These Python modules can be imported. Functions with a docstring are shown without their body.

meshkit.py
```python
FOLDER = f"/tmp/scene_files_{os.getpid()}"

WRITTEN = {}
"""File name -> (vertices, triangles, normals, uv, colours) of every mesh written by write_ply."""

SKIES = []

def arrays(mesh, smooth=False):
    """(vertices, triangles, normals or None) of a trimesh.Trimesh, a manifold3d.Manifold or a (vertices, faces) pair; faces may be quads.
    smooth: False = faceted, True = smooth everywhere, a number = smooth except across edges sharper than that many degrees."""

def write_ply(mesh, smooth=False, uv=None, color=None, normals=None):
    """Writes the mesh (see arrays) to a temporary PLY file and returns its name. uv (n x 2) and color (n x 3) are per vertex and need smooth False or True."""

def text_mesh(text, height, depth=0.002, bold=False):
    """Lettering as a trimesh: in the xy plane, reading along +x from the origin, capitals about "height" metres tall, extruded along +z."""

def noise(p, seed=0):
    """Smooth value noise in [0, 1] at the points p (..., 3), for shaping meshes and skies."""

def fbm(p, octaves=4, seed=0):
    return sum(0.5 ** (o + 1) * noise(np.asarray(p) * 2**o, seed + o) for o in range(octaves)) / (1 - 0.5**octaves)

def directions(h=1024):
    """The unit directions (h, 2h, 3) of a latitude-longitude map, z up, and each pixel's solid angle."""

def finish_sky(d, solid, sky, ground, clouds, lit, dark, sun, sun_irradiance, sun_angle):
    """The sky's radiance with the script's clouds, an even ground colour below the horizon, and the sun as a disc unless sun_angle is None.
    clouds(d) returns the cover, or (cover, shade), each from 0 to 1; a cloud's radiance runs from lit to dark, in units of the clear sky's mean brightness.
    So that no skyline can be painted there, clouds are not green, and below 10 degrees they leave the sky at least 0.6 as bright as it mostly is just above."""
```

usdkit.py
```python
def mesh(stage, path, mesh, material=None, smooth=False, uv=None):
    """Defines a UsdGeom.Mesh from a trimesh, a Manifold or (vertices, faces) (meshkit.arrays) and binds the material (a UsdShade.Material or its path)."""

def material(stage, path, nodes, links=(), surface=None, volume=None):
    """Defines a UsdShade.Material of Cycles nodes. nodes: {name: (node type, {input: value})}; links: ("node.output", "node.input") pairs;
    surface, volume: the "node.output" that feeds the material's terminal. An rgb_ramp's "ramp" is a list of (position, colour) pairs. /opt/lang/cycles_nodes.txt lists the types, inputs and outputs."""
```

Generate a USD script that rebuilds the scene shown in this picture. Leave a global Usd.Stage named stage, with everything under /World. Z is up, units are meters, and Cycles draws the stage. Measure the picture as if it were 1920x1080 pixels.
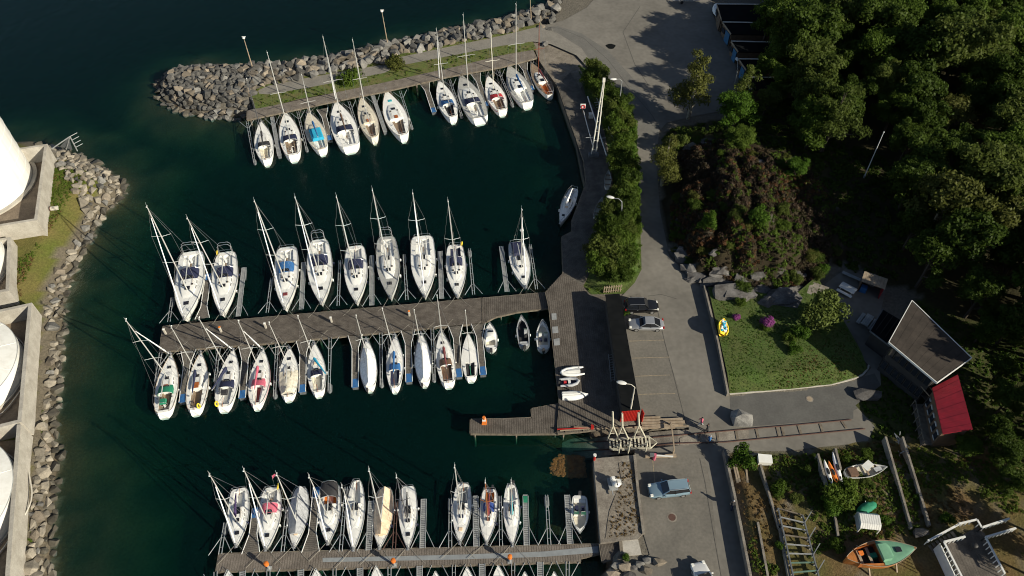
import math, random
import numpy as np, trimesh, shapely, shapely.affinity
import manifold3d as m3
from shapely.geometry import Polygon, LineString, Point, MultiPolygon
from pxr import Usd, UsdGeom, UsdLux, UsdShade, Sdf, Gf, Vt
import usdkit, meshkit

stage = Usd.Stage.CreateInMemory()
UsdGeom.SetStageUpAxis(stage, UsdGeom.Tokens.z)
UsdGeom.SetStageMetersPerUnit(stage, 1.0)
world = UsdGeom.Xform.Define(stage, '/World')
stage.SetDefaultPrim(world.GetPrim())
UsdGeom.Scope.Define(stage, '/World/Looks')
# ------------------------------------------------------------------ camera, sky, sun, exposure
FPX, CAMZ = 1400.0, 81.6
TILT = math.atan(1220 / FPX)
EXPOSURE = 0.42
SUN_AZ = math.atan2(0.855, -0.52)        # direction towards the sun, from +y towards +x
SUN_EL = math.radians(26)
SKY, SUN = 0.05, 1.25
cam = UsdGeom.Camera.Define(stage, '/World/camera')
cam.AddTranslateOp().Set(Gf.Vec3d(0, 0, CAMZ)); cam.AddRotateXOp().Set(math.degrees(TILT))
cam.CreateHorizontalApertureAttr(36.0); cam.CreateVerticalApertureAttr(36.0 * 9 / 16)
cam.CreateFocalLengthAttr(36.0 * FPX / 1920); cam.CreateClippingRangeAttr(Gf.Vec2f(1, 5000))
cam.CreateExposureAttr(EXPOSURE)
usdkit.material(stage, '/World/Looks/sky_look', {'s': ('sky_texture', {'sky_type': 'single_scattering', 'sun_disc': False, 'sun_elevation': SUN_EL, 'sun_rotation': SUN_AZ}),
                'b': ('background_shader', {'strength': SKY})}, [('s.color', 'b.color')], surface='b.background')
dome = UsdLux.DomeLight.Define(stage, '/World/sky')
UsdShade.MaterialBindingAPI.Apply(dome.GetPrim()).Bind(UsdShade.Material.Get(stage, '/World/Looks/sky_look'))
dome.GetPrim().SetCustomDataByKey('kind', 'structure')
sun = UsdLux.DistantLight.Define(stage, '/World/sun')
sun.CreateIntensityAttr(SUN); sun.CreateAngleAttr(0.5); sun.CreateColorAttr(Gf.Vec3f(1, .92, .74)); sun.CreateNormalizeAttr(True)
sd = Gf.Vec3d(math.sin(SUN_AZ) * math.cos(SUN_EL), math.cos(SUN_AZ) * math.cos(SUN_EL), math.sin(SUN_EL))
sun.AddOrientOp().Set(Gf.Quatf(Gf.Rotation(Gf.Vec3d(0, 0, 1), sd).GetQuat()))

# ------------------------------------------------------------------ pixels of the photograph to points of the place
CT, ST = math.cos(TILT), math.sin(TILT)
def ray(px, py):
    u, v = (px - 960) / FPX, (py - 540) / FPX
    return np.array([u, ST - v * CT, -CT - v * ST])
def at(px, py, z=0.0):
    d = ray(px, py); k = (z - CAMZ) / d[2]
    return np.array([d[0] * k, d[1] * k, z])
def ppm(py, z=1.0):                      # pixels per metre sideways at that row
    return FPX * (CT + (py - 540) / FPX * ST) / (CAMZ - z)
def above(base, px, py, plumb=1.0):      # the point of the pixel's ray that is closest to the vertical through base
    d = ray(px, py); k = (base[0] * d[0] + base[1] * d[1]) / (d[0] ** 2 + d[1] ** 2)
    p = np.array([0, 0, CAMZ]) + k * d
    return p
def W(pts, z=0.0):
    return [tuple(at(a, b, z)[:2]) for a, b in pts]
def PW(pts, z=0.0):
    return Polygon(W(pts, z)).buffer(0)

# ------------------------------------------------------------------ materials
LK = '/World/Looks/'
def pm(name, c, rough=.6, c2=None, scale=1.0, bump=0.0, bscale=None, metal=0.0, island=0.0, rnd=0.0, spec=.5, coat=0.0, detail=4, ramp=(.35, .65), trans=0.0, fine=0.0, stretch=None):
    n = {'p': ('principled_bsdf', {'roughness': rough, 'metallic': metal, 'specular_ior_level': spec, 'base_color': c, 'coat_weight': coat})}
    l, col = [], None
    if c2 is not None or bump:
        n['g'] = ('geometry', {})
        src = 'g.position'
        if stretch:
            n['mp'] = ('mapping', {'scale': stretch[:3], 'rotation': (0, 0, stretch[3] if len(stretch) > 3 else 0)})
            l.append(('g.position', 'mp.vector')); src = 'mp.vector'
    if c2 is not None:
        n['n'] = ('noise_texture', {'scale': scale, 'detail': detail, 'roughness': .6})
        n['r'] = ('rgb_ramp', {'ramp': [(ramp[0], c), (ramp[1], c2)]})
        l += [(src, 'n.vector'), ('n.fac', 'r.fac')]; col = 'r.color'
    if fine:
        n['nf'] = ('noise_texture', {'scale': scale * 9, 'detail': 3}); n['mf'] = ('map_range', {'from_min': .3, 'from_max': .7, 'to_min': 1 - fine, 'to_max': 1 + fine})
        n['xf'] = ('mix_color', {'blend_type': 'multiply', 'fac': 1.0, 'a': c, 'use_clamp': False})
        l += [(src, 'nf.vector'), ('nf.fac', 'mf.value'), ('mf.result', 'xf.b')]
        if col: l.append((col, 'xf.a'))
        col = 'xf.result'
    for k, (amount, node) in enumerate(((island, 'geometry'), (rnd, 'object_info'))):
        if amount:
            q = f'q{k}'
            n[q] = (node, {}); n['m' + q] = ('map_range', {'from_min': 0, 'from_max': 1, 'to_min': 1 - amount, 'to_max': 1 + amount})
            n['x' + q] = ('mix_color', {'blend_type': 'multiply', 'fac': 1.0, 'a': c, 'use_clamp': False})
            l += [(q + ('.random_per_island' if node == 'geometry' else '.random'), f'm{q}.value'), (f'm{q}.result', f'x{q}.b')]
            if col: l.append((col, f'x{q}.a'))
            col = f'x{q}.result'
    if col: l.append((col, 'p.base_color'))
    if bump:
        n['bn'] = ('noise_texture', {'scale': bscale or scale * 4, 'detail': 4}); n['b'] = ('bump', {'strength': bump, 'distance': .05})
        l += [(src, 'bn.vector'), ('bn.fac', 'b.height'), ('b.normal', 'p.normal')]
    out = 'p.BSDF'
    if trans:
        n['t'] = ('translucent_bsdf', {'color': c}); n['mx'] = ('mix_closure', {'fac': trans})
        if col: l.append((col, 't.color'))
        l += [('p.BSDF', 'mx.closure1'), ('t.BSDF', 'mx.closure2')]; out = 'mx.closure'
    usdkit.material(stage, LK + name, n, l, surface=out)
    return LK + name
def leafmat(name, c, c2, c3, trans=.22):
    n = {'p': ('principled_bsdf', {'roughness': .55, 'specular_ior_level': .12}), 'o': ('object_info', {}), 'g': ('geometry', {}), 'a': ('math', {'math_type': 'multiply_add', 'value2': .5, 'value3': 0.0}),
         's': ('math', {'math_type': 'multiply', 'value2': .5}), 'r': ('rgb_ramp', {'ramp': [(0, c), (.5, c2), (1, c3)]}), 't': ('translucent_bsdf', {}), 'm': ('mix_closure', {'fac': trans})}
    l = [('g.random_per_island', 's.value1'), ('o.random', 'a.value1'), ('s.value', 'a.value3'), ('a.value', 'r.fac'), ('r.color', 'p.base_color'), ('r.color', 't.color'), ('p.BSDF', 'm.closure1'), ('t.BSDF', 'm.closure2')]
    usdkit.material(stage, LK + name, n, l, surface='m.closure')
    return LK + name
def glassmat(name, c, rough=.05):
    return pm(name, c, rough, spec=.8)

M = {}
M['gel'] = pm('white_gelcoat', (.82, .82, .80), .25, (.76, .76, .73), 1.5, coat=.3)
M['gel_cream'] = pm('cream_gelcoat', (.74, .70, .60), .3, (.66, .63, .55), 1.5, coat=.2)
M['deck'] = pm('deck_paint', (.80, .80, .78), .5, (.70, .70, .68), 2.2, ramp=(.4, .75))
M['deck_cream'] = pm('cream_deck', (.66, .61, .50), .55, (.54, .50, .42), 2.2)
M['deck_grey'] = pm('grey_deck', (.42, .42, .40), .6, (.34, .34, .33), 2.5)
M['teak'] = pm('teak', (.36, .27, .19), .65, (.22, .16, .11), 3, island=.2)
M['varnish'] = pm('varnished_wood', (.42, .13, .03), .3, (.28, .08, .02), 3, coat=.5)
M['alu'] = pm('mast_alloy', (.62, .62, .60), .35, metal=.35)
M['alu_white'] = pm('painted_mast', (.72, .70, .62), .4)
M['alu_dark'] = pm('dark_mast', (.08, .08, .09), .4)
M['red_mast'] = pm('oiled_spar', (.22, .055, .03), .5)
M['steel'] = pm('stainless', (.6, .6, .6), .25, metal=.8)
M['galv'] = pm('galvanised', (.36, .37, .37), .55, (.25, .26, .27), 2, metal=.2)
M['galv_dark'] = pm('galvanised_dark', (.14, .15, .16), .6, (.09, .10, .11), 2)
M['window'] = glassmat('tinted_window', (.012, .014, .018))
M['hatch'] = glassmat('hatch_glass', (.02, .02, .025), .1)
M['black'] = pm('black_rubber', (.015, .015, .016), .6)
M['rope'] = pm('rope', (.30, .28, .24), .9)
for k, c in dict(navy=(.012, .016, .048), blue=(.02, .10, .27), royal=(.010, .035, .17), turquoise=(.015, .30, .48), teal=(.03, .27, .33), green=(.01, .16, .09), pink=(.42, .09, .14), red=(.42, .02, .03),
                 maroon=(.16, .03, .035), brown=(.12, .07, .045), beige=(.62, .47, .33), charcoal=(.025, .025, .028), grey=(.33, .34, .36), white=(.66, .67, .68), cream=(.60, .56, .46), orange=(.55, .14, .015),
                 yellow=(.72, .52, .03), purple=(.05, .03, .10)).items():
    M[k] = pm(k + '_canvas', c, .8, tuple(min(1, x * 1.35) for x in c), 3, bump=.25, bscale=6)
M['planks'] = pm('weathered_planks', (.31, .268, .23), .85, (.18, .152, .128), .9, island=.6, bump=.3, bscale=14, fine=.25)
M['planks_pale'] = pm('sun_bleached_planks', (.37, .32, .275), .85, (.24, .205, .175), .9, island=.5, bump=.3, bscale=14, fine=.25)
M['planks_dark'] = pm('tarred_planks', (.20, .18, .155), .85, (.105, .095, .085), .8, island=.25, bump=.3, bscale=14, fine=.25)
M['beam'] = pm('old_beam', (.20, .17, .13), .85, (.11, .09, .07), 2, bump=.3)
M['pale_wood'] = pm('pale_timber', (.42, .34, .25), .8, (.30, .23, .16), 2, island=.2)
M['conc'] = pm('concrete', (.44, .415, .37), .85, (.33, .305, .265), .7, bump=.2, bscale=9, fine=.12)
M['conc_pale'] = pm('pale_concrete', (.52, .49, .43), .85, (.42, .39, .34), .8, bump=.15, bscale=9, fine=.1)
M['conc_old'] = pm('old_concrete', (.26, .235, .20), .9, (.15, .13, .11), .9, bump=.4, bscale=7, fine=.2)
M['bund_floor'] = pm('bund_floor_dirt', (.21, .165, .12), .9, (.13, .10, .075), .5, fine=.2)
M['tank'] = pm('tank_paint', (.78, .78, .75), .5, (.66, .65, .61), 1.0, stretch=(1.2, 1.2, .10), ramp=(.42, .78))
M['asphalt'] = pm('asphalt', (.192, .179, .158), .9, (.128, .119, .105), .16, bump=.15, bscale=25, fine=.1, ramp=(.3, .7), detail=6)
M['asphalt_mid'] = pm('asphalt_strip', (.15, .145, .133), .9, (.125, .12, .112), .4, bump=.15, bscale=25, fine=.1)
M['asphalt_new'] = pm('asphalt_patch', (.105, .103, .097), .9, (.085, .083, .079), .5, bump=.15, bscale=25, fine=.1)
M['path'] = pm('path_asphalt', (.225, .21, .185), .9, (.18, .168, .148), .5, bump=.15, bscale=25, fine=.12)
M['line'] = pm('worn_line_paint', (.34, .27, .18), .8, (.19, .165, .125), 4)
M['tar'] = pm('tar_seam', (.045, .043, .04), .8, (.09, .085, .078), 3)
M['mat'] = pm('grey_deck_mat', (.25, .27, .285), .85, (.20, .215, .23), 1.5)
M['felt'] = pm('black_roof_felt', (.0075, .0085, .0095), .9, (.011, .012, .013), .8, spec=.04)
M['felt_brown'] = pm('brown_roof_felt', (.062, .052, .045), .95, (.041, .035, .031), .7, fine=.12, spec=.15)
M['tin_red'] = pm('red_roof', (.34, .014, .030), .55, (.25, .012, .024), 1.2)
M['red_paint'] = pm('red_paint', (.45, .02, .015), .5, (.36, .016, .012), 2)
M['black_wood'] = pm('black_boards', (.018, .017, .018), .7, (.03, .028, .028), 2)
M['white_paint'] = pm('white_paint', (.72, .72, .70), .5, (.62, .62, .60), 1.5)
M['blue_paint'] = pm('blue_door_paint', (.03, .12, .24), .5)
M['brown_wall'] = pm('brown_boards', (.13, .085, .055), .7, (.09, .06, .04), 2)
M['stone'] = pm('granite', (.165, .16, .15), .9, (.095, .092, .088), 1.3, rnd=.6, bump=.6, bscale=5, fine=.25)
M['stone_warm'] = pm('warm_granite', (.215, .18, .14), .9, (.13, .112, .09), 1.3, rnd=.4, bump=.5, bscale=5, fine=.2)
M['stone_wet'] = pm('wet_dark_stone', (.06, .055, .045), .6, (.10, .09, .07), 1.6, rnd=.4, bump=.5, bscale=5)
M['stone_pale'] = pm('pale_shore_rock', (.27, .24, .195), .9, (.165, .148, .122), 1.3, rnd=.35, bump=.5, bscale=5, fine=.2)
M['rock'] = pm('rock_slab', (.135, .13, .128), .9, (.065, .06, .058), .9, rnd=.2, bump=.6, bscale=3, fine=.25)
M['grass'] = pm('grass', (.075, .115, .018), .95, (.12, .11, .036), .6, bump=.8, bscale=9, fine=.3, detail=6)
M['lawn'] = pm('lawn', (.050, .092, .012), .95, (.065, .082, .018), .5, bump=.9, bscale=7, fine=.35, detail=6)
M['dry'] = pm('dry_grass', (.12, .085, .04), .95, (.065, .065, .02), .7, bump=.8, bscale=8, fine=.3, detail=6)
M['gravel'] = pm('gravel_dirt', (.23, .20, .165), .95, (.14, .12, .095), .8, bump=.6, bscale=10, fine=.3, detail=6)
M['weed'] = pm('orange_seaweed', (.30, .115, .022), .8, (.14, .055, .014), 1.2, bump=.6, bscale=6)
M['rust'] = pm('rusty_steel', (.10, .05, .038), .8, (.07, .036, .028), 3)
M['cradle'] = pm('cradle_paint', (.55, .52, .42), .6, (.42, .40, .32), 3)
M['cradle_green'] = pm('green_steel', (.12, .22, .17), .6, (.09, .15, .12), 3)
M['bark'] = pm('bark', (.055, .042, .03), .9, (.035, .027, .02), 4)
M['birch_bark'] = pm('birch_bark', (.42, .38, .31), .8, (.16, .14, .11), 5)
M['glass_green'] = glassmat('green_windscreen', (.03, .10, .07), .05)
M['skin'] = pm('skin', (.50, .30, .21), .6)
M['hair'] = pm('dark_hair', (.03, .02, .015), .7)
M['green_deck'] = pm('green_deck_paint', (.16, .34, .22), .5, (.13, .29, .19), 2)
M['oiled'] = pm('oiled_planking', (.46, .17, .04), .45, (.34, .12, .03), 2)
M['chrome'] = pm('rim_alloy', (.5, .5, .5), .3, metal=.7)
M['lampglow'] = pm('lamp_lens', (.70, .70, .66), .3)
M['redlight'] = pm('red_lens', (.4, .01, .01), .2)
for nm, c, mt in (('silver', (.46, .47, .49), .55), ('black_car', (.008, .008, .009), .0), ('blue_grey', (.24, .35, .43), .3), ('white_car', (.74, .74, .73), 0)):
    M['car_' + nm] = pm('car_paint_' + nm, c, .28, metal=mt, coat=.8)
M['leaf_dark'] = leafmat('leaf_dark', (.048, .080, .013), (.072, .112, .019), (.106, .145, .030), .45)
M['leaf_olive'] = leafmat('leaf_olive', (.074, .104, .021), (.106, .136, .030), (.14, .165, .043), .45)
M['leaf_mid'] = leafmat('leaf_mid', (.068, .116, .016), (.100, .152, .024), (.136, .185, .037), .45)
M['leaf_bright'] = leafmat('leaf_bright', (.055, .11, .012), (.075, .14, .018), (.10, .16, .028), .3)
M['leaf_lime'] = leafmat('leaf_lime', (.09, .125, .025), (.12, .15, .04), (.16, .18, .065), .3)
M['leaf_birch'] = leafmat('leaf_birch', (.080, .092, .020), (.105, .112, .028), (.13, .125, .036), .32)
M['leaf_purple'] = leafmat('leaf_purple', (.22, .05, .20), (.30, .08, .26), (.10, .10, .04))
M['heather'] = leafmat('heather_leaf', (.040, .036, .018), (.062, .040, .030), (.085, .052, .036), .15)
M['grassblade'] = leafmat('grass_blade', (.075, .120, .016), (.10, .145, .024), (.14, .14, .04), .3)

# ------------------------------------------------------------------ scene graph helpers
_n = {}
def path_for(parent, name):
    base = (parent.GetPath().pathString if parent else '/World')
    k = _n.get((base, name), 0); _n[(base, name)] = k + 1
    return f'{base}/{name}' + (f'_{k:03d}' if k else '')
def tag(o, label=None, cat=None, group=None, kind=None):
    o = o.GetPrim() if hasattr(o, 'GetPrim') else o
    for k, v in (('label', label), ('category', cat), ('group', group), ('kind', kind)):
        if v: o.SetCustomDataByKey(k, v)
    return o
class MB:
    def __init__(s): s.v, s.f, s.n = [], [], 0
    def add(s, v, f=None):
        if f is None:
            if hasattr(v, 'to_mesh'):
                mm = v.to_mesh(); v, f = mm.vert_properties[:, :3], mm.tri_verts
            else: v, f = v.vertices, v.faces
        v, f = np.asarray(v, float), np.asarray(f, int)
        if len(f) == 0: return s
        if f.shape[1] == 4: f = np.vstack([f[:, [0, 1, 2]], f[:, [0, 2, 3]]])
        s.v.append(v); s.f.append(f + s.n); s.n += len(v); return s
    def box(s, c, size, rz=0.0, top=1.0):
        h = np.array(size) / 2.0
        v = np.array([[x, y, z] for z in (-1, 1) for x, y in ((-1, -1), (1, -1), (1, 1), (-1, 1))], float)
        v[4:, :2] *= top
        v *= h; cr, sr = math.cos(rz), math.sin(rz)
        v = np.c_[v[:, 0] * cr - v[:, 1] * sr, v[:, 0] * sr + v[:, 1] * cr, v[:, 2]] + np.array(c)
        return s.add(v, [[0, 3, 2, 1], [4, 5, 6, 7], [0, 1, 5, 4], [1, 2, 6, 5], [2, 3, 7, 6], [3, 0, 4, 7]])
    def bar(s, p, q, w, h=None):                      # rectangular bar from p to q
        p, q = np.array(p, float), np.array(q, float); h = h or w
        d = q - p; d /= np.linalg.norm(d) + 1e-9
        a = np.cross(d, [0, 0, 1.0] if abs(d[2]) < .95 else [1.0, 0, 0]); a /= np.linalg.norm(a); b = np.cross(a, d)
        v = [e + i * a * w / 2 + j * b * h / 2 for e in (p, q) for i, j in ((-1, -1), (1, -1), (1, 1), (-1, 1))]
        return s.add(v, [[0, 3, 2, 1], [4, 5, 6, 7], [0, 1, 5, 4], [1, 2, 6, 5], [2, 3, 7, 6], [3, 0, 4, 7]][::1])
    def tube(s, pts, r, n=6):
        pts = np.array(pts, float); r = np.broadcast_to(r, (len(pts),))
        t = np.gradient(pts, axis=0); t /= np.linalg.norm(t, axis=1)[:, None] + 1e-9
        a = np.cross(t, [0, 0, 1.0]) if abs(t[0][2]) < .95 else np.cross(t, [1.0, 0, 0])
        a /= np.linalg.norm(a, axis=1)[:, None] + 1e-9; b = np.cross(t, a)
        ang = np.arange(n) * 2 * math.pi / n
        v = (pts[:, None] + r[:, None, None] * (np.cos(ang)[None, :, None] * a[:, None] + np.sin(ang)[None, :, None] * b[:, None])).reshape(-1, 3)
        f = [[i * n + j, i * n + (j + 1) % n, (i + 1) * n + (j + 1) % n, (i + 1) * n + j] for i in range(len(pts) - 1) for j in range(n)]
        s.add(v, f)
        m = len(pts) - 1
        s.add(v[:n], [[0, k + 1, k] for k in range(1, n - 1)]); s.add(v[m * n:], [[0, k, k + 1] for k in range(1, n - 1)])
        return s
    def loft(s, rings, cap=True, closed=True):        # rings: equal-length rings of points
        rings = np.array(rings, float); m, n = rings.shape[:2]
        f = [[i * n + j, i * n + (j + 1) % n, (i + 1) * n + (j + 1) % n, (i + 1) * n + j] for i in range(m - 1) for j in range(n if closed else n - 1)]
        s.add(rings.reshape(-1, 3), f)
        if cap:
            for k, o in ((0, 1), (m - 1, -1)):
                c = rings[k].mean(0); s.add(np.vstack([rings[k], c]), [[j, n, (j + 1) % n][::o] for j in range(n)])
        return s
    def extrude(s, poly, z0, z1):
        for g in getattr(poly, 'geoms', [poly]):
            if g.geom_type != 'Polygon' or g.area < 1e-4: continue
            t = trimesh.creation.extrude_polygon(g, z1 - z0, engine='earcut'); t.apply_translation([0, 0, z0]); s.add(t)
        return s
    def ball(s, c, r, sub=1):
        t = trimesh.creation.icosphere(subdivisions=sub); return s.add(t.vertices * np.array(r) + np.array(c), t.faces)
    def xf(s, fn): s.v = [fn(v) for v in s.v]; return s
    def data(s): return np.vstack(s.v), np.vstack(s.f)
def obj(name, mb, mat, parent=None, smooth=False):
    data = mb.data() if isinstance(mb, MB) else mb
    mo = usdkit.mesh(stage, path_for(parent, name), data, mat, smooth=smooth)
    return mo.GetPrim()
def fixn(mb):                                         # consistent outward faces for closed lumps
    v, f = mb.data(); t = trimesh.Trimesh(v, f, process=True); t.fix_normals(); return MB().add(t)
def thing(name, label, cat, loc=(0, 0, 0), rz=0.0, group=None, scale=None):
    x = UsdGeom.Xform.Define(stage, path_for(None, name)); x.AddTranslateOp().Set(Gf.Vec3d(*map(float, loc))); x.AddRotateZOp().Set(math.degrees(rz))
    if scale is not None: x.AddScaleOp().Set(Gf.Vec3f(*([scale] * 3 if np.ndim(scale) == 0 else scale)))
    return tag(x, label, cat, group)
def dup(root, label, loc, rz=0.0, scale=1.0, group=None):
    was = root.GetCustomData()
    nm = root.GetName()
    while nm[-4:-3] == '_' and nm[-3:].isdigit(): nm = nm[:-4]
    r = thing(nm, label, was['category'], loc, rz, group or was.get('group'), scale)
    r.GetReferences().AddInternalReference(root.GetPath()); r.SetInstanceable(True)
    return r
def struct(name, mb, mat, smooth=False, parent=None, kind='structure'):
    o = obj(name, mb, mat, parent, smooth); return tag(o, kind=kind)
def flat(poly, z):                                    # sheet of a polygon, facing up
    mb = MB()
    for g in getattr(poly, 'geoms', [poly]):
        if g.geom_type != 'Polygon' or g.area < .01: continue
        v, f = trimesh.creation.triangulate_polygon(g, engine='earcut')
        v = np.c_[v, np.full(len(v), z)]
        a = v[f]; n = np.cross(a[:, 1] - a[:, 0], a[:, 2] - a[:, 0])[:, 2]; f = np.where((n < 0)[:, None], f[:, ::-1], f)
        mb.add(v, f)
    return mb
def rough_sheet(poly, z, size=1.0, amp=.08, fr=.5, zf=None, seed=1):
    v, f = flat(poly, 0).data()
    v, f = trimesh.remesh.subdivide_to_size(v, f, size)
    t = trimesh.Trimesh(v, f); t.merge_vertices(); v, f = np.array(t.vertices), np.array(t.faces)
    nz = meshkit.fbm(np.c_[v[:, :2] * fr, np.zeros(len(v))], 3, seed)
    v[:, 2] = (zf(v[:, 0], v[:, 1]) if zf else z) + amp * nz
    return MB().add(v, f)
# ------------------------------------------------------------------ the lie of the land
LEFT_W = [(-400, 255), (0, 266), (60, 262), (110, 280), (150, 290), (200, 316), (238, 342), (232, 372), (200, 400), (182, 432), (165, 465), (150, 490), (135, 530), (125, 560), (122, 620), (116, 700), (106, 800), (114, 860), (106, 950), (101, 1010), (99, 1080), (98, 1250), (-400, 1250)]
BREAK_W = [(298, 165), (305, 147), (335, 132), (400, 128), (440, 128), (536, 125), (608, 113), (720, 90), (732, 86), (877, 55), (940, 40), (989, 25), (1047, 3), (1075, -20), (1110, -70), (1200, -100), (1200, 120), (1047, 170), (1013, 120), (1005, 100), (720, 152), (560, 192), (465, 216), (450, 222), (400, 218), (350, 211), (310, 195), (298, 180)]
EAST_W = [(1013, 118), (1050, 166), (1090, 265), (1103, 330), (1106, 345), (1112, 400), (1104, 500), (1064, 540), (1064, 580), (1074, 750), (1108, 812), (1112, 858), (1126, 1020), (1150, 1040), (1120, 1130), (1120, 1300), (3600, 1300), (3600, -200), (1300, -330), (1100, -140), (1047, 3)]
LEFT, BREAK, EAST = PW(LEFT_W), PW(BREAK_W), PW(EAST_W)
SLIP = PW([(1040, 813), (1290, 806), (1290, 838), (1108, 858), (1040, 860)], 1.0)
BREAK2 = BREAK.difference(EAST)
HILL = PW([(1480, -200), (1462, 0), (1450, 90), (1440, 160), (1400, 215), (1300, 232), (1248, 246), (1240, 320), (1242, 400), (1262, 470), (1300, 522), (1390, 545), (1480, 562), (1530, 512), (1590, 488), (1660, 535), (1700, 540), (1850, 640), (1900, 780), (1960, 960), (2600, 1200), (3600, 1200), (3600, -250)], 1.6)
LAWN = PW([(1325, 541), (1390, 545), (1480, 562), (1530, 520), (1590, 620), (1629, 690), (1610, 706), (1560, 720), (1480, 729), (1368, 737)], 2.0)
LAWN_S = LineString(W([(1330, 742), (1368, 740), (1480, 732), (1560, 723), (1612, 710), (1640, 690)], 1.7))
YARD = PW([(1366, 850), (1410, 846), (1480, 845), (1560, 836), (1640, 818), (1760, 815), (1900, 850), (1960, 960), (2000, 1250), (1440, 1250), (1412, 1080)], 2.2)
CLUB = PW([(1640, 690), (1612, 740), (1600, 765), (1640, 800), (1625, 832), (1700, 822), (1960, 900), (2300, 900), (1900, 640), (1720, 560), (1660, 640)], 1.6)
YARD_N = LineString(W([(1300, 850), (1410, 846), (1480, 845), (1560, 836), (1640, 818), (1960, 800)], 1.6))
LBANK = LEFT.buffer(-5.5)
KN = at(1385, 400, 4)
YCAP = at(80, 590, 2)[1]
shapely.prepare(LEFT); shapely.prepare(BREAK2); shapely.prepare(EAST); shapely.prepare(HILL)
def sdist(poly, P):                                   # positive inside
    d = shapely.distance(P, poly.boundary); return np.where(shapely.contains(poly, P), d, -d)
def ground(x, y, noise=True):
    x, y = np.atleast_1d(np.asarray(x, float)), np.atleast_1d(np.asarray(y, float)); P = shapely.points(x, y)
    dl, db, de = sdist(LEFT, P), sdist(BREAK2, P), sdist(EAST, P)
    out = -np.maximum(np.maximum(dl, db), de)
    nz = meshkit.fbm(np.c_[x * .12, y * .12, x * 0], 4, 3) - .5
    shelf = np.where(-dl < 9, 1.0, 0.0)
    z = -.3 - .13 * np.maximum(out, 0) - .03 * np.maximum(out - 5, 0) ** 1.5
    z = np.maximum(z, -8) + nz * np.clip(out * .3, 0, 1.4)
    z = np.where(dl > 0, np.minimum(np.clip(1.55 + (y - YCAP) / 3.0, 1.55, 3.0), -.25 + .62 * dl) + .12 * nz, z)
    z = np.where(db > 0, np.minimum(1.9, -.35 + .85 * db), z)
    ze = np.full_like(x, 1.54)
    dh = sdist(HILL, P)
    rise = np.where(dh > 0, 2.8 * (1 - np.exp(-np.maximum(dh, 0) * .08)), 0)
    k = np.exp(-((x - KN[0]) ** 2 / 190 + (y - KN[1]) ** 2 / 260))
    rise = rise + np.where(dh > 0, 4.2 * k * np.clip(dh / 5, 0, 1), 0)
    ze = ze + rise + np.where(dh > 0, nz * np.clip(dh * .3, 0, 2.2) + k * 2.6 * (np.abs(meshkit.fbm(np.c_[x * .30, y * .22, x * 0], 3, 19) - .5) * 4 - .5) * np.clip(dh / 3, 0, 1), 0)
    dn = sdist(LAWN, P); ze = np.where(dn > 0, 1.62 + .75 * np.clip(shapely.distance(P, LAWN_S) / 2.5, 0, 1), ze)
    dy = sdist(YARD, P); ze = np.where(dy > 0, np.maximum(ze, 1.56 + .95 * np.clip(shapely.distance(P, YARD_N) / 6, 0, 1)), ze)
    z = np.where(de > 0, ze, z)
    ds = sdist(SLIP, P); z = np.where(ds > 0, np.minimum(z, -.9), z)
    return z
def g1(x, y): return float(ground(x, y)[0])
def onland(px, py):                                   # the point of the ground seen at a pixel
    z = 1.6
    for _ in range(12): p = at(px, py, z); z = .5 * z + .5 * g1(p[0], p[1])
    return at(px, py, z)
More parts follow.
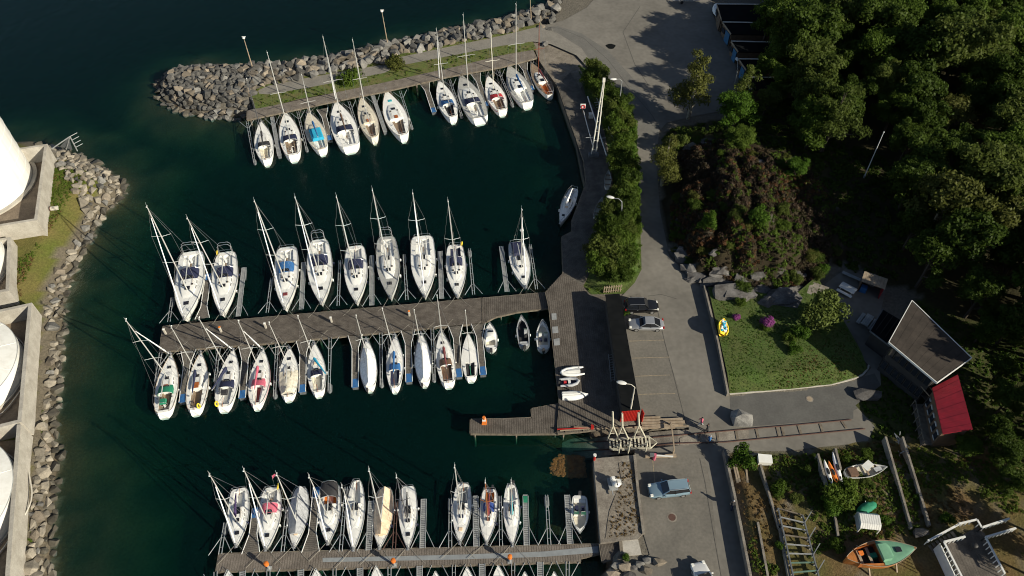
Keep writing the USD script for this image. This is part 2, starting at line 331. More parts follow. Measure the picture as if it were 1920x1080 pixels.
def axis(a, b, s, far):
    core = np.arange(a, b, s); lo, hi = a - np.geomspace(3, far, 16)[::-1], b + np.geomspace(3, far, 16)
    return np.r_[lo, core, hi]
gx, gy = axis(-125, 165, .8, 1500), axis(8, 195, .8, 1500)
GX, GY = np.meshgrid(gx, gy); gz = ground(GX.ravel(), GY.ravel())
Pts = shapely.points(GX.ravel(), GY.ravel())
nx_, ny_ = len(gx), len(gy)
idx = np.arange(nx_ * ny_).reshape(ny_, nx_)
gf = np.stack([idx[:-1, :-1], idx[:-1, 1:], idx[1:, 1:], idx[1:, :-1]], -1).reshape(-1, 4)
gv = np.c_[GX.ravel(), GY.ravel(), gz]
n1 = meshkit.fbm(gv * [.25, .25, .25], 4, 8)[:, None]; n2 = meshkit.fbm(gv * [.9, .9, .9], 3, 9)[:, None]
lerp = lambda a, b, t: np.array(a) * (1 - t) + np.array(b) * t
dC = sdist(CLUB, Pts)
dH, dY, dLf = sdist(HILL, Pts), sdist(YARD, Pts), sdist(LEFT, Pts)
tint = lerp((.16, .145, .12), (.11, .10, .085), n1)
bed = lerp((.10, .054, .026), (.021, .022, .011), np.clip(n1 * 2.4 - .7, 0, 1))
tint = np.where((gz < -.02)[:, None], bed, tint)
tint = np.where((dLf > 0)[:, None] & (gz < 1.5)[:, None], lerp((.10, .085, .06), (.15, .13, .10), n2), tint)
tint = np.where((gz >= 1.5)[:, None] & (dLf > 0)[:, None], lerp((.085, .105, .02), (.15, .115, .045), np.clip(n1 * 3 - 1, 0, 1)), tint)
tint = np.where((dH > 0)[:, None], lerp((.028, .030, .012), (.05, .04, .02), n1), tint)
kk = np.exp(-((gv[:, 0] - KN[0]) ** 2 / 150 + (gv[:, 1] - KN[1] + 3) ** 2 / 260))[:, None]
tint = np.where((dH > 0)[:, None] & (kk > .18), lerp(lerp((.034, .022, .015), (.028, .028, .012), n2), (.09, .087, .084), np.clip((n2 - .62) * 6, 0, 1)), tint)
tint = np.where((dC > 0)[:, None], lerp((.040, .058, .014), (.06, .055, .022), n1), tint)
tint = np.where((dY > 0)[:, None], lerp(lerp((.15, .092, .045), (.075, .085, .022), np.clip(n1 * 3 - 1, 0, 1)), (.16, .14, .11), np.clip((n2 - .55) * 4, 0, 1)), tint)
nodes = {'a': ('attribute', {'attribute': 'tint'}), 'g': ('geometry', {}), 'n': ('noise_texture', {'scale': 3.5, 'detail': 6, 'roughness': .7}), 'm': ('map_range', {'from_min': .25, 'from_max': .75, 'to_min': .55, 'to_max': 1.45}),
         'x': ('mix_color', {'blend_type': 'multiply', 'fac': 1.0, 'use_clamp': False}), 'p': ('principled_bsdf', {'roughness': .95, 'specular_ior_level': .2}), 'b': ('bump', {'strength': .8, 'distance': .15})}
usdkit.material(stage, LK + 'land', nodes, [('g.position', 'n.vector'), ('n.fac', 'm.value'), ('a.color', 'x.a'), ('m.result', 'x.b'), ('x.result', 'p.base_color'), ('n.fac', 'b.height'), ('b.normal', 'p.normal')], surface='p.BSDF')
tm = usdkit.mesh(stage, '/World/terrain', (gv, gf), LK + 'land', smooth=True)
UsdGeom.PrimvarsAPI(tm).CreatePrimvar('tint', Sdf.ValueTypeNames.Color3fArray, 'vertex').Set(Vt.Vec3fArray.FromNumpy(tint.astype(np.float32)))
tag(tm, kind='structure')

# water: a closed body whose clear water absorbs, a thin scattering film for the murk, ripples on top
wn = {'g': ('geometry', {}), 'mp': ('mapping', {'scale': (1.0, .45, 1), 'rotation': (0, 0, .35)}), 'n': ('noise_texture', {'scale': .55, 'detail': 5, 'roughness': .65, 'distortion': .6}), 'n2': ('noise_texture', {'scale': .035, 'detail': 3}),
      'bs': ('map_range', {'from_min': .35, 'from_max': .65, 'to_min': .12, 'to_max': .9}), 'b': ('bump', {'distance': .12}), 'tr': ('transparent_bsdf', {'color': (1, 1, 1)}), 'df': ('diffuse_bsdf', {'color': (.003, .040, .032)}),
      'gl': ('glossy_bsdf', {'roughness': .05, 'color': (1, 1, 1)}), 'fr': ('layer_weight', {'blend': .5}), 'pw': ('math', {'math_type': 'power', 'value2': 5.0}), 'fm': ('math', {'math_type': 'multiply_add', 'value2': .6, 'value3': .016}), 'm1': ('mix_closure', {'fac': .16}), 'm2': ('mix_closure', {}), 'v': ('absorption_volume', {'color': (.08, .62, .52), 'density': .72})}
usdkit.material(stage, LK + 'sea_water', wn, [('g.position', 'mp.vector'), ('mp.vector', 'n.vector'), ('g.position', 'n2.vector'), ('n2.fac', 'bs.value'), ('bs.result', 'b.strength'), ('n.fac', 'b.height'), ('b.normal', 'gl.normal'), ('b.normal', 'fr.normal'),
                ('tr.BSDF', 'm1.closure1'), ('df.BSDF', 'm1.closure2'), ('m1.closure', 'm2.closure1'), ('gl.BSDF', 'm2.closure2'), ('fr.facing', 'pw.value1'), ('pw.value', 'fm.value1'), ('fm.value', 'm2.fac')], surface='m2.closure', volume='v.volume')
struct('water', MB().box((0, 100, -8), (3000, 3000, 16)), LK + 'sea_water')

# ------------------------------------------------------------------ asphalt, verges, lawns: sheets a few millimetres apart
LOT = PW([(1192, 240), (1186, 205), (1150, 172), (1120, 140), (1085, 122), (1062, 108), (1030, 92), (1000, 78), (1013, 49), (1057, 38), (1100, 14), (1130, -20), (1240, -60), (1330, -50), (1338, 30), (1354, 67), (1376, 113), (1384, 142), (1392, 180), (1370, 205), (1300, 218), (1250, 230), (1236, 246), (1230, 300), (1238, 400), (1255, 480), (1295, 522), (1325, 541), (1350, 650), (1368, 738),
           (1480, 730), (1560, 721), (1611, 707), (1634, 690), (1560, 615), (1530, 545), (1590, 500), (1660, 545), (1640, 640), (1705, 690), (1692, 712), (1650, 696), (1652, 722), (1604, 760), (1640, 800), (1625, 830), (1560, 836), (1480, 845), (1410, 846), (1366, 849), (1412, 1080), (1440, 1300), (1150, 1300), (1150, 1085), (1218, 1040), (1206, 1000), (1190, 860), (1190, 838), (1292, 835), (1292, 806), (1200, 810), (1165, 556), (1190, 530), (1203, 505), (1200, 400), (1197, 300)], 1.6)
pm('parking_asphalt', (.165, .152, .132), .9, (.125, .116, .102), .35, bump=.15, bscale=25, fine=.12)
struct('road', flat(LOT.difference(SLIP), 1.60), M['asphalt'])
struct('road_strip', flat(PW([(1010, 52), (1045, 49), (1090, 62), (1140, 95), (1190, 150), (1236, 240), (1231, 262), (1196, 262), (1192, 240), (1186, 205), (1150, 172), (1120, 140), (1085, 112), (1033, 86), (999, 80)], 1.604).intersection(LOT), 1.604), M['asphalt_mid'])
for pts_ in ([(1013, 49), (1050, 53), (1095, 72), (1140, 112), (1180, 165), (1222, 215), (1240, 246)], [(1228, 560), (1246, 640), (1262, 700), (1280, 770), (1288, 800)], [(1112, 132), (1082, 108), (1034, 88), (1001, 84)], [(1312, 860), (1322, 905), (1336, 990), (1352, 1080)], [(1080, 104), (1075, 118), (1070, 132)], [(1215, 555), (1240, 552), (1268, 560)], [(1200, 12), (1168, 60), (1190, 120), (1216, 160)]):
    struct('tar_seam', flat(LineString(W(pts_, 1.61)).buffer(.045), 1.61), M['tar'])
struct('lower_lot', flat(PW([(1194, 862), (1318, 846), (1331, 900), (1352, 1085), (1352, 1200), (1216, 1200), (1219, 1041), (1207, 1000)], 1.604).intersection(LOT), 1.604), LK + 'parking_asphalt')
struct('oil_stain', flat(Polygon([(at(1145, 87, 1.6)[0] + .95 * math.cos(a) * (1 + .2 * math.sin(3 * a)), at(1145, 87, 1.6)[1] + .95 * math.sin(a)) for a in np.arange(14) * .4488]), 1.606), M['felt'])
struct('road_patch', flat(PW([(1368, 738.5), (1480, 730.5), (1560, 721.5), (1611, 708), (1640, 700), (1660, 740), (1600, 770), (1600, 785), (1400, 800), (1370, 790)], 1.604).intersection(LOT), 1.604), M['asphalt_new'])
struct('parking_surface', flat(PW([(1166, 556), (1200, 550), (1245, 640), (1285, 770), (1205, 800)], 1.604), 1.604), LK + 'parking_asphalt')
PATH = PW([(484, 170), (502, 161), (560, 149), (720, 121), (751, 107), (940, 67), (1010, 50), (1045, 62), (1090, 90), (1124, 140), (1110, 136), (1081, 104), (1033, 83), (999, 78), (940, 86), (751, 123), (720, 137), (575, 165), (502, 177), (486, 176)], 1.9)
BW = 1.92
struct('footpath', flat(PATH, BW + .004), M['path'])
VERGE = PW([(470, 180), (484, 166), (502, 157), (560, 145), (720, 115), (751, 101), (940, 61), (1013, 43), (1013, 49), (999, 78), (1006, 92), (999, 97), (940, 106), (862, 125), (720, 157), (560, 186), (480, 207)], 1.9)
struct('verge', rough_sheet(VERGE.difference(PATH), BW - .03, 1.0, .05, .6), M['grass'])
struct('apron', flat(PW([(1000, 79), (1033, 84), (1081, 105), (1110, 137), (1085, 170), (1048, 166), (1013, 117), (1005, 99)], 1.62), 1.62), M['gravel'])
LAWNSH = rough_sheet(LAWN.buffer(-.1), 0, 1.0, .07, .9, zf=lambda x, y: ground(x, y) + .06, seed=4)
struct('lawn', LAWNSH, M['lawn'])
# retaining walls and kerbs (things)
def wall(name, label, pts, z0, z1, width, mat, cat='wall', zpix=None, z1b=None, part='wall_panel'):
    """a run of wall in panels along pixel points traced at its top"""
    P = [at(a, b, z1 if zpix is None else zpix)[:2] for a, b in pts]
    t = thing(name, label, cat, (*P[0], z0)); o = np.array([*P[0], z0]); n = len(P) - 1
    L = np.cumsum([0] + [np.linalg.norm(P[i + 1] - P[i]) for i in range(n)])
    for i in range(n):
        seg = np.linalg.norm(P[i + 1] - P[i]); m = max(1, round(seg / 6.0)); d = (P[i + 1] - P[i]) / seg; nn = np.array([-d[1], d[0]]) * width / 2
        for j in range(m):
            a, b = P[i] + d * (seg * j / m + .008), P[i] + d * (seg * (j + 1) / m - .008)
            za, zb = [z1 + ((z1b - z1) * (L[i] + seg * q / m) / L[-1] if z1b is not None else 0) for q in (j, j + 1)]
            v = [[*(p + s * nn), z] for p, zt in ((a, za), (b, zb)) for s, z in ((-1, z0), (1, z0), (1, zt), (-1, zt))]
            obj(part, fixn(MB().add(np.array(v) - o, [[0, 3, 2, 1], [4, 5, 6, 7], [0, 1, 5, 4], [1, 2, 6, 5], [2, 3, 7, 6], [3, 0, 4, 7]])), mat, t)
    return t
wall('retaining_wall', 'low grey concrete wall between the road and the lawn with purple bushes', [(1321, 535), (1347, 640), (1366, 736)], 1.5, 2.5, .25, M['conc_old'], z1b=2.35)
wall('retaining_wall', 'long dark concrete wall between the road and the boatyard', [(1359, 842), (1382, 948), (1407, 1076), (1440, 1240)], 1.4, 2.62, .28, M['conc_old'])
wall('kerb', 'thin pale kerb curving along the foot of the lawn', [(1368, 738), (1480, 729), (1560, 720), (1600, 710), (1618, 702), (1628, 690), (1629, 684)], 1.5, 1.76, .2, M['conc_pale'], 'kerb', part='kerb_stone')
wall('kerb', 'old concrete kerb between the concrete quay and the parked blue wagon', [(1190, 853), (1196, 915), (1207, 1000)], 1.4, 2.0, .3, M['conc_old'], 'kerb', part='kerb_stone')
wall('quay_wall', 'dark stone seawall below the curved boardwalk', [(1006, 104), (1045, 160), (1083, 268), (1095, 328), (1100, 345), (1075, 413)], -1.6, 1.2, .5, M['stone_wet'])
# ------------------------------------------------------------------ riprap stones
def stone_mesh(rng, s):
    p = rng.normal(size=(16, 3)); p /= np.abs(p).max(1)[:, None] ** .75 * np.linalg.norm(p, axis=1)[:, None] ** .25
    p *= np.array([1, rng.uniform(.65, .95), rng.uniform(.5, .75)]) * s / 2
    h = trimesh.convex.convex_hull(p + rng.normal(size=p.shape) * s * .05)
    return h
STONES = {}
def stones(parent, regions, seed, cap, name='stone', zup=.18):
    rng = np.random.default_rng(seed); got = []
    for poly, smin, smax, n, warm in regions:
        x0, y0, x1, y1 = poly.bounds; placed = []
        shapely.prepare(poly)
        for _ in range(n):
            s = rng.uniform(smin, smax) * (1.15 if rng.random() < .2 else 1); x, y = rng.uniform(x0, x1), rng.uniform(y0, y1)
            if not shapely.contains_xy(poly, x, y): continue
            if placed:
                A = np.array(placed); d = np.hypot(A[:, 0] - x, A[:, 1] - y)
                if (d < (A[:, 2] + s) * .335).any(): continue
            placed.append((x, y, s, warm))
        got += placed
    zs = ground([g[0] for g in got], [g[1] for g in got])
    pale = name == 'shore_rock'
    order = sorted(range(len(got)), key=lambda i: -got[i][2] * ppm(540) / (got[i][1] + 40))
    rest = MB(); ms = [M['stone'], M['stone'], M['stone_warm'], M['stone_warm']]
    for rank, i in enumerate(order):
        x, y, s, warm = got[i]; h = stone_mesh(rng, s * 1.12)
        R = trimesh.transformations.random_rotation_matrix(rng.random(3)); R2 = trimesh.transformations.rotation_matrix(rng.uniform(0, 6.28), [0, 0, 1]) @ trimesh.transformations.rotation_matrix(rng.normal() * .35, [1, 0, 0])
        h.apply_transform(R2); h.apply_translation([x, y, max(zs[i], -.3) + s * zup])
        if rank < cap:
            m = M['stone_wet'] if zs[i] < .3 and rng.random() < .75 else (M['stone_pale'] if pale and rng.random() < .75 else M['stone_warm'] if rng.random() < warm else M['stone'])
            obj(name, MB().add(h), m, parent)
        else: rest.add(h)
    if rest.n: tag(obj('small_stones', rest, M['stone_pale' if pale else 'stone'], parent), kind='stuff')
    return len(got)
crest = BREAK2.difference(VERGE).difference(PATH.buffer(.2)).difference(PW([(463, 224), (464, 208), (720, 155), (862, 123), (999, 95), (1006, 108), (720, 171)], 1.6))
head = crest.intersection(PW([(280, 110), (480, 110), (470, 250), (280, 250)], 1.0))
north = crest.difference(PW([(280, 100), (478, 100), (478, 165), (720, 150), (1100, 75), (1200, 200), (1200, 400), (280, 400)], 1.0))
rb = thing('breakwater_armour', 'grey boulders heaped along the breakwater and round its head', 'breakwater')
nb = stones(rb, [(north.buffer(.5), 1.2, 2.1, 14000, .3), (head.buffer(.5), .9, 1.6, 14000, .55)], 5, 300)
bank = LEFT.difference(LEFT.buffer(-6.6)).intersection(PW([(60, 255), (300, 255), (300, 1140), (40, 1140), (54, 900), (66, 800), (80, 700), (86, 620), (80, 580), (86, 540), (101, 500), (116, 470), (140, 440), (154, 400), (148, 370), (124, 330), (104, 290)], 2.2))
lb = thing('shore_armour', 'broken pale rocks along the shore below the tank enclosures', 'rocks')
nl = stones(lb, [(bank, .6, 1.6, 30000, .5)], 6, 300, 'shore_rock', .12)
print('stones', nb, nl)

# ------------------------------------------------------------------ piers and decks
def deck(name, label, cat, pix, z, along, mat, pw=.16, plank_len=5.0, thick=.06, piles=True, seed=2, edge=True, pile_n=5.0, group=None, zb=-1.2):
    P = PW(pix, z); a = np.array(W([along[0], along[1]], z)); d = a[1] - a[0]; d /= np.linalg.norm(d); ang = math.atan2(d[1], d[0])
    c = np.array(P.centroid.coords[0]); t = thing(name, label, cat, (*c, z), group=group)
    Q = shapely.affinity.rotate(shapely.affinity.translate(P, -c[0], -c[1]), -ang, origin=(0, 0), use_radians=True)
    rng = np.random.default_rng(seed); x0, y0, x1, y1 = Q.bounds; mb = MB(); y = y0
    while y < y1:
        w = pw - .03; off = rng.uniform(0, plank_len); xs = x0 - off
        strip = Q.intersection(shapely.box(x0, y, x1, y + w))
        for g in getattr(strip, 'geoms', [strip]):
            if g.geom_type != 'Polygon' or g.area < .02: continue
            bx = g.bounds; xa = bx[0]
            if abs(g.area - (bx[2] - bx[0]) * w) < .12 * g.area:
                while xa < bx[2] - .05:
                    xb = min(bx[2], xa + (plank_len if xa > bx[0] else plank_len * rng.uniform(.3, 1)))
                    mb.box(((xa + xb) / 2, y + w / 2, -thick / 2 + rng.normal() * .004), (xb - xa - .012, w, thick)); xa = xb
            else: mb.extrude(g, -thick + rng.normal() * .004, rng.normal() * .004)
        y += pw
    R = np.array([[math.cos(ang), -math.sin(ang)], [math.sin(ang), math.cos(ang)]])
    mb.xf(lambda v: np.c_[v[:, :2] @ R.T, v[:, 2]])
    tag(obj('planks', mb, mat, t), kind='stuff')
    ring = np.array(P.exterior.coords)[:, :2] - c
    for i in range(len(ring) - 1):
        if np.linalg.norm(ring[i + 1] - ring[i]) < 1.2 or not edge: continue
        p, q = ring[i], ring[i + 1]; n = np.array([q[1] - p[1], p[0] - q[0]]); n /= np.linalg.norm(n); cc = Polygon(ring)
        m = (p + q) / 2
        if cc.contains(Point(*(m + n * .05))): n = -n
        obj('edge_beam', MB().bar([*(p + n * .07), -.16], [*(q + n * .07), -.16], .12, .26), M['beam'], t)
    if piles:
        inner = Polygon(ring).buffer(-.45)
        for g in getattr(inner, 'geoms', [inner]):
            if g.is_empty: continue
            Ls = g.exterior.length; k = max(4, int(Ls / pile_n))
            for i in range(k):
                p = g.exterior.interpolate(i / k, normalized=True)
                gz_ = g1(p.x + c[0], p.y + c[1])
                if gz_ < .3: obj('pile', MB().tube([[p.x, p.y, max(gz_ - .3, -4) - z], [p.x, p.y, -.07]], .15, 6), M['beam'], t)
    return t
ZB, ZM, ZP, ZQ = 1.5, 1.0, .85, 1.68
deck('boardwalk', 'long grey boardwalk along the inner edge of the breakwater', 'boardwalk', [(463, 224), (464, 208), (720, 155), (862, 123.5), (940, 104), (999, 94), (1006, 108), (940, 125), (840, 143), (720, 171), (660, 182)], ZB + .5, ((463, 216), (1003, 101)), M['planks_pale'], seed=3)
deck('pier', 'wide weathered plank pier in the middle of the marina', 'pier', [(299.5, 658.5), (305.7, 612), (904, 559), (905, 605), (640, 630), (500, 643)], ZM, ((303, 635), (905, 582)), M['planks'], pw=.28, seed=4)
deck('pier_bridge', 'cross planked end of the middle pier where it meets the quay', 'pier', [(905, 559), (1024, 548.5), (1056, 540), (1056, 578), (1029, 577), (970, 584), (928, 593.5), (906, 605)], ZM + .08, ((960, 553), (962, 586)), M['planks'], pw=.28, seed=5)
deck('pier', 'narrow pier with grey matting at the bottom of the photo', 'pier', [(405.5, 1071), (411, 1039), (700, 1031), (1125, 1020.5), (1125, 1037), (1089, 1045), (1089, 1052.5), (700, 1063)], ZP, ((700, 1031), (698, 1063)), M['planks_pale'], pw=.28, seed=6)
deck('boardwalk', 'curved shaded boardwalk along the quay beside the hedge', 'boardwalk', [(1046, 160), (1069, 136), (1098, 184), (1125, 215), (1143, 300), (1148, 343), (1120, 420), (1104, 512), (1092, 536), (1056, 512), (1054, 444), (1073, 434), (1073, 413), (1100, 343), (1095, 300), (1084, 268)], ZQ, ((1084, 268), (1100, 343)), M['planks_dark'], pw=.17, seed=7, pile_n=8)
deck('quay_deck', 'broad plank deck on the quay beside the long black shed', 'quay deck', [(1024, 548), (1056, 513), (1092, 537), (1105, 556), (1136, 556), (1160, 778), (1150, 800), (1090, 808), (1046, 812), (1048, 783), (1050, 757), (1030, 575)], ZQ, ((1032, 580), (1050, 757)), M['planks'], pw=.28, seed=8, pile_n=7)
deck('pier', 'short slipway pier with an orange mooring post at its end', 'pier', [(882.5, 812), (883, 786.5), (960, 785), (998, 783), (997, 766.5), (1050, 757), (1048, 812), (960, 813)], ZQ - .25, ((940, 785), (940, 813)), M['planks'], pw=.28, seed=9)
struct('deck_mat', flat(PW([(605, 1046), (860, 1040), (1020, 1034), (1122, 1024), (1122, 1036), (1020, 1044), (860, 1049), (605, 1054)], ZP + .02), ZP + .016), M['mat'])
for q in ([(1034, 588), (1043, 587.5), (1044, 599), (1035, 600)], [(1035, 613), (1046, 612), (1047, 624), (1036, 625)], [(1038, 636), (1049, 634), (1050, 647), (1039, 648)]):
    struct('deck_mat', MB().extrude(PW(q, ZQ), ZQ + .004, ZQ + .03), M['galv'])
# concrete quay, south of the slip
t = thing('concrete_quay', 'old sandy concrete quay with weeds beside the slipway', 'quay', (0, 0, 0))
QUAY = PW([(1113, 860), (1190, 853), (1207, 1000), (1196, 1011), (1126, 1018)], 1.7)
obj('slab', MB().extrude(QUAY, -2.5, 1.72), M['conc_old'], t)
wv = rough_sheet(PW([(1160, 868), (1188, 865), (1203, 995), (1190, 1005), (1135, 1010), (1142, 960), (1165, 900)], 1.75), 1.72, .9, .09, .7, seed=11)
struct('weedy_ground', wv, M['gravel'])
deck('landing', 'small landing deck where the bottom pier meets the quay', 'pier', [(1125, 1018), (1160, 1017), (1163, 1045), (1130, 1052)], 1.35, ((1125, 1018), (1130, 1052)), M['planks'], seed=12, piles=False)
t = thing('ramp_slab', 'grey concrete slab joining the landing and the road', 'slab'); obj('slab', MB().extrude(PW([(1166, 1014), (1196, 1011), (1203, 1040), (1168, 1043)], 1.6), .5, 1.66), M['conc'], t)
obj('timber', MB().bar(at(1163, 1012, 1.55), at(1166, 1040, 1.55), .35, .3), M['beam'], t)
# slipway ramp with rails running down into the water
def rampz(x):                                         # height of the slip at world x
    xa, xb = at(1050, 835, -.9)[0], at(1275, 823, 1.6)[0]; return -.95 + 2.545 * np.clip((x - xa) / (xb - xa), 0, 1)
R4 = [at(1040, 817, 0)[:2], at(1292, 806, 1.6)[:2], at(1292, 837, 1.6)[:2], at(1040, 858, 0)[:2]]
mb = MB(); K = 24
row = lambda k: [np.append(p, rampz(p[0])) for p in (R4[0] + (R4[1] - R4[0]) * k / K, R4[3] + (R4[2] - R4[3]) * k / K)]
rings = [r[::-1] + [r[0] - [0, 0, 1.2], r[1] - [0, 0, 1.2]] for r in map(row, range(K + 1))]
mb.loft(rings); struct('slipway', mb, M['conc_old'])
def rail_pts(pix):
    out = []
    for a, b in pix:
        z = 1.62
        for _ in range(6): z = float(rampz(at(a, b, z)[0])) + .10
        out.append(at(a, b, z))
    return out
t = thing('slipway_track', 'rusty boat slip rails crossing the road down to the water', 'rail track')
for pts in ([(1075, 831), (1180, 824), (1273, 816), (1407, 804), (1500, 796), (1596, 787)], [(1075, 846), (1180, 840), (1273, 831), (1360, 829), (1500, 816), (1622, 804)]):
    obj('rail', MB().tube(rail_pts(pts), .075, 6), M['rust'], t)
for a, b, c, d in ((1380, 808, 1383, 824), (1418, 804, 1422, 821), (1457, 801, 1461, 818), (1466, 800, 1470, 817), (1497, 798, 1502, 813), (1538, 795, 1543, 811), (1578, 789, 1587, 803), (1345, 810, 1347, 827), (1310, 812, 1312, 829)):
    obj('sleeper', MB().bar(at(a, b, 1.63), at(c, d, 1.63), .3, .07), M['beam'], t)
struct('slip_slab', flat(PW([(1274, 822), (1300, 812), (1362, 807), (1404, 804), (1404, 826), (1362, 829), (1276, 834)], 1.608), 1.608), M['conc_old'])
# orange weed bed, just under the surface
sw = MB(); rng = np.random.default_rng(4); WEED = PW([(1033, 880), (1040, 862), (1060, 852), (1085, 855), (1096, 862), (1097, 893), (1080, 890), (1060, 888), (1045, 886)], 0)
x0, y0, x1, y1 = WEED.bounds
for _ in range(1800):
    x, y = rng.uniform(x0, x1), rng.uniform(y0, y1)
    if WEED.buffer(.3 * rng.random()).contains(Point(x, y)):
        s = rng.uniform(.08, .30); sw.ball((x, y, -.26 + rng.uniform(-.14, .10)), (s, s * rng.uniform(.3, 1), .06), 0)
tag(obj('seaweed', sw, M['weed']), 'patch of orange seaweed floating beside the slipway', 'seaweed', kind='stuff')
# ------------------------------------------------------------------ tank farm on the left shore
def bund(label, ne, se, west, z0, h, th=.45, sides='NES'):
    A, B = at(*ne, z0)[:2], at(*se, z0)[:2]; d = (B - A) / np.linalg.norm(B - A); wv = np.array(at(*west, z0)[:2]) - B; wv /= np.linalg.norm(wv)
    t = thing('tank_enclosure', label, 'concrete wall', (*A, z0)); o = np.array([*A, z0])
    C, D = B + wv * 34, A + wv * 34
    for s, p, q, inn in (('E', A, B, wv), ('N', A, D, d), ('S', B, C, -d)):
        if s not in sides: continue
        a, b = (p, q) if s == 'E' else (p + (q - p) / np.linalg.norm(q - p) * th * 1.02, q)
        v = [[*a, z0 - 2.5], [*b, z0 - 2.5], [*(b + inn * th), z0 - 2.5], [*(a + inn * th), z0 - 2.5]]; w = [[x, y, z0 + h] for x, y, _ in v]
        if s == 'E': v[3][:2], w[3][:2] = (a + inn * th), (a + inn * th)
        obj('wall', fixn(MB().add(np.array(v + w) - o, [[0, 3, 2, 1], [4, 5, 6, 7], [0, 1, 5, 4], [1, 2, 6, 5], [2, 3, 7, 6], [3, 0, 4, 7]])), M['conc'], t)
    fl = Polygon([A + wv * th + d * th, B + wv * th - d * th, C - d * th, D + d * th])
    obj('floor', flat(shapely.affinity.translate(fl, -A[0], -A[1]), .06), M['bund_floor'], t)
    return t
bund('upper concrete enclosure with a tall white tank inside', (105, 297), (88, 440), (28, 450), 3.0, 3.0)
bund('narrow whitish concrete enclosure between the two big ones on the left shore', (33, 462), (31, 563), (-20, 572), 3.0, 2.0)
bund('concrete enclosure with a round white tank just below the grass slope', (77, 590), (60, 812), (-20, 832), 1.6, 2.6)
bund('lowest concrete enclosure on the left shore at the bottom corner', (59, 816), (38, 1150), (-40, 1160), 1.6, 2.6, sides='ES')
def tank(label, cpx, r, h, dome, z0=3.1):
    c = at(*cpx, z0); t = thing('storage_tank', label, 'tank', c)
    n = 96; a = np.arange(n) * 2 * math.pi / n; ring = lambda rr, z: np.c_[rr * np.cos(a), rr * np.sin(a), np.full(n, z)]
    rr_ = .7 if h > 6 else .25
    obj('base_ring', MB().loft([ring(r + rr_, -.4), ring(r + rr_, .22), ring(r + .1, .25)], cap=False), M['conc'], t, 35)
    obj('shell', MB().loft([ring(r, -.3), ring(r, h * .25), ring(r, h * .5), ring(r, h)], cap=False), M['tank'], t, 35)
    obj('roof', MB().loft([ring(r + .06, h), ring(r + .06, h + .12), ring(r * .75, h + .12 + dome * .45), ring(r * .4, h + .12 + dome * .84), ring(r * .02, h + .12 + dome)], cap=True), M['tank'], t, 25)
    obj('rim_angle', MB().tube(np.vstack([ring(r + .05, h)[:, :], ring(r + .05, h)[:1]]), .09, 5), M['galv'], t, True)
    for zz in (np.arange(2.2, h, 2.2) if h > 6 else (h * .5,)): obj('weld_band', MB().loft([ring(r + .004, zz), ring(r + .03, zz + .02), ring(r + .03, zz + .07), ring(r + .004, zz + .09)], cap=False), M['tank'], t, 35)
    for q in np.arange(12) * math.pi / 6: obj('roof_seam', MB().tube([[math.cos(q) * r * f, math.sin(q) * r * f, h + .13 + dome * g_] for f, g_ in ((1, 0), (.75, .45), (.4, .84), (.05, .99))], .035, 4), M['tank'], t)
    if r > 8 and h < 6: obj('pipe', MB().tube([[(r + .9 + .15 * math.sin(q * 9)) * math.cos(q), (r + .9 + .15 * math.sin(q * 9)) * math.sin(q), .15] for q in np.linspace(-.9, .75, 30)], .09, 6), M['conc_pale'], t, True)
    pts = ring(r + .25, h + .9)
    hr = MB().tube(np.vstack([pts, pts[:1]]), .03, 4)
    for k in range(0, n, 4): hr.tube([pts[k] - [0, 0, .9], pts[k]], .03, 4)
    if h < 6: pass
    else: obj('handrail', hr, M['galv'], t)
    return t
tank('tall white storage tank in the upper enclosure, cut by the left edge', (-52, 352), 8.8, 14.0, 1.5)
tank('small white tank barely showing in the narrow enclosure', (-92, 516), 7.6, 3.0, .8)
tank('white round tank in the enclosure below the grassy bank', (-84, 716), 8.4, 2.6, 1.0, 1.7)
tank('white round tank in the lowest enclosure at the bottom left corner', (-112, 968), 8.6, 2.6, 1.0, 1.7)
t = thing('steel_barrier', 'pale steel barrier frame on the rocks beside the upper tank enclosure', 'barrier', at(97, 279, 3.2))
o = at(97, 279, 3.2); mb1 = MB()
Fp = lambda a, b, z: at(a, b, z) - o
top = Fp(131, 256, 5.0)
for q in (Fp(97, 279, 3.4), Fp(145, 283, 1.4), Fp(124, 280, 2.0)): obj('strut', MB().tube([q, top], .10, 6), M['galv'], t)
for k in range(4):
    p = top + (Fp(145, 283, 1.4) - top) * (k * .25); obj('spike', MB().tube([p, p + [1.0, .75, .2]], .06, 5), M['galv'], t)
obj('mesh_panel', MB().add(np.array([Fp(112, 275, 2.6), Fp(136, 281, 1.7), top * .93]), np.array([[0, 1, 2]])), M['galv_dark'], t)
t = thing('drum', 'small rusty mooring drum lying on the grassy bank by the enclosure', 'drum', onland(103, 394)); obj('shell', MB().tube([[-.5, 0, .3], [.5, .2, .3]], .34, 10), M['conc_pale'], t, 30); obj('rim', MB().tube([[-.45, 0, .3], [-.55, 0, .3]], .40, 10), M['rust'], t)

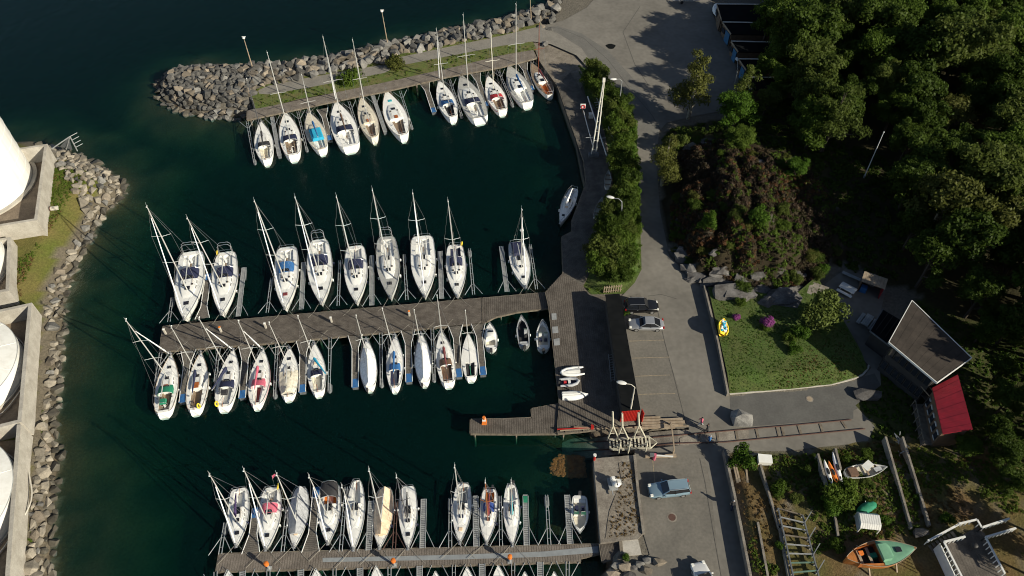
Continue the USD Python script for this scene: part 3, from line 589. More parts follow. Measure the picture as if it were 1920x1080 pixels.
# ------------------------------------------------------------------ sailing boats
def prof(s, tw, sm=.44):                              # half breadth along the hull, stern 0 to bow 1
    s = np.asarray(s, float)
    return np.where(s < sm, tw + (1 - tw) * np.sin(np.pi / 2 * np.clip(s / sm, 0, 1)) ** .9, 1 - np.clip((s - sm) / (1 - sm), 0, 1) ** 1.85)
def hull(t, L, B, fb, tw, mats, scoop=.05, full=1.0, sm=.44, deck=True, cockpit=None, depth=.5, rake=.05, boot=None, deckmat=None):
    S = np.linspace(0, 1, 25); w = prof(S, tw, sm) * B / 2; w[-1] = .015; w = w * np.where(S < .07, 1 - .30 * (1 - S / .07) ** 2, 1)
    u = np.clip((S - .35) / .65, 0, 1); zd = fb * (.92 + .30 * u ** 2); X = -L / 2 + L * S
    def ring(i, fw, z, dx): return X[i] + dx, w[i] * fw, z
    rows = [(1.0, 1.0), (.985, .66), (.93, .25), (.86, .02), (.55, -.55)]
    rr = []
    for i, s in enumerate(S):
        pts = []
        for fw, fz in rows:
            z = zd[i] * fz if fz > 0 else (fz * depth)
            low = 1 - max(0, min(1, z / zd[i]))
            dx = L * scoop * (1 - s) ** 8 * (1 - low) * 1.0 - L * rake * low * s ** 5 * 1.2
            pts.append((X[i] + dx, w[i] * fw, z))
        rr.append(pts + [(p[0], -p[1], p[2]) for p in pts[::-1]])
    rr = np.array(rr)
    hm = MB().loft(rr, cap=False, closed=False)
    obj('hull', hm, mats['hull'], t, 40)
    obj('transom', MB().add(rr[0], [[0, k, k + 1] for k in range(1, 9)]), mats['hull'], t)
    if boot: 
        st = MB()
        for sg in (1, -1):
            a = np.array([[X[i] + L * scoop * (1 - S[i]) ** 8 * .7, sg * (w[i] * .99 + .012), zd[i] * .80] for i in range(25)]); b = a - [0, 0, .12]; b[:, 1] -= sg * .005
            st.add(np.vstack([a, b]), [[i, i + 1, 26 + i, 25 + i] for i in range(24)])
        obj('sheer_stripe', st, boot, t)
    zdk = lambda x: np.interp(x, X, zd); wdk = lambda x: np.interp(x, X + L * scoop * (1 - S) ** 8, w)
    if deck:
        xs = X + L * scoop * (1 - S) ** 8
        out = Polygon(np.r_[np.c_[xs, w - .02], np.c_[xs, -(w - .02)][::-1]]).buffer(0)
        if cockpit is not None: out = out.difference(cockpit)
        for g in getattr(out, 'geoms', [out]):
            v, f = trimesh.creation.triangulate_polygon(g, engine='earcut'); v, f = trimesh.remesh.subdivide_to_size(np.c_[v, v[:, 0] * 0], f, .55)
            v[:, 2] = zdk(v[:, 0]) + .05 * (1 - (v[:, 1] / (np.maximum(wdk(v[:, 0]), .1))) ** 2) - .01
            n = np.cross(v[f][:, 1] - v[f][:, 0], v[f][:, 2] - v[f][:, 0])[:, 2]; f = np.where((n < 0)[:, None], f[:, ::-1], f)
            obj('deck', MB().add(v, f), deckmat or mats['deck'], t, 40)
    rail = MB()
    for sg in (1, -1): rail.tube([[X[i] + L * scoop * (1 - S[i]) ** 8, sg * w[i] * .985, zd[i] + .02] for i in range(25)], .035, 5)
    obj('toe_rail', rail, mats.get('rail', M['galv']), t, True)
    return zdk, wdk
def arch(hw, zt, x, n=9, zb=0.0, p=.65):              # an arch across the boat
    a = np.linspace(0, math.pi, n); return np.c_[np.full(n, x), hw * np.cos(a), zb + zt * np.sin(a) ** p]
SHORT = []
def sailboat(label, bow, stern, bpx, tip=None, short='', tw=.62, scoop=.05, hull_m='gel', deck_m='deck', boom=None, hood=None, cover=None, teak=False, furl=False, mast='alu', frac=.40, cockpit=True, cabin=True, spread=1, hatches=('black', 'black'), bimini=None, boot=None, seat=None, fend=2, wheel=False, lines=True, rail=True, cabin_m=None, bigwin=False, swing=0.0, outboard=False, tent=None, tiller=True, buoy=None, name='sailing_boat', sole='deck', group=None, cwid=.30, radar=False, ensign=False, solar=False, arch_=False):
    z0 = 1.1
    b, s = at(*bow, z0 + .1), at(*stern, .7); v = (b - s)[:2]; L = np.linalg.norm(v); ang = math.atan2(v[1], v[0]); mid = (b + s)[:2] / 2
    B = bpx / ppm((bow[1] + stern[1]) / 2, .8) * abs(math.sin(ang)) ** -.15 * .98 if abs(math.sin(ang)) > .4 else bpx / ppm((bow[1] + stern[1]) / 2, .8)
    B *= .93; fb = float(np.clip(.092 * L, .65, 1.15)); rng = np.random.default_rng(int(bow[0] * 7 + bow[1]))
    t = thing(name, label, 'sailboat', (*mid, 0), ang, group); SHORT.append((mid, short or label))
    H = dict(hull=M[hull_m], deck=M[deck_m], rail=M['teak'] if teak else M['galv'])
    ck = None; cx0, cx1 = -L * (.46 if scoop < .03 else .42), -L * .13
    ch = B * .5 * min(.60, .52 + .2 * (tw - .5))
    if cockpit:
        e = ch * (.62 if tw < .45 else .88); ck = Polygon([(cx0, -e), (cx0, e), (cx1, ch), (cx1, -ch)])
    zdk, wdk = hull(t, L, B, fb, tw, H, scoop, cockpit=ck, boot=M[boot] if boot else None)
    if cockpit:
        zf = fb * .92; q = np.array(ck.exterior.coords)[:-1]
        sole_z = zf - .62
        obj('cockpit_liner', MB().add(np.vstack([np.c_[q, np.full(4, zf + .03)], np.c_[q, np.full(4, sole_z)]]), [[k, k + 4, (k + 1) % 4 + 4, (k + 1) % 4] for k in range(4)]), M['gel'], t)
        obj('cockpit_sole', flat(ck, sole_z), M['teak' if teak else sole], t)
        for sg in (1, -1):
            e0, e1 = abs(q[0][1]), ch
            obj('seat', fixn(MB().add(np.array([[cx0 + .05, sg * (e0 - .02), sole_z], [cx1 - .02, sg * (e1 - .02), sole_z], [cx1 - .02, sg * e1 * .45, sole_z], [cx0 + .05, sg * e0 * .45, sole_z], [cx0 + .05, sg * (e0 - .02), zf - .22], [cx1 - .02, sg * (e1 - .02), zf - .22], [cx1 - .02, sg * e1 * .45, zf - .22], [cx0 + .05, sg * e0 * .45, zf - .22]]), [[0, 3, 2, 1], [4, 5, 6, 7], [0, 1, 5, 4], [1, 2, 6, 5], [2, 3, 7, 6], [3, 0, 4, 7]])), M[seat] if seat else M['teak' if teak else 'gel'], t)
        for sg in (1, -1):
            obj('winch', MB().tube([[cx1 - L * .1, sg * (ch + .13), zf], [cx1 - L * .1, sg * (ch + .13), zf + .22]], [.11, .085], 8), M['steel'], t)
        if wheel:
            a = np.linspace(0, 6.283, 17); wr = .36 + .012 * L; wx = cx0 + L * .07
            w_ = MB().tube(np.c_[np.full(17, wx), wr * np.cos(a), sole_z + .95 + wr * np.sin(a)], .025, 4)
            for k in range(3): w_.tube([[wx, wr * math.cos(k * 2.09), sole_z + .95 + wr * math.sin(k * 2.09)], [wx, 0, sole_z + .95]], .015, 4)
            obj('steering_wheel', w_, M['steel'], t); obj('pedestal', MB().box((wx + .15, 0, sole_z + .5), (.25, .25, 1.0), top=.7), M['gel'], t)
            obj('cockpit_table', MB().box((wx + L * .09, 0, sole_z + .55), (L * .07, .28, .06)), M['teak'], t)
        elif tiller: obj('tiller', MB().tube([[-L * .47, 0, zf + .12], [-L * .38, .05, zf + .30], [-L * .33, .08, zf + .32]], .03, 5), M['varnish'], t)
    ca, cb = cx1 - .02, L * .20
    cw = lambda x: np.minimum(B * cwid * (1 - .5 * np.clip((x - 0) / cb, 0, 1) ** 1.6), wdk(x) * .72)
    chh = .38 if L > 9 else .32; cz = chh
    if cabin:
        rings = []
        for k in range(9):
            x = ca + (cb - ca) * k / 8; h = chh * (1 - .72 * (k / 8) ** 2.2); wc = float(cw(x)); zb = float(zdk(x)) - .03
            if k == 8: h = .05
            rings.append([[x, wc, zb], [x, wc * .94, zb + h * .75], [x, wc * .8, zb + h * .98], [x, wc * .35, zb + h * 1.12], [x, -wc * .35, zb + h * 1.12], [x, -wc * .8, zb + h * .98], [x, -wc * .94, zb + h * .75], [x, -wc, zb]])
        obj('coachroof', MB().loft(rings), M[cabin_m or deck_m] if cabin_m or deck_m != 'deck_grey' else M['gel'], t, 35)
        for sg in (1, -1):
            nwin = 1 if bigwin else 3
            for j in range(nwin):
                x0 = ca + (cb - ca) * (.10 + .62 * j / nwin); x1 = x0 + (cb - ca) * (.58 if bigwin else .14)
                ys = [float(cw(x)) for x in (x0, x1)]; hh = [chh * (1 - .72 * ((x - ca) / (cb - ca)) ** 2.2) for x in (x0, x1)]
                pv = [[x0, sg * (ys[0] * .985 + .012), zdk(x0) + hh[0] * .22], [x1, sg * (ys[1] * .985 + .012), zdk(x1) + hh[1] * .22], [x1, sg * (ys[1] * .945 + .016), zdk(x1) + hh[1] * .66], [x0, sg * (ys[0] * .945 + .016), zdk(x0) + hh[0] * .66]]
                obj('window', MB().add(np.array(pv), [[0, 1, 2, 3]]), M['window'], t)
            obj('handrail', MB().tube([[ca + .3, sg * float(cw(ca)) * .55, zdk(ca) + chh * 1.12 + .06], [ca + (cb - ca) * .55, sg * float(cw(ca)) * .5, zdk(0) + chh * 1.0 + .06]], .025, 4), M['teak'], t)
        obj('companionway', MB().box((ca + .42, 0, zdk(ca) + chh * 1.13 + .02), (.85, .62, .06)), M['varnish'] if teak else M['window'], t)
    top = (lambda x: float(zdk(x)) + (chh * (1 - .72 * np.clip((x - ca) / (cb - ca), 0, 1) ** 2.2) * 1.12 if cabin and ca < x < cb else .05))
    hm = {'black': 'hatch', 'red': 'maroon', 'tan': 'beige', 'teal': 'teal', 'blue': 'navy'}
    if cabin and hatches:
        hs = .045 * L if L > 9 else .42
        for k, hx in enumerate((L * .075, L * .27)[:len(hatches)]):
            if hatches[k]: obj('hatch', MB().box((hx, 0, top(hx) + .03), (hs, hs * 1.1, .07), top=.9), M[hm[hatches[k]]], t)
        if L > 10:
            for sg in (1, -1): obj('hatch', MB().box((L * .03, sg * B * .15, top(L * .03) + .0), (.26, .26, .08), top=.9), M['hatch'], t)
    anchor = MB().box((L * .47, 0, zdk(L * .47) + .08), (.42, .10, .10)); anchor.box((L * .495, 0, zdk(L * .49) + .02), (.22, .34, .05)); obj('bow_roller', anchor, M['steel'], t)
    if rail:                                           # pulpit, pushpit, stanchions and lifelines
        pr = MB(); zr = .58
        xb = [L * .36, L * .44, L * .492]; yb = [float(wdk(x)) * .92 for x in xb]
        pr.tube([[xb[0], yb[0], zdk(xb[0]) + zr], [xb[1], yb[1], zdk(xb[1]) + zr + .03], [xb[2], yb[2] * .6, zdk(xb[2]) + zr + .06], [xb[2], -yb[2] * .6, zdk(xb[2]) + zr + .06], [xb[1], -yb[1], zdk(xb[1]) + zr + .03], [xb[0], -yb[0], zdk(xb[0]) + zr]], .022, 4)
        for sg in (1, -1):
            for x, y in zip(xb, yb): pr.tube([[x, sg * y, zdk(x)], [x, sg * y, zdk(x) + zr]], .02, 4)
        obj('pulpit', pr, M['steel'], t)
        pr = MB(); xa = -L * .5 + L * scoop + .12; ya = float(wdk(xa)) * .93; xc = xa + L * .11; yc = float(wdk(xc)) * .95
        pr.tube([[xc, yc, zdk(xc) + zr], [xa, ya, zdk(xa) + zr], [xa, -ya, zdk(xa) + zr], [xc, -yc, zdk(xc) + zr]], .022, 4)
        for x, y in ((xc, yc), (xa, ya)):
            for sg in (1, -1): pr.tube([[x, sg * y, zdk(x)], [x, sg * y, zdk(x) + zr]], .02, 4)
        obj('pushpit', pr, M['steel'], t)
        ll = MB()
        for sg in (1, -1):
            xs = np.linspace(xc, xb[0], 6); pts = [[x, sg * float(wdk(x)) * .96, zdk(x) + zr] for x in xs]; ll.tube(pts, .010, 3)
            for p in pts[1:-1]: ll.tube([[p[0], p[1], p[2] - zr], p], .016, 4)
        obj('lifelines', ll, M['steel'], t)
    if arch_:
        a_ = MB(); xa = -L * .46; ya = float(wdk(xa)) * .95
        for dx in (0, .5): a_.tube([[xa + dx, ya, zdk(xa)], [xa + dx - .3, ya * .95, zdk(xa) + 1.5], [xa + dx - .4, ya * .6, zdk(xa) + 1.75], [xa + dx - .4, -ya * .6, zdk(xa) + 1.75], [xa + dx - .3, -ya * .95, zdk(xa) + 1.5], [xa + dx, -ya, zdk(xa)]], .035, 5)
        obj('stern_arch', a_, M['steel'], t)
    mx = L / 2 - L * frac; mz = top(mx)
    C, S_ = math.cos(ang), math.sin(ang)
    loc = lambda p: np.array([(p[0] - mid[0]) * C + (p[1] - mid[1]) * S_, -(p[0] - mid[0]) * S_ + (p[1] - mid[1]) * C, p[2]])
    boomz = mz + .95
    if tip is not None:
        base = np.array([mid[0] + mx * C, mid[1] + mx * S_, mz]); T = loc(above(base, *tip)); base = np.array([mx, 0, mz - .05]); hm_ = T - base; Hh = hm_[2]
        r = .0045 * max(Hh, 8) + .018
        obj('mast', MB().tube([base, base + hm_ * .6, base + hm_ * .9, T], [r, r, r * .8, r * .55], 8), M[mast], t, 40)
        obj('masthead', MB().box(T + [0, 0, .08], (.35, .10, .12)).tube([T, T + [-.1, 0, .7]], .014, 4).ball(T + [.2, 0, .15], .09), M['alu'], t)
        rig = MB(); tips = {}
        fr = (.5,) if spread == 1 else (.36, .67)
        for k, q in enumerate(fr):
            p = base + hm_ * q; sw_ = B * (.36 - .06 * k)
            for sg in (1, -1):
                e = p + [-.22, sg * sw_, .08]; tips[(k, sg)] = e; obj('spreader', MB().tube([p, e], [.05, .032], 5), M[mast], t)
        for sg in (1, -1):
            chain = [[mx - .15, sg * float(wdk(mx)) * .93, zdk(mx)]] + [tips[(k, sg)] for k in range(len(fr))] + [base + hm_ * .97]
            rig.tube(chain, .012, 3); rig.tube([[mx - .5, sg * float(wdk(mx)) * .93, zdk(mx)], base + hm_ * fr[0]], .010, 3)
        rig.tube([T, [-L / 2 + L * scoop + .1, 0, zdk(-L * .45) + .1]], .012, 3)
        hd = base + hm_ * (.97 if L > 9.5 else .86); stem = np.array([L * .475, 0, zdk(L * .47) + .1])
        rig.tube([stem, hd], .012, 3)
        obj('rigging', rig, M['steel'], t)
        if furl:
            a = stem + (hd - stem) * .05; c = stem + (hd - stem) * .93
            obj('furled_jib', MB().tube([a, a + (c - a) * .15, a + (c - a) * .5, c], [.06, .105, .085, .05], 7), M['white' if furl is True else furl], t, True)
    if tip is not None or boom:
        bl = min(L * .40, mx + L * .36); be = np.array([mx - bl * math.cos(swing), bl * math.sin(swing), boomz + .05]); bs = np.array([mx - .15, 0, boomz])
        obj('boom', MB().tube([bs, be], .07, 6), M[mast], t, True)
        if boom:
            d = be - bs; cr = []
            for k, (f_, rr_) in enumerate(((.0, .20), (.06, .26), (.3, .19), (.65, .14), (.97, .08))):
                c = bs + d * f_; a = np.arange(8) * math.pi / 4; n_ = np.array([-d[1], d[0], 0]) / np.linalg.norm(d[:2])
                cr.append([c + n_ * rr_ * math.cos(x) * .75 + np.array([0, 0, .10 + rr_ * 1.25 * math.sin(x)]) for x in a])
            obj('sail_cover', MB().loft(cr), M[boom], t, True)
    if hood:
        x1 = ca + L * .085; hw = B * .33; zb = zdk(ca) + .02; xx = ca - L * .055
        rg = [arch(hw * .9, .18, x1, zb=zb + .2), arch(hw * .98, .62, ca + L * .035, zb=zb), arch(hw, .78, xx, zb=zb - .02)]
        obj('sprayhood', MB().loft(rg, cap=False, closed=False), M[hood], t, 40)
        obj('hood_window', MB().loft([arch(hw * .62, .30, x1 - L * .006, zb=zb + .165), arch(hw * .68, .60, ca + L * .045, zb=zb + .03)], cap=False, closed=False), M['window'], t, 40)
        obj('hood_frame', MB().tube(arch(hw * 1.005, .79, xx - .01, zb=zb - .02), .025, 4), M['steel'], t)
    if bimini:
        xa, xb2 = cx0 - L * .01, cx1 - L * .05; zb = zdk(cx0) + .75; hw = B * .40
        obj('bimini', MB().loft([arch(hw * .9, .9, xa, zb=zb - .2, p=.35), arch(hw, 1.0, (xa + xb2) / 2, zb=zb - .15, p=.35), arch(hw * .92, .95, xb2, zb=zb - .2, p=.35)], cap=False, closed=False), M[bimini], t, 40)
        obj('bimini_frame', MB().tube(arch(hw * .92, 1.6, xb2, zb=zdk(0), p=.35), .025, 4).tube(arch(hw * .9, 1.6, xa, zb=zdk(0), p=.35), .025, 4), M['steel'], t)
    if cover:                                          # tarpaulin over a ridge
        cst, cen = (-L * .44, L * .28) if cover != 'cream' else (-L * .40, L * .02); rg = []
        for k in range(9):
            x = cst + (cen - cst) * k / 8; wv_ = float(wdk(x)) * .93; rz_ = zdk(x) + (1.02 - .55 * (k / 8) ** 1.5) * (.75 if cover == 'cream' else 1) + .05 * math.sin(k * 2.1)
            zb = zdk(x) + .12
            rg.append([[x, wv_, zb - .08], [x, wv_ * .97, zb + .03], [x, wv_ * .5, (zb + rz_) / 2 + .02 - .05 * (k % 2)], [x, .02, rz_], [x, -wv_ * .5, (zb + rz_) / 2 + .02 - .05 * ((k + 1) % 2)], [x, -wv_ * .97, zb + .03], [x, -wv_, zb - .08]])
        obj('tarpaulin', MB().loft(rg, cap=True, closed=False), M[cover], t, 30)
    if tent:
        x0, x1, wd, colr = tent; zb = zdk(0) + .55
        obj('cockpit_cover', fixn(MB().box(((x0 + x1) / 2 * L, 0, zb), (abs(x1 - x0) * L, wd * B, .35), top=.8)), M[colr], t)
    if solar: obj('solar_panel', MB().box((-L * .25, -B * .17, zdk(-L * .3) + .35), (L * .36, B * .16, .05)), M['grey'], t)
    for k in range(fend):
        for sg in (1, -1):
            x = L * (.13 - .24 * k); y = sg * (float(wdk(x)) + .10)
            if rng.random() < .8: obj('fender', MB().tube([[x, y, .22], [x, y, .30], [x, y, .72], [x, y, .82]], [.04, .12, .12, .04], 7), M['gel'] if rng.random() < .75 else M['navy'], t, True)
    if outboard:
        obj('outboard_motor', MB().box((-L * .50, B * .14, .75), (.36, .30, .46), top=.8).box((-L * .50, B * .14, .25), (.14, .10, .8)), M['charcoal'], t)
    if buoy:
        a = np.linspace(0, 6.283, 13); x = -L * .44; y = float(wdk(x)) * .95 * (1 if buoy[1] == 'p' else -1)
        obj('lifebuoy', MB().tube(np.c_[x + .30 * np.cos(a), y + .1 * np.sin(a), zdk(x) + .5 + .30 * np.sin(a)], .09, 6), M[buoy[0]], t, True)
    if radar: obj('radar_dome', MB().tube([[-L * .47, B * .3, zdk(-L * .4)], [-L * .47, B * .3, zdk(-L * .4) + 2.2]], .04, 5).ball((-L * .47, B * .3, zdk(-L * .4) + 2.35), (.3, .3, .16), 2), M['gel'], t, True)
    if ensign:
        obj('ensign_staff', MB().tube([[-L * .48, .3, fb], [-L * .55, .3, fb + 1.6]], .02, 4), M['steel'], t)
        obj('ensign', MB().add(np.array([[-L * .548, .3, fb + 1.55], [-L * .60, .55, fb + 1.2], [-L * .61, .50, fb + .75], [-L * .53, .3, fb + 1.05]]), [[0, 1, 2, 3]]), M['pink'], t)
    if lines:
        ml = MB()
        for sg in (1, -1): ml.tube([[L * .46, sg * .15, zdk(L * .46)], [L * .5 + .9, sg * 1.1, 1.0], [L * .5 + 1.7, sg * 1.9, 1.0]], .02, 4)
        obj('mooring_lines', ml, M['rope'], t)
    return t
N_ = dict(hatches=('black', 'black'))
sb = sailboat
# along the breakwater
sb('white sailboat with dark mast and dark-rimmed hood, westernmost on the breakwater boardwalk', (489, 227), (500, 305.5), 38, (463, 150), 'the westernmost breakwater boat', tw=.45, mast='alu_dark', boom='charcoal', hood='charcoal', sole='cream', seat='cream', hatches=())
sb('white sailboat with navy sprayhood and teak cockpit, second from west on the breakwater', (535, 210), (551, 298), 43, (501.5, 101), 'the navy-hooded teak boat', tw=.55, hood='navy', teak=True, wheel=True)
sb('small sailboat with a bright turquoise cover over its cabin and cockpit', (578, 210), (605, 286), 41, (566, 142), 'the turquoise-covered boat', tw=.45, boom='blue', tent=(-.28, .03, .58, 'turquoise'), deck_m='deck_cream', hatches=())
sb('large white sailboat with brown sail cover and navy hood beside the round green bush', (630, 191), (658, 281.5), 52, (606, 72), 'the brown-sailed big boat', tw=.72, boom='brown', hood='navy', wheel=True, furl=True, arch_=False)
sb('narrow cream sailboat with teak cockpit moored at the breakwater boardwalk', (677, 183), (702.5, 264.5), 39, (661.5, 77), 'the narrow cream boat', tw=.32, hull_m='gel_cream', deck_m='deck_cream', teak=True)
sb('mastless white sailboat with a teal bow hatch at the breakwater', (724, 170.5), (757.5, 261), 47, None, 'the mastless teal-hatched boat', tw=.36, hatches=('black', 'teal'), teak=True, deck_m='deck')
sb('white sailboat with a bright blue dodger and dark cockpit at the breakwater', (823.5, 151), (850, 226), 39, (818.5, 57), 'the blue-dodger boat', tw=.42, hood='blue', sole='charcoal', seat='charcoal', furl=True)
sb('grey decked sailboat with navy hood and tall thin mast at the breakwater', (864.5, 141.5), (901, 228), 50, (868.5, 30), 'the grey-decked boat', tw=.7, deck_m='deck_grey', hood='navy', wheel=True, spread=1, bigwin=True)
sb('sailboat with bright red sprayhood and cream mast', (914.5, 142), (942.5, 212), 40, (920, 56.5), 'the red-hooded boat', tw=.5, hood='red', mast='alu_white', boot='red', teak=True)
sb('white sailboat with bright blue sail cover, second from the boardwalk end', (954, 123), (989.5, 198.5), 46, (967.5, 9.6), 'the blue-sailed boat', tw=.55, boom='blue', deck_m='deck_grey', hatches=('black',))
sb('wooden sailboat with reddish brown mast, maroon sail and orange varnished cockpit', (995.5, 117), (1032, 180), 33, (1011, 40), 'the varnished wooden boat', tw=.5, mast='red_mast', boom='maroon', cabin_m='gel', deck_m='teak', sole='orange', seat='varnish', hatches=('black',), scoop=.01)
# north side of the middle pier
sb('big white sloop with furled jib at the outer end of the middle pier', (346, 602), (362, 471), 58, (275.6, 388), 'the outermost big sloop', tw=.78, hood='navy', furl=True, spread=2, arch_=True, radar=False, wheel=True, scoop=.03)
sb('white sloop with navy hood and an orange lifebuoy on its stern', (415.5, 592.5), (426, 472), 52, (351.5, 409.7), 'the lifebuoy sloop', tw=.7, hood='navy', furl=True, spread=2, arch_=True, buoy=('yellow', 's'), wheel=True, scoop=.03)
sb('white sloop with wide blue sprayhood and one dark red deck hatch', (534, 582), (539.5, 463), 49, (477.3, 377.7), 'the red-hatched sloop', tw=.82, hood='blue', furl=True, spread=2, hatches=('black', 'red'), wheel=True, scoop=.03)
sb('white sloop with a railed stern arch and small navy hood over its cockpit', (602.5, 572.5), (598.5, 448.7), 52, (553.4, 370.5), 'the stern-arch sloop', tw=.66, hood='navy', furl=True, spread=2, wheel=True, arch_=True, scoop=.03)
sb('white sloop with navy sail cover and navy sprayhood, bow to the middle pier', (668.3, 570.3), (667, 460.7), 48, (631, 369.3), 'the navy-sailed sloop', tw=.72, hood='navy', boom='navy', furl=False, spread=2, scoop=.03)
sb('sloop with grey foredeck and two large dark cabin windows', (733, 561.5), (724.5, 443.5), 48, (698.3, 356.4), 'the grey-foredeck sloop', tw=.7, spread=2, bigwin=True, wheel=True, arch_=True, scoop=.03, deck_m='deck_grey', cabin_m='gel')
sb('largest white sloop with wide stern and long dark side windows', (796.8, 559), (792, 442.3), 52, (773.9, 363), 'the wide-sterned sloop', tw=.86, spread=2, bigwin=True, wheel=True, furl=True, scoop=.03)
sb('white sloop with navy hood and navy cockpit, last of the eight on the middle pier', (858, 558), (853.3, 458), 42, (840, 377.3), 'the last of the eight sloops', tw=.7, hood='navy', boom='grey', spread=1, buoy=('yellow', 'p'), bimini=None, seat='navy', scoop=.03)
sb('lone white sailboat with dark blue cockpit tent, berthed apart near the quay corner', (986.7, 539.4), (966.2, 452.2), 42, (978.2, 393.2), 'the lone blue-tented boat', tw=.7, tent=(-.42, -.14, .55, 'navy'), spread=1, hatches=('black', 'black'), radar=True, furl=True, scoop=.03)
sb('white sailboat without mast tied alongside the curved shaded boardwalk', (1049.7, 418), (1078, 352), 27, None, 'the boat at the curved boardwalk', tw=.6, boom='white', hatches=('tan', 'black'), lines=False, scoop=.03)
# south side of the middle pier
sb('white sailboat with dark green hood and green cockpit cover, outermost below the pier', (320, 661.5), (305.5, 779.5), 46, (236.7, 601.4), 'the green-hooded boat', tw=.66, hood='green', tent=(-.36, -.28, .28, 'green'), teak=True, furl=True, spread=2, wheel=True)
sb('white sailboat with small navy sail and yellow bag in its teak cockpit', (376, 657.5), (364.5, 774.5), 43, (321.8, 614.6), 'the yellow-bag boat', tw=.6, boom='navy', teak=True, buoy=('yellow', 's'))
sb('white sailboat with wide dark navy wraparound hood and orange hatchboard', (437, 652.3), (417.6, 768.4), 45, (373.8, 598.3), 'the wraparound navy boat', tw=.6, hood='navy', boom='navy', swing=.35, tent=(-.30, -.22, .30, 'charcoal'), furl=True, buoy=('yellow', 'p'))
sb('white sailboat with faded pink canvas over boom and cockpit', (492.5, 651.5), (479.7, 764.5), 43, (447.7, 604.6), 'the pink canvas boat', tw=.42, boom='pink', hood='pink', boot='pink', furl=True, sole='maroon')
sb('white sailboat with pale cream cockpit cover, below the middle pier', (541.8, 648.4), (539.8, 748.2), 41, (505.2, 607.7), 'the cream-covered boat', tw=.55, cover='cream', hatches=('black', 'black'))
sb('sailboat with a turquoise sail cover swung out to the left and navy hood', (588.3, 640.3), (596.8, 740), 38, (559.1, 595.5), 'the swung turquoise sail boat', tw=.55, boom='turquoise', swing=-.42, hood='navy', hatches=('tan',), seat='cream')
sb('small boat fully under a pale grey tarpaulin, farther from the quay of two', (686.8, 633.3), (693, 730), 36, (668.1, 594.6), 'the outer tarpaulin boat', tw=.5, cover='white', cabin=False, cockpit=False, hatches=(), outboard=True)
sb('sailboat with blue sail cover, curved blue hood and blue cockpit cushions', (740.8, 626.2), (739.8, 732), 36, (717.4, 581.4), 'the blue cushion boat', tw=.45, boom='blue', hood='blue', seat='navy', hatches=('blue',))
sb('small boat fully under a pale grey tarpaulin, nearer to the quay of two', (789.7, 623), (795.8, 721), 35, (776.9, 584.4), 'the inner tarpaulin boat', tw=.5, cover='white', cabin=False, cockpit=False, hatches=(), outboard=True)
sb('white sailboat with brown hood and maroon sail strip, red rudder', (826.4, 618), (841.6, 723), 39, (819.8, 557), 'the brown-hooded boat', tw=.62, boom='maroon', hood='brown', seat='brown', sole='beige', boot=None)
# open keelboat
t = sb('open white keelboat with long black cockpit and a green tiller', (877.3, 621), (883.4, 711.7), 34, (872.8, 585.5), 'the open black-cockpit keelboat', tw=.62, cockpit=True, cabin=False, sole='charcoal', seat='charcoal', hatches=(), rail=False, fend=0, tiller=False)
obj('tiller', MB().tube([[-3.2, 0, .8], [-1.5, .05, .95]], .05, 5), M['green'], t)
# north side of the bottom pier
sb('white sailboat with dark purple sail strip, leftmost on the bottom pier', (441, 1024), (449.2, 912), 44, (393.2, 890.5), 'the purple-sailed boat', tw=.75, boom='purple', furl=True, scoop=.03, sole='deck')
sb('white sailboat with dusty pink hood, yellow lifebuoys and a pink flag', (496.5, 1031), (510.3, 910), 48, (457.4, 881.4), 'the pink flag boat', tw=.62, hood='pink', furl=True, buoy=('yellow', 'p'), ensign=True, scoop=.03, wheel=True, hatches=('', 'black'))
sb('boat under a creased silvery tarpaulin with a tan bow hatch', (550, 1025.4), (565.3, 911), 42, (518.9, 889.5), 'the silver tarpaulin boat', tw=.55, cover='grey', hatches=('', 'tan'), cockpit=False, scoop=.03)
sb('white sailboat with a large black cockpit canopy', (613.2, 1019), (620.3, 905), 46, (579.6, 893.6), 'the black canopy boat', tw=.78, bimini='charcoal', furl=True, hatches=('', 'black'), scoop=.03, seat='orange')
sb('slender white racing sailboat with cluttered cockpit between black canopy and beige tarpaulin', (662, 1032), (669.6, 898), 39, (641.1, 912), 'the slender racing boat', tw=.4, furl=True, hatches=(), deck_m='deck', scoop=.02, fend=0)
sb('boat under a beige tarpaulin on the bottom pier', (710.3, 1028), (723.6, 912), 41, (692, 881.4), 'the beige tarpaulin boat', tw=.62, cover='beige', hatches=('', 'tan'), cockpit=False, scoop=.03)
sb('white racing sailboat with a long grey panel on deck and dark mast', (764.3, 1029), (765.3, 908), 39, (743.5, 893.6), 'the grey panel racer', tw=.7, boom='charcoal', solar=True, mast='alu_dark', cockpit=False, scoop=.03, hatches=('black', 'black'))
sb('white sailboat with small navy hatch cover and tan bow hatch', (861.7, 1018), (869.2, 903), 40, (852.4, 874.7), 'the tan bow hatch boat', tw=.62, hatches=('blue', 'tan'), boom=None, scoop=.03, sole='deck_grey', seat='deck_grey')
sb('white sailboat with royal blue folded hood and red cockpit seats', (911.6, 1019), (919.2, 913), 37, (910, 903), 'the royal blue hood boat', tw=.72, hood='royal', mast='varnish', seat='orange', boom='maroon', outboard=True, scoop=.03, hatches=('black',))
sb('narrow white sailboat with a thin teal sail cover, last on the bottom pier', (961, 1023), (958, 905), 35, (958.5, 902.8), 'the thin teal sail boat', tw=.5, boom='teal', outboard=True, scoop=.03, hatches=())
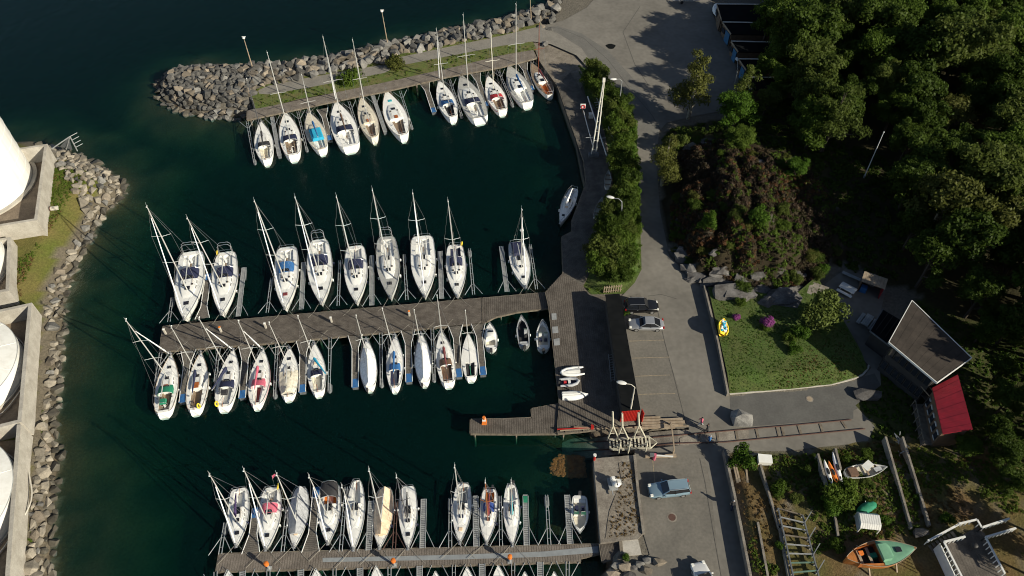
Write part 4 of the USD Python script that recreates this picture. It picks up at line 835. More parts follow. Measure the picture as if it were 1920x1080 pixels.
# bows showing at the bottom edge
def motorboat(label, bow, stern, bpx, short, style='open', colour='gel', name='motor_boat', engine=True, zb=.95, deckm='deck', fw=.8):
    b, s = at(*bow, zb), at(*stern, .6); v = (b - s)[:2]; L = np.linalg.norm(v); ang = math.atan2(v[1], v[0]); mid = (b + s)[:2] / 2
    B = bpx / ppm((bow[1] + stern[1]) / 2, .8); fb = .75
    t = thing(name, label, 'motorboat', (*mid, 0), ang); SHORT.append((mid, short)); e = B * .5 * .72
    ck = Polygon([(-L * .42, -e), (-L * .42, e), (L * .12, e), (L * .30, e * .62), (L * .38, 0), (L * .30, -e * .62), (L * .12, -e)]) if style in ('open', 'dark') else Polygon([(-L * .42, -e), (-L * .42, e), (-L * .10, e), (-L * .10, -e)])
    zdk, wdk = hull(t, L, B, fb, fw, dict(hull=M[colour], deck=M[deckm]), .0, sm=.5, cockpit=ck, rake=.08)
    q = np.array(ck.exterior.coords)[:-1]; n = len(q); zf = [float(zdk(x)) + .03 for x, _ in q]
    fz = .44 if style == 'open' else .2; inner = M['charcoal'] if style == 'dark' else M['gel']
    obj('cockpit_liner', MB().add(np.vstack([np.c_[q, zf], np.c_[q, np.full(n, fz)]]), [[k, k + n, (k + 1) % n + n, (k + 1) % n] for k in range(n)]), inner, t)
    obj('floor', flat(ck, fz), M['charcoal'] if style == 'dark' else M['deck_cream'], t)
    obj('bench', MB().box((-L * .37, 0, .42), (L * .09, e * 1.9, .36)), M['grey'] if style == 'dark' else M['gel'], t)
    if style in ('open', 'dark'):
        for sg in ((1, -1) if style == 'open' else (-1,)):
            obj('console', MB().box((-L * .02, sg * e * .55, .62), (L * .09, e * .7, .8), top=.85), M['gel'] if style == 'open' else M['grey'], t)
            obj('windscreen', MB().add(np.array([[L * .03, sg * e * .18, 1.0], [L * .03, sg * e * .95, 1.0], [-L * .01, sg * e * .95, 1.42], [-L * .01, sg * e * .18, 1.42]]), [[0, 1, 2, 3]]), M['glass_green'], t)
            obj('seat', MB().box((-L * .15, sg * e * .5, .5), (L * .07, e * .55, .5)).box((-L * .185, sg * e * .5, .85), (.10, e * .55, .45)), M['navy'] if style == 'open' else M['charcoal'], t)
    else:
        rg = []
        for k in range(6):
            x = -L * .12 + L * .40 * k / 5; h = .75 * (1 - .8 * (k / 5) ** 2.5); wc = float(wdk(x)) * .74
            rg.append([[x, wc, zdk(x) - .02], [x, wc * .85, zdk(x) + h * .8], [x, wc * .5, zdk(x) + h], [x, -wc * .5, zdk(x) + h], [x, -wc * .85, zdk(x) + h * .8], [x, -wc, zdk(x) - .02]])
        obj('cabin', MB().loft(rg), M['gel'], t, 35)
        obj('windscreen', MB().add(np.array([[L * .13, e * .6, zdk(0) + .66], [L * .13, -e * .6, zdk(0) + .66], [L * .04, -e * .66, zdk(0) + .78], [L * .04, e * .66, zdk(0) + .78]]) + [0, 0, .03], [[0, 1, 2, 3]]), M['window'], t)
    if engine:
        obj('outboard_motor', MB().box((-L * .5 - .22, 0, .85), (.42, .38, .55), top=.8).box((-L * .5 - .25, 0, .3), (.18, .12, .8)), M['charcoal'], t)
    pr = MB(); xs = [L * .18, L * .34, L * .46, L * .49]; ys = [float(wdk(x)) * .92 for x in xs]; z = .4
    pr.tube([[x, y, zdk(x) + z] for x, y in zip(xs, ys)] + [[x, -y, zdk(x) + z] for x, y in zip(xs[::-1], ys[::-1])], .022, 4)
    for x, y in zip(xs, ys):
        for sg in (1, -1): pr.tube([[x, sg * y, zdk(x)], [x, sg * y, zdk(x) + z]], .018, 4)
    obj('bow_rail', pr, M['steel'], t)
    for sg in (1, -1):
        x = -L * .1; obj('fender', MB().tube([[x, sg * (float(wdk(x)) + .1), .15], [x, sg * (float(wdk(x)) + .1), .25], [x, sg * (float(wdk(x)) + .1), .6], [x, sg * (float(wdk(x)) + .1), .68]], [.04, .11, .11, .04], 7), M['gel'], t, True)
    return t
motorboat('small white cabin motorboat by the bend of the middle pier', (918.4, 606), (921, 656), 25, 'the cabin motorboat', 'cabin')
motorboat('grey aluminium open boat with black interior below the pier bridge', (977.5, 593), (983.5, 650), 24, 'the aluminium boat', 'dark', colour='galv', deckm='grey')
motorboat('white open motorboat with rounded bow beside the quay deck', (1017.2, 601), (1019, 656), 26, 'the rounded white motorboat', 'open', fw=.85)
motorboat('white bowrider with green tinted windscreen near the concrete quay', (1087.2, 999.5), (1086.8, 930), 33, 'the bowrider', 'open', zb=1.05)
for k, (bx, by, st, c, lab) in enumerate(((428, 1069, 'cabin', 'gel', 'white boat bow at the bottom edge, first from the left'), (593, 1067, 'cabin', 'gel_cream', 'cream boat bow at the bottom edge below the silver tarpaulin boat'), (706, 1062, 'cabin', 'gel', 'white boat bow at the bottom edge below the beige tarpaulin boat'), (817, 1072, 'open', 'gel', 'boat bow with forked rail at the bottom edge, left of the tan bow hatch boat'),
                                 (876, 1064, 'cabin', 'gel', 'rounded white bow at the bottom edge below the tan bow hatch boat'), (934.5, 1061, 'cabin', 'gel', 'pointed plain white bow at the bottom edge below the royal blue hood boat'), (984, 1073, 'open', 'gel_cream', 'railed bow at the bottom edge below the green ended finger'), (1039, 1073, 'open', 'gel', 'small white dinghy bow at the bottom edge nearest the quay'))):
    motorboat(lab, (bx, by), (bx + 4, by + 95), 36, ('the leftmost bottom bow', 'the cream bottom bow', 'the third bottom bow', 'the forked rail bow', 'the rounded bottom bow', 'the pointed bottom bow', 'the railed bottom bow', 'the smallest bottom bow')[k], st, colour=c, name='moored_boat', engine=False)

# ------------------------------------------------------------------ mooring fingers
LABELS = {}
def finger(base, end, kind, z=.62, zbase=.8, tipm='blue'):
    a, b = at(*base, zbase), at(*end, z); v = (b - a)[:2]; L = np.linalg.norm(v); ang = math.atan2(v[1], v[0]); mid = (a + b)[:2] / 2
    near = sorted(SHORT, key=lambda q: np.hypot(*(q[0] - mid)))[:2]; near.sort(key=lambda q: q[0][0])
    what, cat = {'pipe': ('thin galvanised mooring boom', 'mooring boom'), 'walk': ('grey grating finger pontoon', 'finger pontoon'), 'white': ('white edged finger pontoon with blue tip', 'finger pontoon'), 'rust': ('rust red mooring boom', 'mooring boom'), 'greentip': ('grating finger pontoon with green tip', 'finger pontoon')}[kind]
    nms = [n[1] for n in near]
    lab = f'{what} between {nms[0]} and {nms[1]}'
    w_ = lab.split()
    if len(w_) > 12: lab = f'{what} nearest {min(near, key=lambda q: np.hypot(*(q[0] - mid)))[1]}'
    lab = lab.replace('white edged finger pontoon', 'white finger pontoon') if len(lab.split()) > 13 else lab
    used = LABELS.setdefault(lab, 0); LABELS[lab] += 1
    if used: lab = lab.replace('between', ('left of one between', 'right of one between', 'past those between')[min(used, 3) - 1]).replace('nearest', ('on the far side of', 'just past', 'next along from')[min(used, 3) - 1])
    t = thing('mooring_boom' if cat == 'mooring boom' else 'finger_pontoon', lab, cat, (*a[:2], 0), ang)
    st = M['rust'] if kind == 'rust' else M['galv']; zb, ze = zbase, z
    P = lambda x, y, dz=0: [x, y, zb + (ze - zb) * x / L + dz]
    if kind in ('pipe', 'rust'):
        for y in (.17, -.17): obj('pipe', MB().tube([P(0, y), P(L, y * .8)], .055, 6), st, t, True)
        rg = MB()
        for x in np.arange(.8, L, 1.1): rg.tube([P(x, -.17), P(x, .17)], .03, 4)
        obj('rungs', rg, st, t)
        for sg in (1, -1): obj('brace', MB().tube([P(0, sg * 1.25), P(2.0, sg * .17)], .05, 5), st, t, True)
        obj('float', MB().tube([[L - 1.3, 0, .05], [L - 1.1, 0, .12], [L - .1, 0, .12], [L + .1, 0, .05]], [.1, .3, .3, .1], 8), M['galv_dark'], t, True)
    else:
        w = .30 if kind != 'white' else .42; fl = 2.2 if kind == 'white' else 0
        wid = lambda x: w + (.55 * max(0, 1 - x / fl) if fl else 0)
        xs = np.arange(0, L - (1.3 if kind == 'white' else 0), .22); sl = MB()
        for x in xs: sl.box((x + .1, 0, zb + (ze - zb) * x / L), (.18 if kind == 'white' else .15, 2 * wid(x + .1) - .06, .04))
        tag(obj('deck_slats', sl, M['planks_dark'] if kind == 'white' else M['galv'], t), kind='stuff')
        for sg in (1, -1):
            pts = [P(x, sg * wid(x), .02) for x in ([0, fl, L] if fl else [0, L])]
            obj('side_rail', MB().tube(pts, .055, 5), M['white_paint'] if kind == 'white' else st, t)
            if kind != 'white': obj('brace', MB().tube([P(0, sg * 1.3), P(2.2, sg * w)], .045, 5), st, t, True)
        obj('float', MB().box((L - 1.0, 0, .18), (1.9, 2 * w * .9, .5)), M['galv_dark'], t)
        if kind == 'white': obj('end_plate', MB().box((L - .65, 0, ze + .03), (1.25, 2 * w - .16, .07)), M['blue'], t); obj('end_rail', MB().tube([P(L, -w, .03), P(L, w, .03)], .06, 5), M['blue'], t)
        if kind == 'greentip': obj('end_plate', MB().box((L - .45, 0, ze + .04), (.8, 2 * w - .1, .07)), M['green'], t)
    return t
LABELS = {}
for b, e, k in (((463, 226), (477, 304), 'pipe'), ((510, 219), (524, 292), 'walk'), ((558, 209), (575, 280), 'pipe'), ((604, 204), (619, 262), 'white'), ((654, 190), (672, 245), 'pipe'), ((699, 179), (722.6, 247.5), 'walk'), ((750, 170.5), (772, 238), 'pipe'), ((796, 155), (814, 210), 'white'), ((843, 149), (866, 217), 'pipe'), ((892, 138), (913, 198), 'white'), ((934, 131), (961.6, 196), 'pipe'), ((979.6, 118), (998, 168.5), 'white')):
    finger(b, e, k, zbase=1.5)
for b, e, k in (((316.6, 603), (322.6, 558), 'pipe'), ((379, 597), (391, 514), 'white'), ((446.6, 593), (457.5, 502), 'walk'), ((501, 586), (509, 521), 'pipe'), ((565, 580), (569.5, 492), 'walk'), ((634, 573), (637, 488), 'pipe'), ((697, 572.5), (697, 480), 'walk'), ((763, 562), (757.5, 477), 'pipe'), ((828, 560), (825, 471), 'walk'), ((888, 552), (880, 466), 'pipe'), ((950.6, 547), (939.7, 462), 'walk'), ((1006, 542), (994, 458), 'pipe'),
                ((301.5, 661), (292, 715), 'pipe'), ((353.5, 657), (342, 754), 'white'), ((410.5, 653), (403, 715), 'pipe'), ((461.3, 648), (454, 746), 'white'), ((519.5, 643), (514.3, 743), 'pipe'), ((569, 638), (566.7, 735), 'white'), ((619, 632), (617, 732), 'pipe'), ((666, 628), (666, 726), 'white'), ((714, 624), (715, 722), 'pipe'), ((765, 619), (767, 716), 'white'), ((810, 616), (814, 712), 'pipe'), ((854, 610), (861, 706.5), 'white'), ((896.6, 606.5), (906, 702.5), 'white'),
                ((412.6, 1039), (422, 980), 'pipe'), ((470, 1037), (480, 953), 'white'), ((529.7, 1035), (539, 950), 'pipe'), ((582, 1035), (594, 914), 'white'), ((638.5, 1034), (649, 913), 'pipe'), ((691, 1032), (696, 939), 'walk'), ((738.5, 1030), (743, 941), 'rust'), ((792, 1028), (794.5, 936), 'walk'), ((844, 1027), (844, 934), 'pipe'), ((893, 1025), (891.6, 931), 'walk'), ((939.5, 1024), (937.5, 930), 'pipe'), ((987.4, 1023), (985, 930), 'greentip'), ((1030, 1022), (1024.6, 928), 'pipe'), ((1069, 1020), (1063, 928), 'walk'),
                ((404, 1072), (402, 1160), 'pipe'), ((455, 1071), (455, 1160), 'walk'), ((503, 1070), (503, 1160), 'pipe'), ((564, 1068), (564, 1160), 'walk'), ((627, 1066), (627, 1160), 'pipe'), ((675, 1065), (675, 1160), 'walk'), ((730, 1063), (730, 1155), 'pipe'), ((787, 1061), (787, 1155), 'walk'), ((851, 1059), (851, 1150), 'pipe'), ((904, 1057), (904, 1150), 'walk'), ((962, 1055), (962, 1150), 'pipe'), ((1013, 1054), (1013, 1150), 'walk'), ((1064, 1053), (1064, 1150), 'pipe')):
    finger(b, e, k, zbase=.85 if b[1] > 700 else .95)
# ------------------------------------------------------------------ buildings
def prism(poly, z0, z1): return MB().extrude(poly, z0, z1)
def local(poly, o): return shapely.affinity.translate(poly, -o[0], -o[1])
# long black roofed store on the quay
RZ = 4.15
RF = PW([(1134.5, 552), (1162, 550.5), (1201, 768), (1166.5, 770.5)], RZ); o = np.array([*RF.centroid.coords[0], 1.6]); RL = local(RF, o)
t = thing('storage_shed', 'long low store with flat black roof and red end wall between quay deck and parking', 'shed', o)
rc = np.array(RL.exterior.coords)[:4]; mids = lambda a, b, k, n: a + (b - a) * k / n
for k in range(8):                                     # felt sheets across the roof
    a, b, c, d = mids(rc[0], rc[3], k, 8), mids(rc[1], rc[2], k, 8), mids(rc[1], rc[2], k + 1, 8), mids(rc[0], rc[3], k + 1, 8)
    obj('roof_sheet', prism(Polygon([a, b, c, d]).buffer(-.012), 2.43 + .006 * (k % 2), 2.55), M['felt'], t)
obj('wall', prism(RL.buffer(-.18), -.05, 2.43), M['black_wood'], t)
p, q = rc[3] * .985, rc[2] * .985; sdir = np.array([0, -1.0])
for k in range(12):
    a, b = p + (q - p) * (k + .1) / 12, p + (q - p) * (k + .9) / 12
    obj('end_rib', MB().bar([*((a + b) / 2 + sdir * .06), 0], [*((a + b) / 2 + sdir * .06), 2.45], np.linalg.norm(b - a), .12), M['red_paint'], t)
obj('end_wall', MB().bar([*p, 1.2], [*q, 1.2], .1, 2.4), M['red_paint'], t)
obj('door', MB().bar([*(q + [.25, .1]), 1.2], [*(q + [.45, -.55]), 1.2], .08, 2.3), M['red_paint'], t)
t = thing('slat_fence', 'short fence of pale slats at the north end of the long black shed', 'fence', at(1150, 551, 1.6)); o = at(1150, 551, 1.6)
for k in range(8): x = 1132 + 4.4 * k; obj('slat', MB().box(at(x, 550 - k * .45, 1.6) - o + [0, 0, .75], (.13, .07, 1.5)), M['pale_wood'], t)
for z in (.35, 1.15): obj('rail', MB().bar(at(1131, 549, 1.6) - o + [0, -.1, z], at(1165, 545, 1.6) - o + [0, -.1, z], .06, .1), M['pale_wood'], t)
t = thing('ladder', 'dark ladder lying on the shaded planks beside the black shed', 'ladder', at(1146, 690, ZQ)); o = at(1146, 690, ZQ)
A, B_, C, D = [at(a, b, ZQ + .1) - o for a, b in ((1141, 664), (1148, 662.5), (1153, 714), (1146, 715.5))]
obj('stile', MB().bar(A, D, .06, .09), M['galv'], t); obj('stile', MB().bar(B_, C, .06, .09), M['galv'], t)
for k in range(11): obj('rung', MB().bar(A + (D - A) * (k + .5) / 11, B_ + (C - B_) * (k + .5) / 11, .05), M['galv'], t)
# clubhouse with the tilted four-sided roof
CZ = 7.4
t = thing('clubhouse', 'two storey clubhouse with a big brown four sided flat roof edged in white', 'building'); 
RFp = [(1710, 563.5), (1822, 671), (1757, 717.5), (1666.5, 641.5)]; RFz = [CZ + .3, CZ, CZ - .3, CZ]
rp = np.array([at(a, b, z) for (a, b), z in zip(RFp, RFz)])
cen = rp.mean(0); up = np.array([0, 0, 1.0])
def roof_slab(inset, dz0, dz1):
    q = cen + (rp - cen) * inset; v = np.vstack([q + up * dz0, q + up * dz1]); return fixn(MB().add(v, [[0, 3, 2, 1], [4, 5, 6, 7], [0, 1, 5, 4], [1, 2, 6, 5], [2, 3, 7, 6], [3, 0, 4, 7]]))
for k in range(9):                                     # roofing lengths with raised seams
    e0, e1 = rp[0] * .98 + cen * .02, rp[1] * .98 + cen * .02; f0, f1 = rp[3] * .98 + cen * .02, rp[2] * .98 + cen * .02
    a, b, c, d = e0 + (e1 - e0) * (k + .01) / 9, e0 + (e1 - e0) * (k + .99) / 9, f0 + (f1 - f0) * (k + .99) / 9, f0 + (f1 - f0) * (k + .01) / 9
    v = np.array([a, b, c, d, a, b, c, d]); v[:4, 2] -= .12; v[4:, 2] += .012 * (k % 2)
    obj('roof_length', fixn(MB().add(v, [[0, 3, 2, 1], [4, 5, 6, 7], [0, 1, 5, 4], [1, 2, 6, 5], [2, 3, 7, 6], [3, 0, 4, 7]])), M['felt_brown'], t)
obj('ceiling', roof_slab(.97, -.4, -.14), M['black_wood'], t)
for i in range(4): obj('fascia', MB().bar(rp[i] + [0, 0, -.1], rp[(i + 1) % 4] + [0, 0, -.1], .09, .3), M['white_paint'], t)
wl = cen + (rp - cen) * .86; wp = Polygon(wl[:, :2]); obj('wall', prism(wp, 1.3, CZ - .45), M['black_wood'], t)
for i, nw in ((3, 4), (2, 7)):                          # glazed sides
    a, b = wl[i], wl[(i + 1) % 4]; d = (b - a)[:2]; nrm = np.array([d[1], -d[0]]); nrm /= np.linalg.norm(nrm)
    if np.dot(nrm, (a + b)[:2] / 2 - cen[:2]) < 0: nrm = -nrm
    for zf in (2.4, 5.0):
        for k in range(nw):
            p0, p1 = a[:2] + d * (k + .12) / nw + nrm * .03, a[:2] + d * (k + .88) / nw + nrm * .03; zm = zf + .75
            w_ = obj('window', MB().bar([*p0, zm], [*p1, zm], .06, 1.5), M['window'], t)
            fr = MB(); fr.bar([*p0, zf], [*p1, zf], .1, .1).bar([*p0, zf + 1.5], [*p1, zf + 1.5], .1, .1).bar([*p0, zf], [*p0, zf + 1.5], .1).bar([*p1, zf], [*p1, zf + 1.5], .1); obj('frame', fr, M['black_wood'], w_)
t = thing('clubhouse_annex', 'low black flat roofed annex on the west side of the clubhouse', 'building'); AZ = 4.4
AN = PW([(1655, 580), (1695, 604), (1672, 652), (1631, 621)], AZ)
obj('wall', prism(AN.buffer(-.25), 1.3, AZ - .2), M['black_wood'], t); obj('roof', prism(AN, AZ - .2, AZ), M['felt'], t)
for k in range(4): a, b = at(1634 + 8.5 * k, 612 + 6.6 * k, AZ + .05), at(1656 + 9 * k, 582 + 5.6 * k, AZ + .05); obj('roof_seam', MB().bar(a, b, .08, .06), M['felt_brown'], t)
ac = np.array(AN.exterior.coords); 
for p_, q_ in ((at(1631, 621, AZ), at(1655, 580, AZ)), (at(1631, 621, AZ), at(1672, 652, AZ))): obj('gutter', MB().bar(p_, q_, .12, .2), M['galv_dark'], t)
p_, q_ = at(1633, 625, 2.9), at(1668, 652, 2.9)
for k in range(4): obj('window', MB().bar(p_ + (q_ - p_) * (k + .15) / 4 + [-.1, -.25, 0], p_ + (q_ - p_) * (k + .85) / 4 + [-.1, -.25, 0], .06, 1.3), M['window'], t)
obj('door', MB().bar(at(1659, 668, 2.4), at(1668, 676, 2.4), .1, 2.0), M['orange'], t)
# covered walk with rails on the south west side of the clubhouse
t = thing('access_ramp', 'dark timber ramp with pale handrails along the south west side of the clubhouse', 'ramp')
E0, E1, G0, G1 = at(1668, 668, 2.3), at(1737, 752, 3.6), at(1688, 668, 2.3), at(1752, 738, 3.6)
for k in range(14):
    v = [E0 + (E1 - E0) * (k + .03) / 14, E0 + (E1 - E0) * (k + .97) / 14, G0 + (G1 - G0) * (k + .97) / 14, G0 + (G1 - G0) * (k + .03) / 14]
    obj('board', fixn(MB().add(np.array(v + [x - [0, 0, .08] for x in v]), [[0, 3, 2, 1], [4, 5, 6, 7], [0, 1, 5, 4], [1, 2, 6, 5], [2, 3, 7, 6], [3, 0, 4, 7]])), M['black_wood'], t)
for a, b in ((E0, E1), (E0 * .45 + G0 * .55, E1 * .45 + G1 * .55)): obj('handrail', MB().bar(a + [0, 0, 1.0], b + [0, 0, 1.0], .12, .08), M['pale_wood'], t)
for k in range(8): p_ = E0 + (E1 - E0) * k / 7; obj('post', MB().bar([p_[0], p_[1], 1.4], p_ + [0, 0, 1.0], .1), M['black_wood'], t)
# red roofed house
t = thing('red_house', 'small house with a bright red metal roof south of the clubhouse', 'building'); HZ = 5.4
hp = [at(1748, 727, HZ), at(1796, 702, HZ + .9), at(1824, 805, HZ + .9), at(1768, 814, HZ)]
for k in range(10):
    a, b, c, d = [hp[0] + (hp[3] - hp[0]) * (k + .01) / 10, hp[1] + (hp[2] - hp[1]) * (k + .01) / 10, hp[1] + (hp[2] - hp[1]) * (k + .99) / 10, hp[0] + (hp[3] - hp[0]) * (k + .99) / 10]
    v = np.array([a, b, c, d, a, b, c, d]); v[:4, 2] -= .1; v[4:, 2] += .015 * (k % 2)
    obj('roof_panel', fixn(MB().add(v, [[0, 3, 2, 1], [4, 5, 6, 7], [0, 1, 5, 4], [1, 2, 6, 5], [2, 3, 7, 6], [3, 0, 4, 7]])), M['tin_red'], t)
hc = np.mean(hp, 0); hw = [hc + (p_ - hc) * .9 for p_ in hp]; obj('wall', prism(Polygon([p_[:2] for p_ in hw]), 1.3, HZ - .12), M['brown_wall'], t)
a, b = hw[0], hw[3]
for k in range(5):
    p0, p1 = a + (b - a) * (k + .2) / 5, a + (b - a) * (k + .8) / 5; zz = 3.6
    w_ = obj('window', MB().bar([p0[0] - .04, p0[1], zz], [p1[0] - .04, p1[1], zz], .06, 1.1), M['window'], t)
    obj('frame', MB().bar([p0[0] - .06, p0[1], zz - .6], [p1[0] - .06, p1[1], zz - .6], .12, .12).bar([p0[0] - .06, p0[1], zz + .6], [p1[0] - .06, p1[1], zz + .6], .12, .12), M['white_paint'], w_)
for k in range(6): p_ = a + (b - a) * k / 5; obj('balcony_post', MB().bar([p_[0] - 1.3, p_[1], 1.4], [p_[0] - 1.3, p_[1], 3.1], .1), M['beam'], t)
obj('balcony', MB().add(np.array([[a[0] - 1.35, a[1], 2.2], [b[0] - 1.35, b[1], 2.2], [b[0], b[1], 2.2], [a[0], a[1], 2.2]]), [[0, 1, 2, 3]]), M['beam'], t)
obj('balcony_rail', MB().bar([a[0] - 1.3, a[1], 3.1], [b[0] - 1.3, b[1], 3.1], .1), M['beam'], t)
# boat sheds in a stepped row, top right
def boatshed(label, fl, fr, back, z=4.2, door='blue_paint'):
    a, b = at(*fl, z), at(*fr, z); d = (b - a)[:2]; bk = np.array([back, -.3]); t = thing('boat_shed', label, 'shed', (*a[:2], 1.5)); o = np.array([*a[:2], 1.5])
    P4 = [a[:2], b[:2], b[:2] + bk, a[:2] + bk]; pl = local(Polygon(P4), o); H = z - 1.5
    obj('wall', prism(pl.buffer(-.1), -.1, H - .2), M['brown_wall'], t); obj('roof', prism(pl, H - .2, H), M['felt'], t)
    q = np.array(P4) - o[:2]
    obj('roof_edge', MB().bar([*q[0], H + .06], [*q[3], H + .06], .16, .2), M['white_paint'], t); obj('roof_edge', MB().bar([*q[0], H - .05], [*q[1], H - .05], .12, .3), M['pale_wood'], t)
    e0, e1 = q[0] + (q[1] - q[0]) * .5, q[0] + (q[1] - q[0]) * .93; nn = np.array([-1, 0]) * .03
    dr = obj('door', MB().bar([*(e0 + nn * 3), 1.25], [*(e1 + nn * 3), 1.25], .1, 2.3), M[door], t)
    obj('handle', MB().box([*(e0 * .8 + e1 * .2 + nn * 5), 1.2], (.08, .08, .3)), M['steel'], dr)
    obj('window', MB().bar([*(q[0] + (q[1] - q[0]) * .12 + nn * 3), 1.6], [*(q[0] + (q[1] - q[0]) * .4 + nn * 3), 1.6], .08, .9), M['window'], t)
boatshed('northernmost boat shed in the stepped black row, behind the tarpaulined trailer boat', (1344, 8), (1353, 38), 12, door='brown_wall')
boatshed('second black boat shed from the top of the stepped row', (1355, 42), (1371, 64), 9)
boatshed('third boat shed with a blue door, below the second', (1371, 78), (1384, 97), 10)
boatshed('fourth boat shed with a blue door, next to the short lamp', (1385, 111), (1399, 131), 9)
boatshed('lowest boat shed of the stepped row, half hidden by trees', (1400, 145), (1410, 168), 9)

# ------------------------------------------------------------------ cars
def car(label, cpx, heading, L, Wd, H, paint, kind):
    c = at(*cpx, 1.9); t = thing('parked_car', label, 'car', (c[0], c[1], 1.61), heading, 'cars parked along the quay road'); h = L / 2; w = Wd / 2
    belt = H * .60; gb = .2
    tops = {'sedan': [(-1, .60), (-.93, .86), (-.62, .93), (-.35, .96), (.30, .93), (.46, .90), (.85, .74), (1, .52)], 'wagon': [(-1, .62), (-.95, .92), (-.62, .96), (-.35, .96), (.30, .93), (.46, .90), (.85, .76), (1, .52)], 'suv': [(-1, .66), (-.95, .98), (-.62, 1.0), (-.35, 1.0), (.30, .98), (.48, .96), (.86, .84), (1, .58)]}[kind]
    rings = []
    for s, z in tops:
        zt = z * belt / .93; ws = w * (1 - .16 * abs(s) ** 5) * (1 if abs(s) < .99 else .86); zb = gb + (.12 if abs(s) > .95 else 0)
        half = [(0, zt), (ws * .6, zt), (ws * .90, zt - .03), (ws * .985, zt - .13), (ws, zt * .62), (ws * .97, zb + .1), (ws * .86, zb)]
        rings.append([[s * h, y, z_] for y, z_ in half] + [[s * h, -y, z_] for y, z_ in half[::-1][:-1]])
    obj('body', MB().loft(rings), M[paint], t, 38)
    g = {'sedan': (-.78, .40, -.42, .10), 'wagon': (-.95, .40, -.84, .10), 'suv': (-.95, .42, -.82, .14)}[kind]
    zb, zr = belt * .97, H; wb, wr = w * .90, w * .72
    low = [[g[0] * h, wb * .86, zb], [-.2 * h, wb, zb], [g[1] * h, wb * .88, zb - .02], [g[1] * h, -wb * .88, zb - .02], [-.2 * h, -wb, zb], [g[0] * h, -wb * .86, zb]]
    hi = [[g[2] * h, wr * .92, zr - .05], [-.2 * h, wr, zr], [g[3] * h, wr * .95, zr - .03], [g[3] * h, -wr * .95, zr - .03], [-.2 * h, -wr, zr], [g[2] * h, -wr * .92, zr - .05]]
    obj('windows', MB().loft([low, hi], cap=False), M['window'], t)
    r2 = [[x * 1.0, y * 1.03, z + .012] for x, y, z in hi]; r3 = [[x * .95 - .01, y * .78, z + .045] for x, y, z in hi]
    obj('roof', MB().loft([r2, r3], cap=True), M[paint], t, 40)
    for k in (0, 1, 2, 3, 4, 5): obj('pillar', MB().bar(np.array(low[k]), np.array(r2[k]), .09 if k not in (1, 4) else .07, .05), M[paint] if k not in (1, 4) else M['black'], t)
    for x in (-.60, .58):
        for sg in (1, -1):
            wl_ = obj('wheel', MB().tube([[x * h, sg * (w - .24), .32], [x * h, sg * (w - .01), .32]], .33, 16), M['black'], t, 40)
            obj('rim', MB().tube([[x * h, sg * (w - .02), .32], [x * h, sg * (w + .012), .32]], .21, 12), M['chrome'], wl_, 40)
    for sg in (1, -1):
        obj('headlight', MB().box((h * .90, sg * w * .68, belt * .78), (.36, .34, .13), top=.8), M['lampglow'], t)
        obj('tail_light', MB().box((-h * .955, sg * w * .76, belt * .86), (.14, .32, .18)), M['redlight'], t)
        obj('mirror', MB().box((g[1] * h * .72, sg * (w + .08), zb + .06), (.14, .22, .14), top=.8), M[paint], t)
        if kind != 'sedan': obj('roof_rail', MB().tube([[g[2] * h * .9, sg * wr * .92, zr + .02], [-.2 * h, sg * wr * .97, zr + .09], [g[3] * h * .9, sg * wr * .92, zr + .03]], .025, 5), M['chrome'] , t, True)
        obj('door_handle', MB().box((-.28 * h, sg * (w + .004), zb - .13), (.18, .03, .04)), M['chrome'], t)
    obj('licence_plate', MB().box((-h - .005, 0, .55), (.02, .5, .11)), M['white_paint'], t)
    obj('grille', MB().box((h * .985, 0, belt * .52), (.08, Wd * .55, .16)), M['black'], t)
    return t
car('black estate car with silver roof rails parked at the top of the parking row', (1202, 577), .01, 4.75, 1.92, 1.66, 'car_black_car', 'suv')
car('silver saloon car parked second below the black one', (1211, 610), math.pi - .02, 4.8, 1.85, 1.43, 'car_silver', 'sedan')
car('pale blue estate car parked across the lot by the concrete quay', (1254, 919), math.pi + .10, 4.8, 1.85, 1.52, 'car_blue_grey', 'wagon')
car('white car cut by the bottom edge of the photo', (1322, 1094), math.pi / 2 + .25, 4.5, 1.82, 1.5, 'car_white_car', 'wagon')

# painted lines, manholes
for a, b in (((1180, 639.5), (1245, 637.5)), ((1185, 671.5), (1255, 669.5)), ((1191, 705.5), (1256, 703)), ((1196, 739.5), (1266, 737.5)), ((1223, 855), (1228, 905))):
    z = 1.612; struct('painted_line', flat(LineString([at(*a, z)[:2], at(*b, z)[:2]]).buffer(.045, cap_style='flat'), z), M['line'])
for lab, cpx, m, r in (('round rust red manhole cover in the asphalt near the blue estate car', (1260, 970), 'rust', .52), ('round pale manhole cover in the side road below the lawn', (1518, 748), 'pale_wood', .42)):
    c = at(*cpx, 1.604); t = thing('manhole_cover', lab, 'manhole', c); a = np.arange(20) * math.pi / 10
    obj('lid', MB().loft([np.c_[r * .8 * np.cos(a), r * .8 * np.sin(a), a * 0 - .1], np.c_[r * .8 * np.cos(a), r * .8 * np.sin(a), a * 0 + .028]]), M[m], t); obj('frame', MB().loft([np.c_[r * 1.1 * np.cos(a), r * 1.1 * np.sin(a), a * 0 - .1], np.c_[r * 1.1 * np.cos(a), r * 1.1 * np.sin(a), a * 0 + .016]]), M['conc_old'], t)
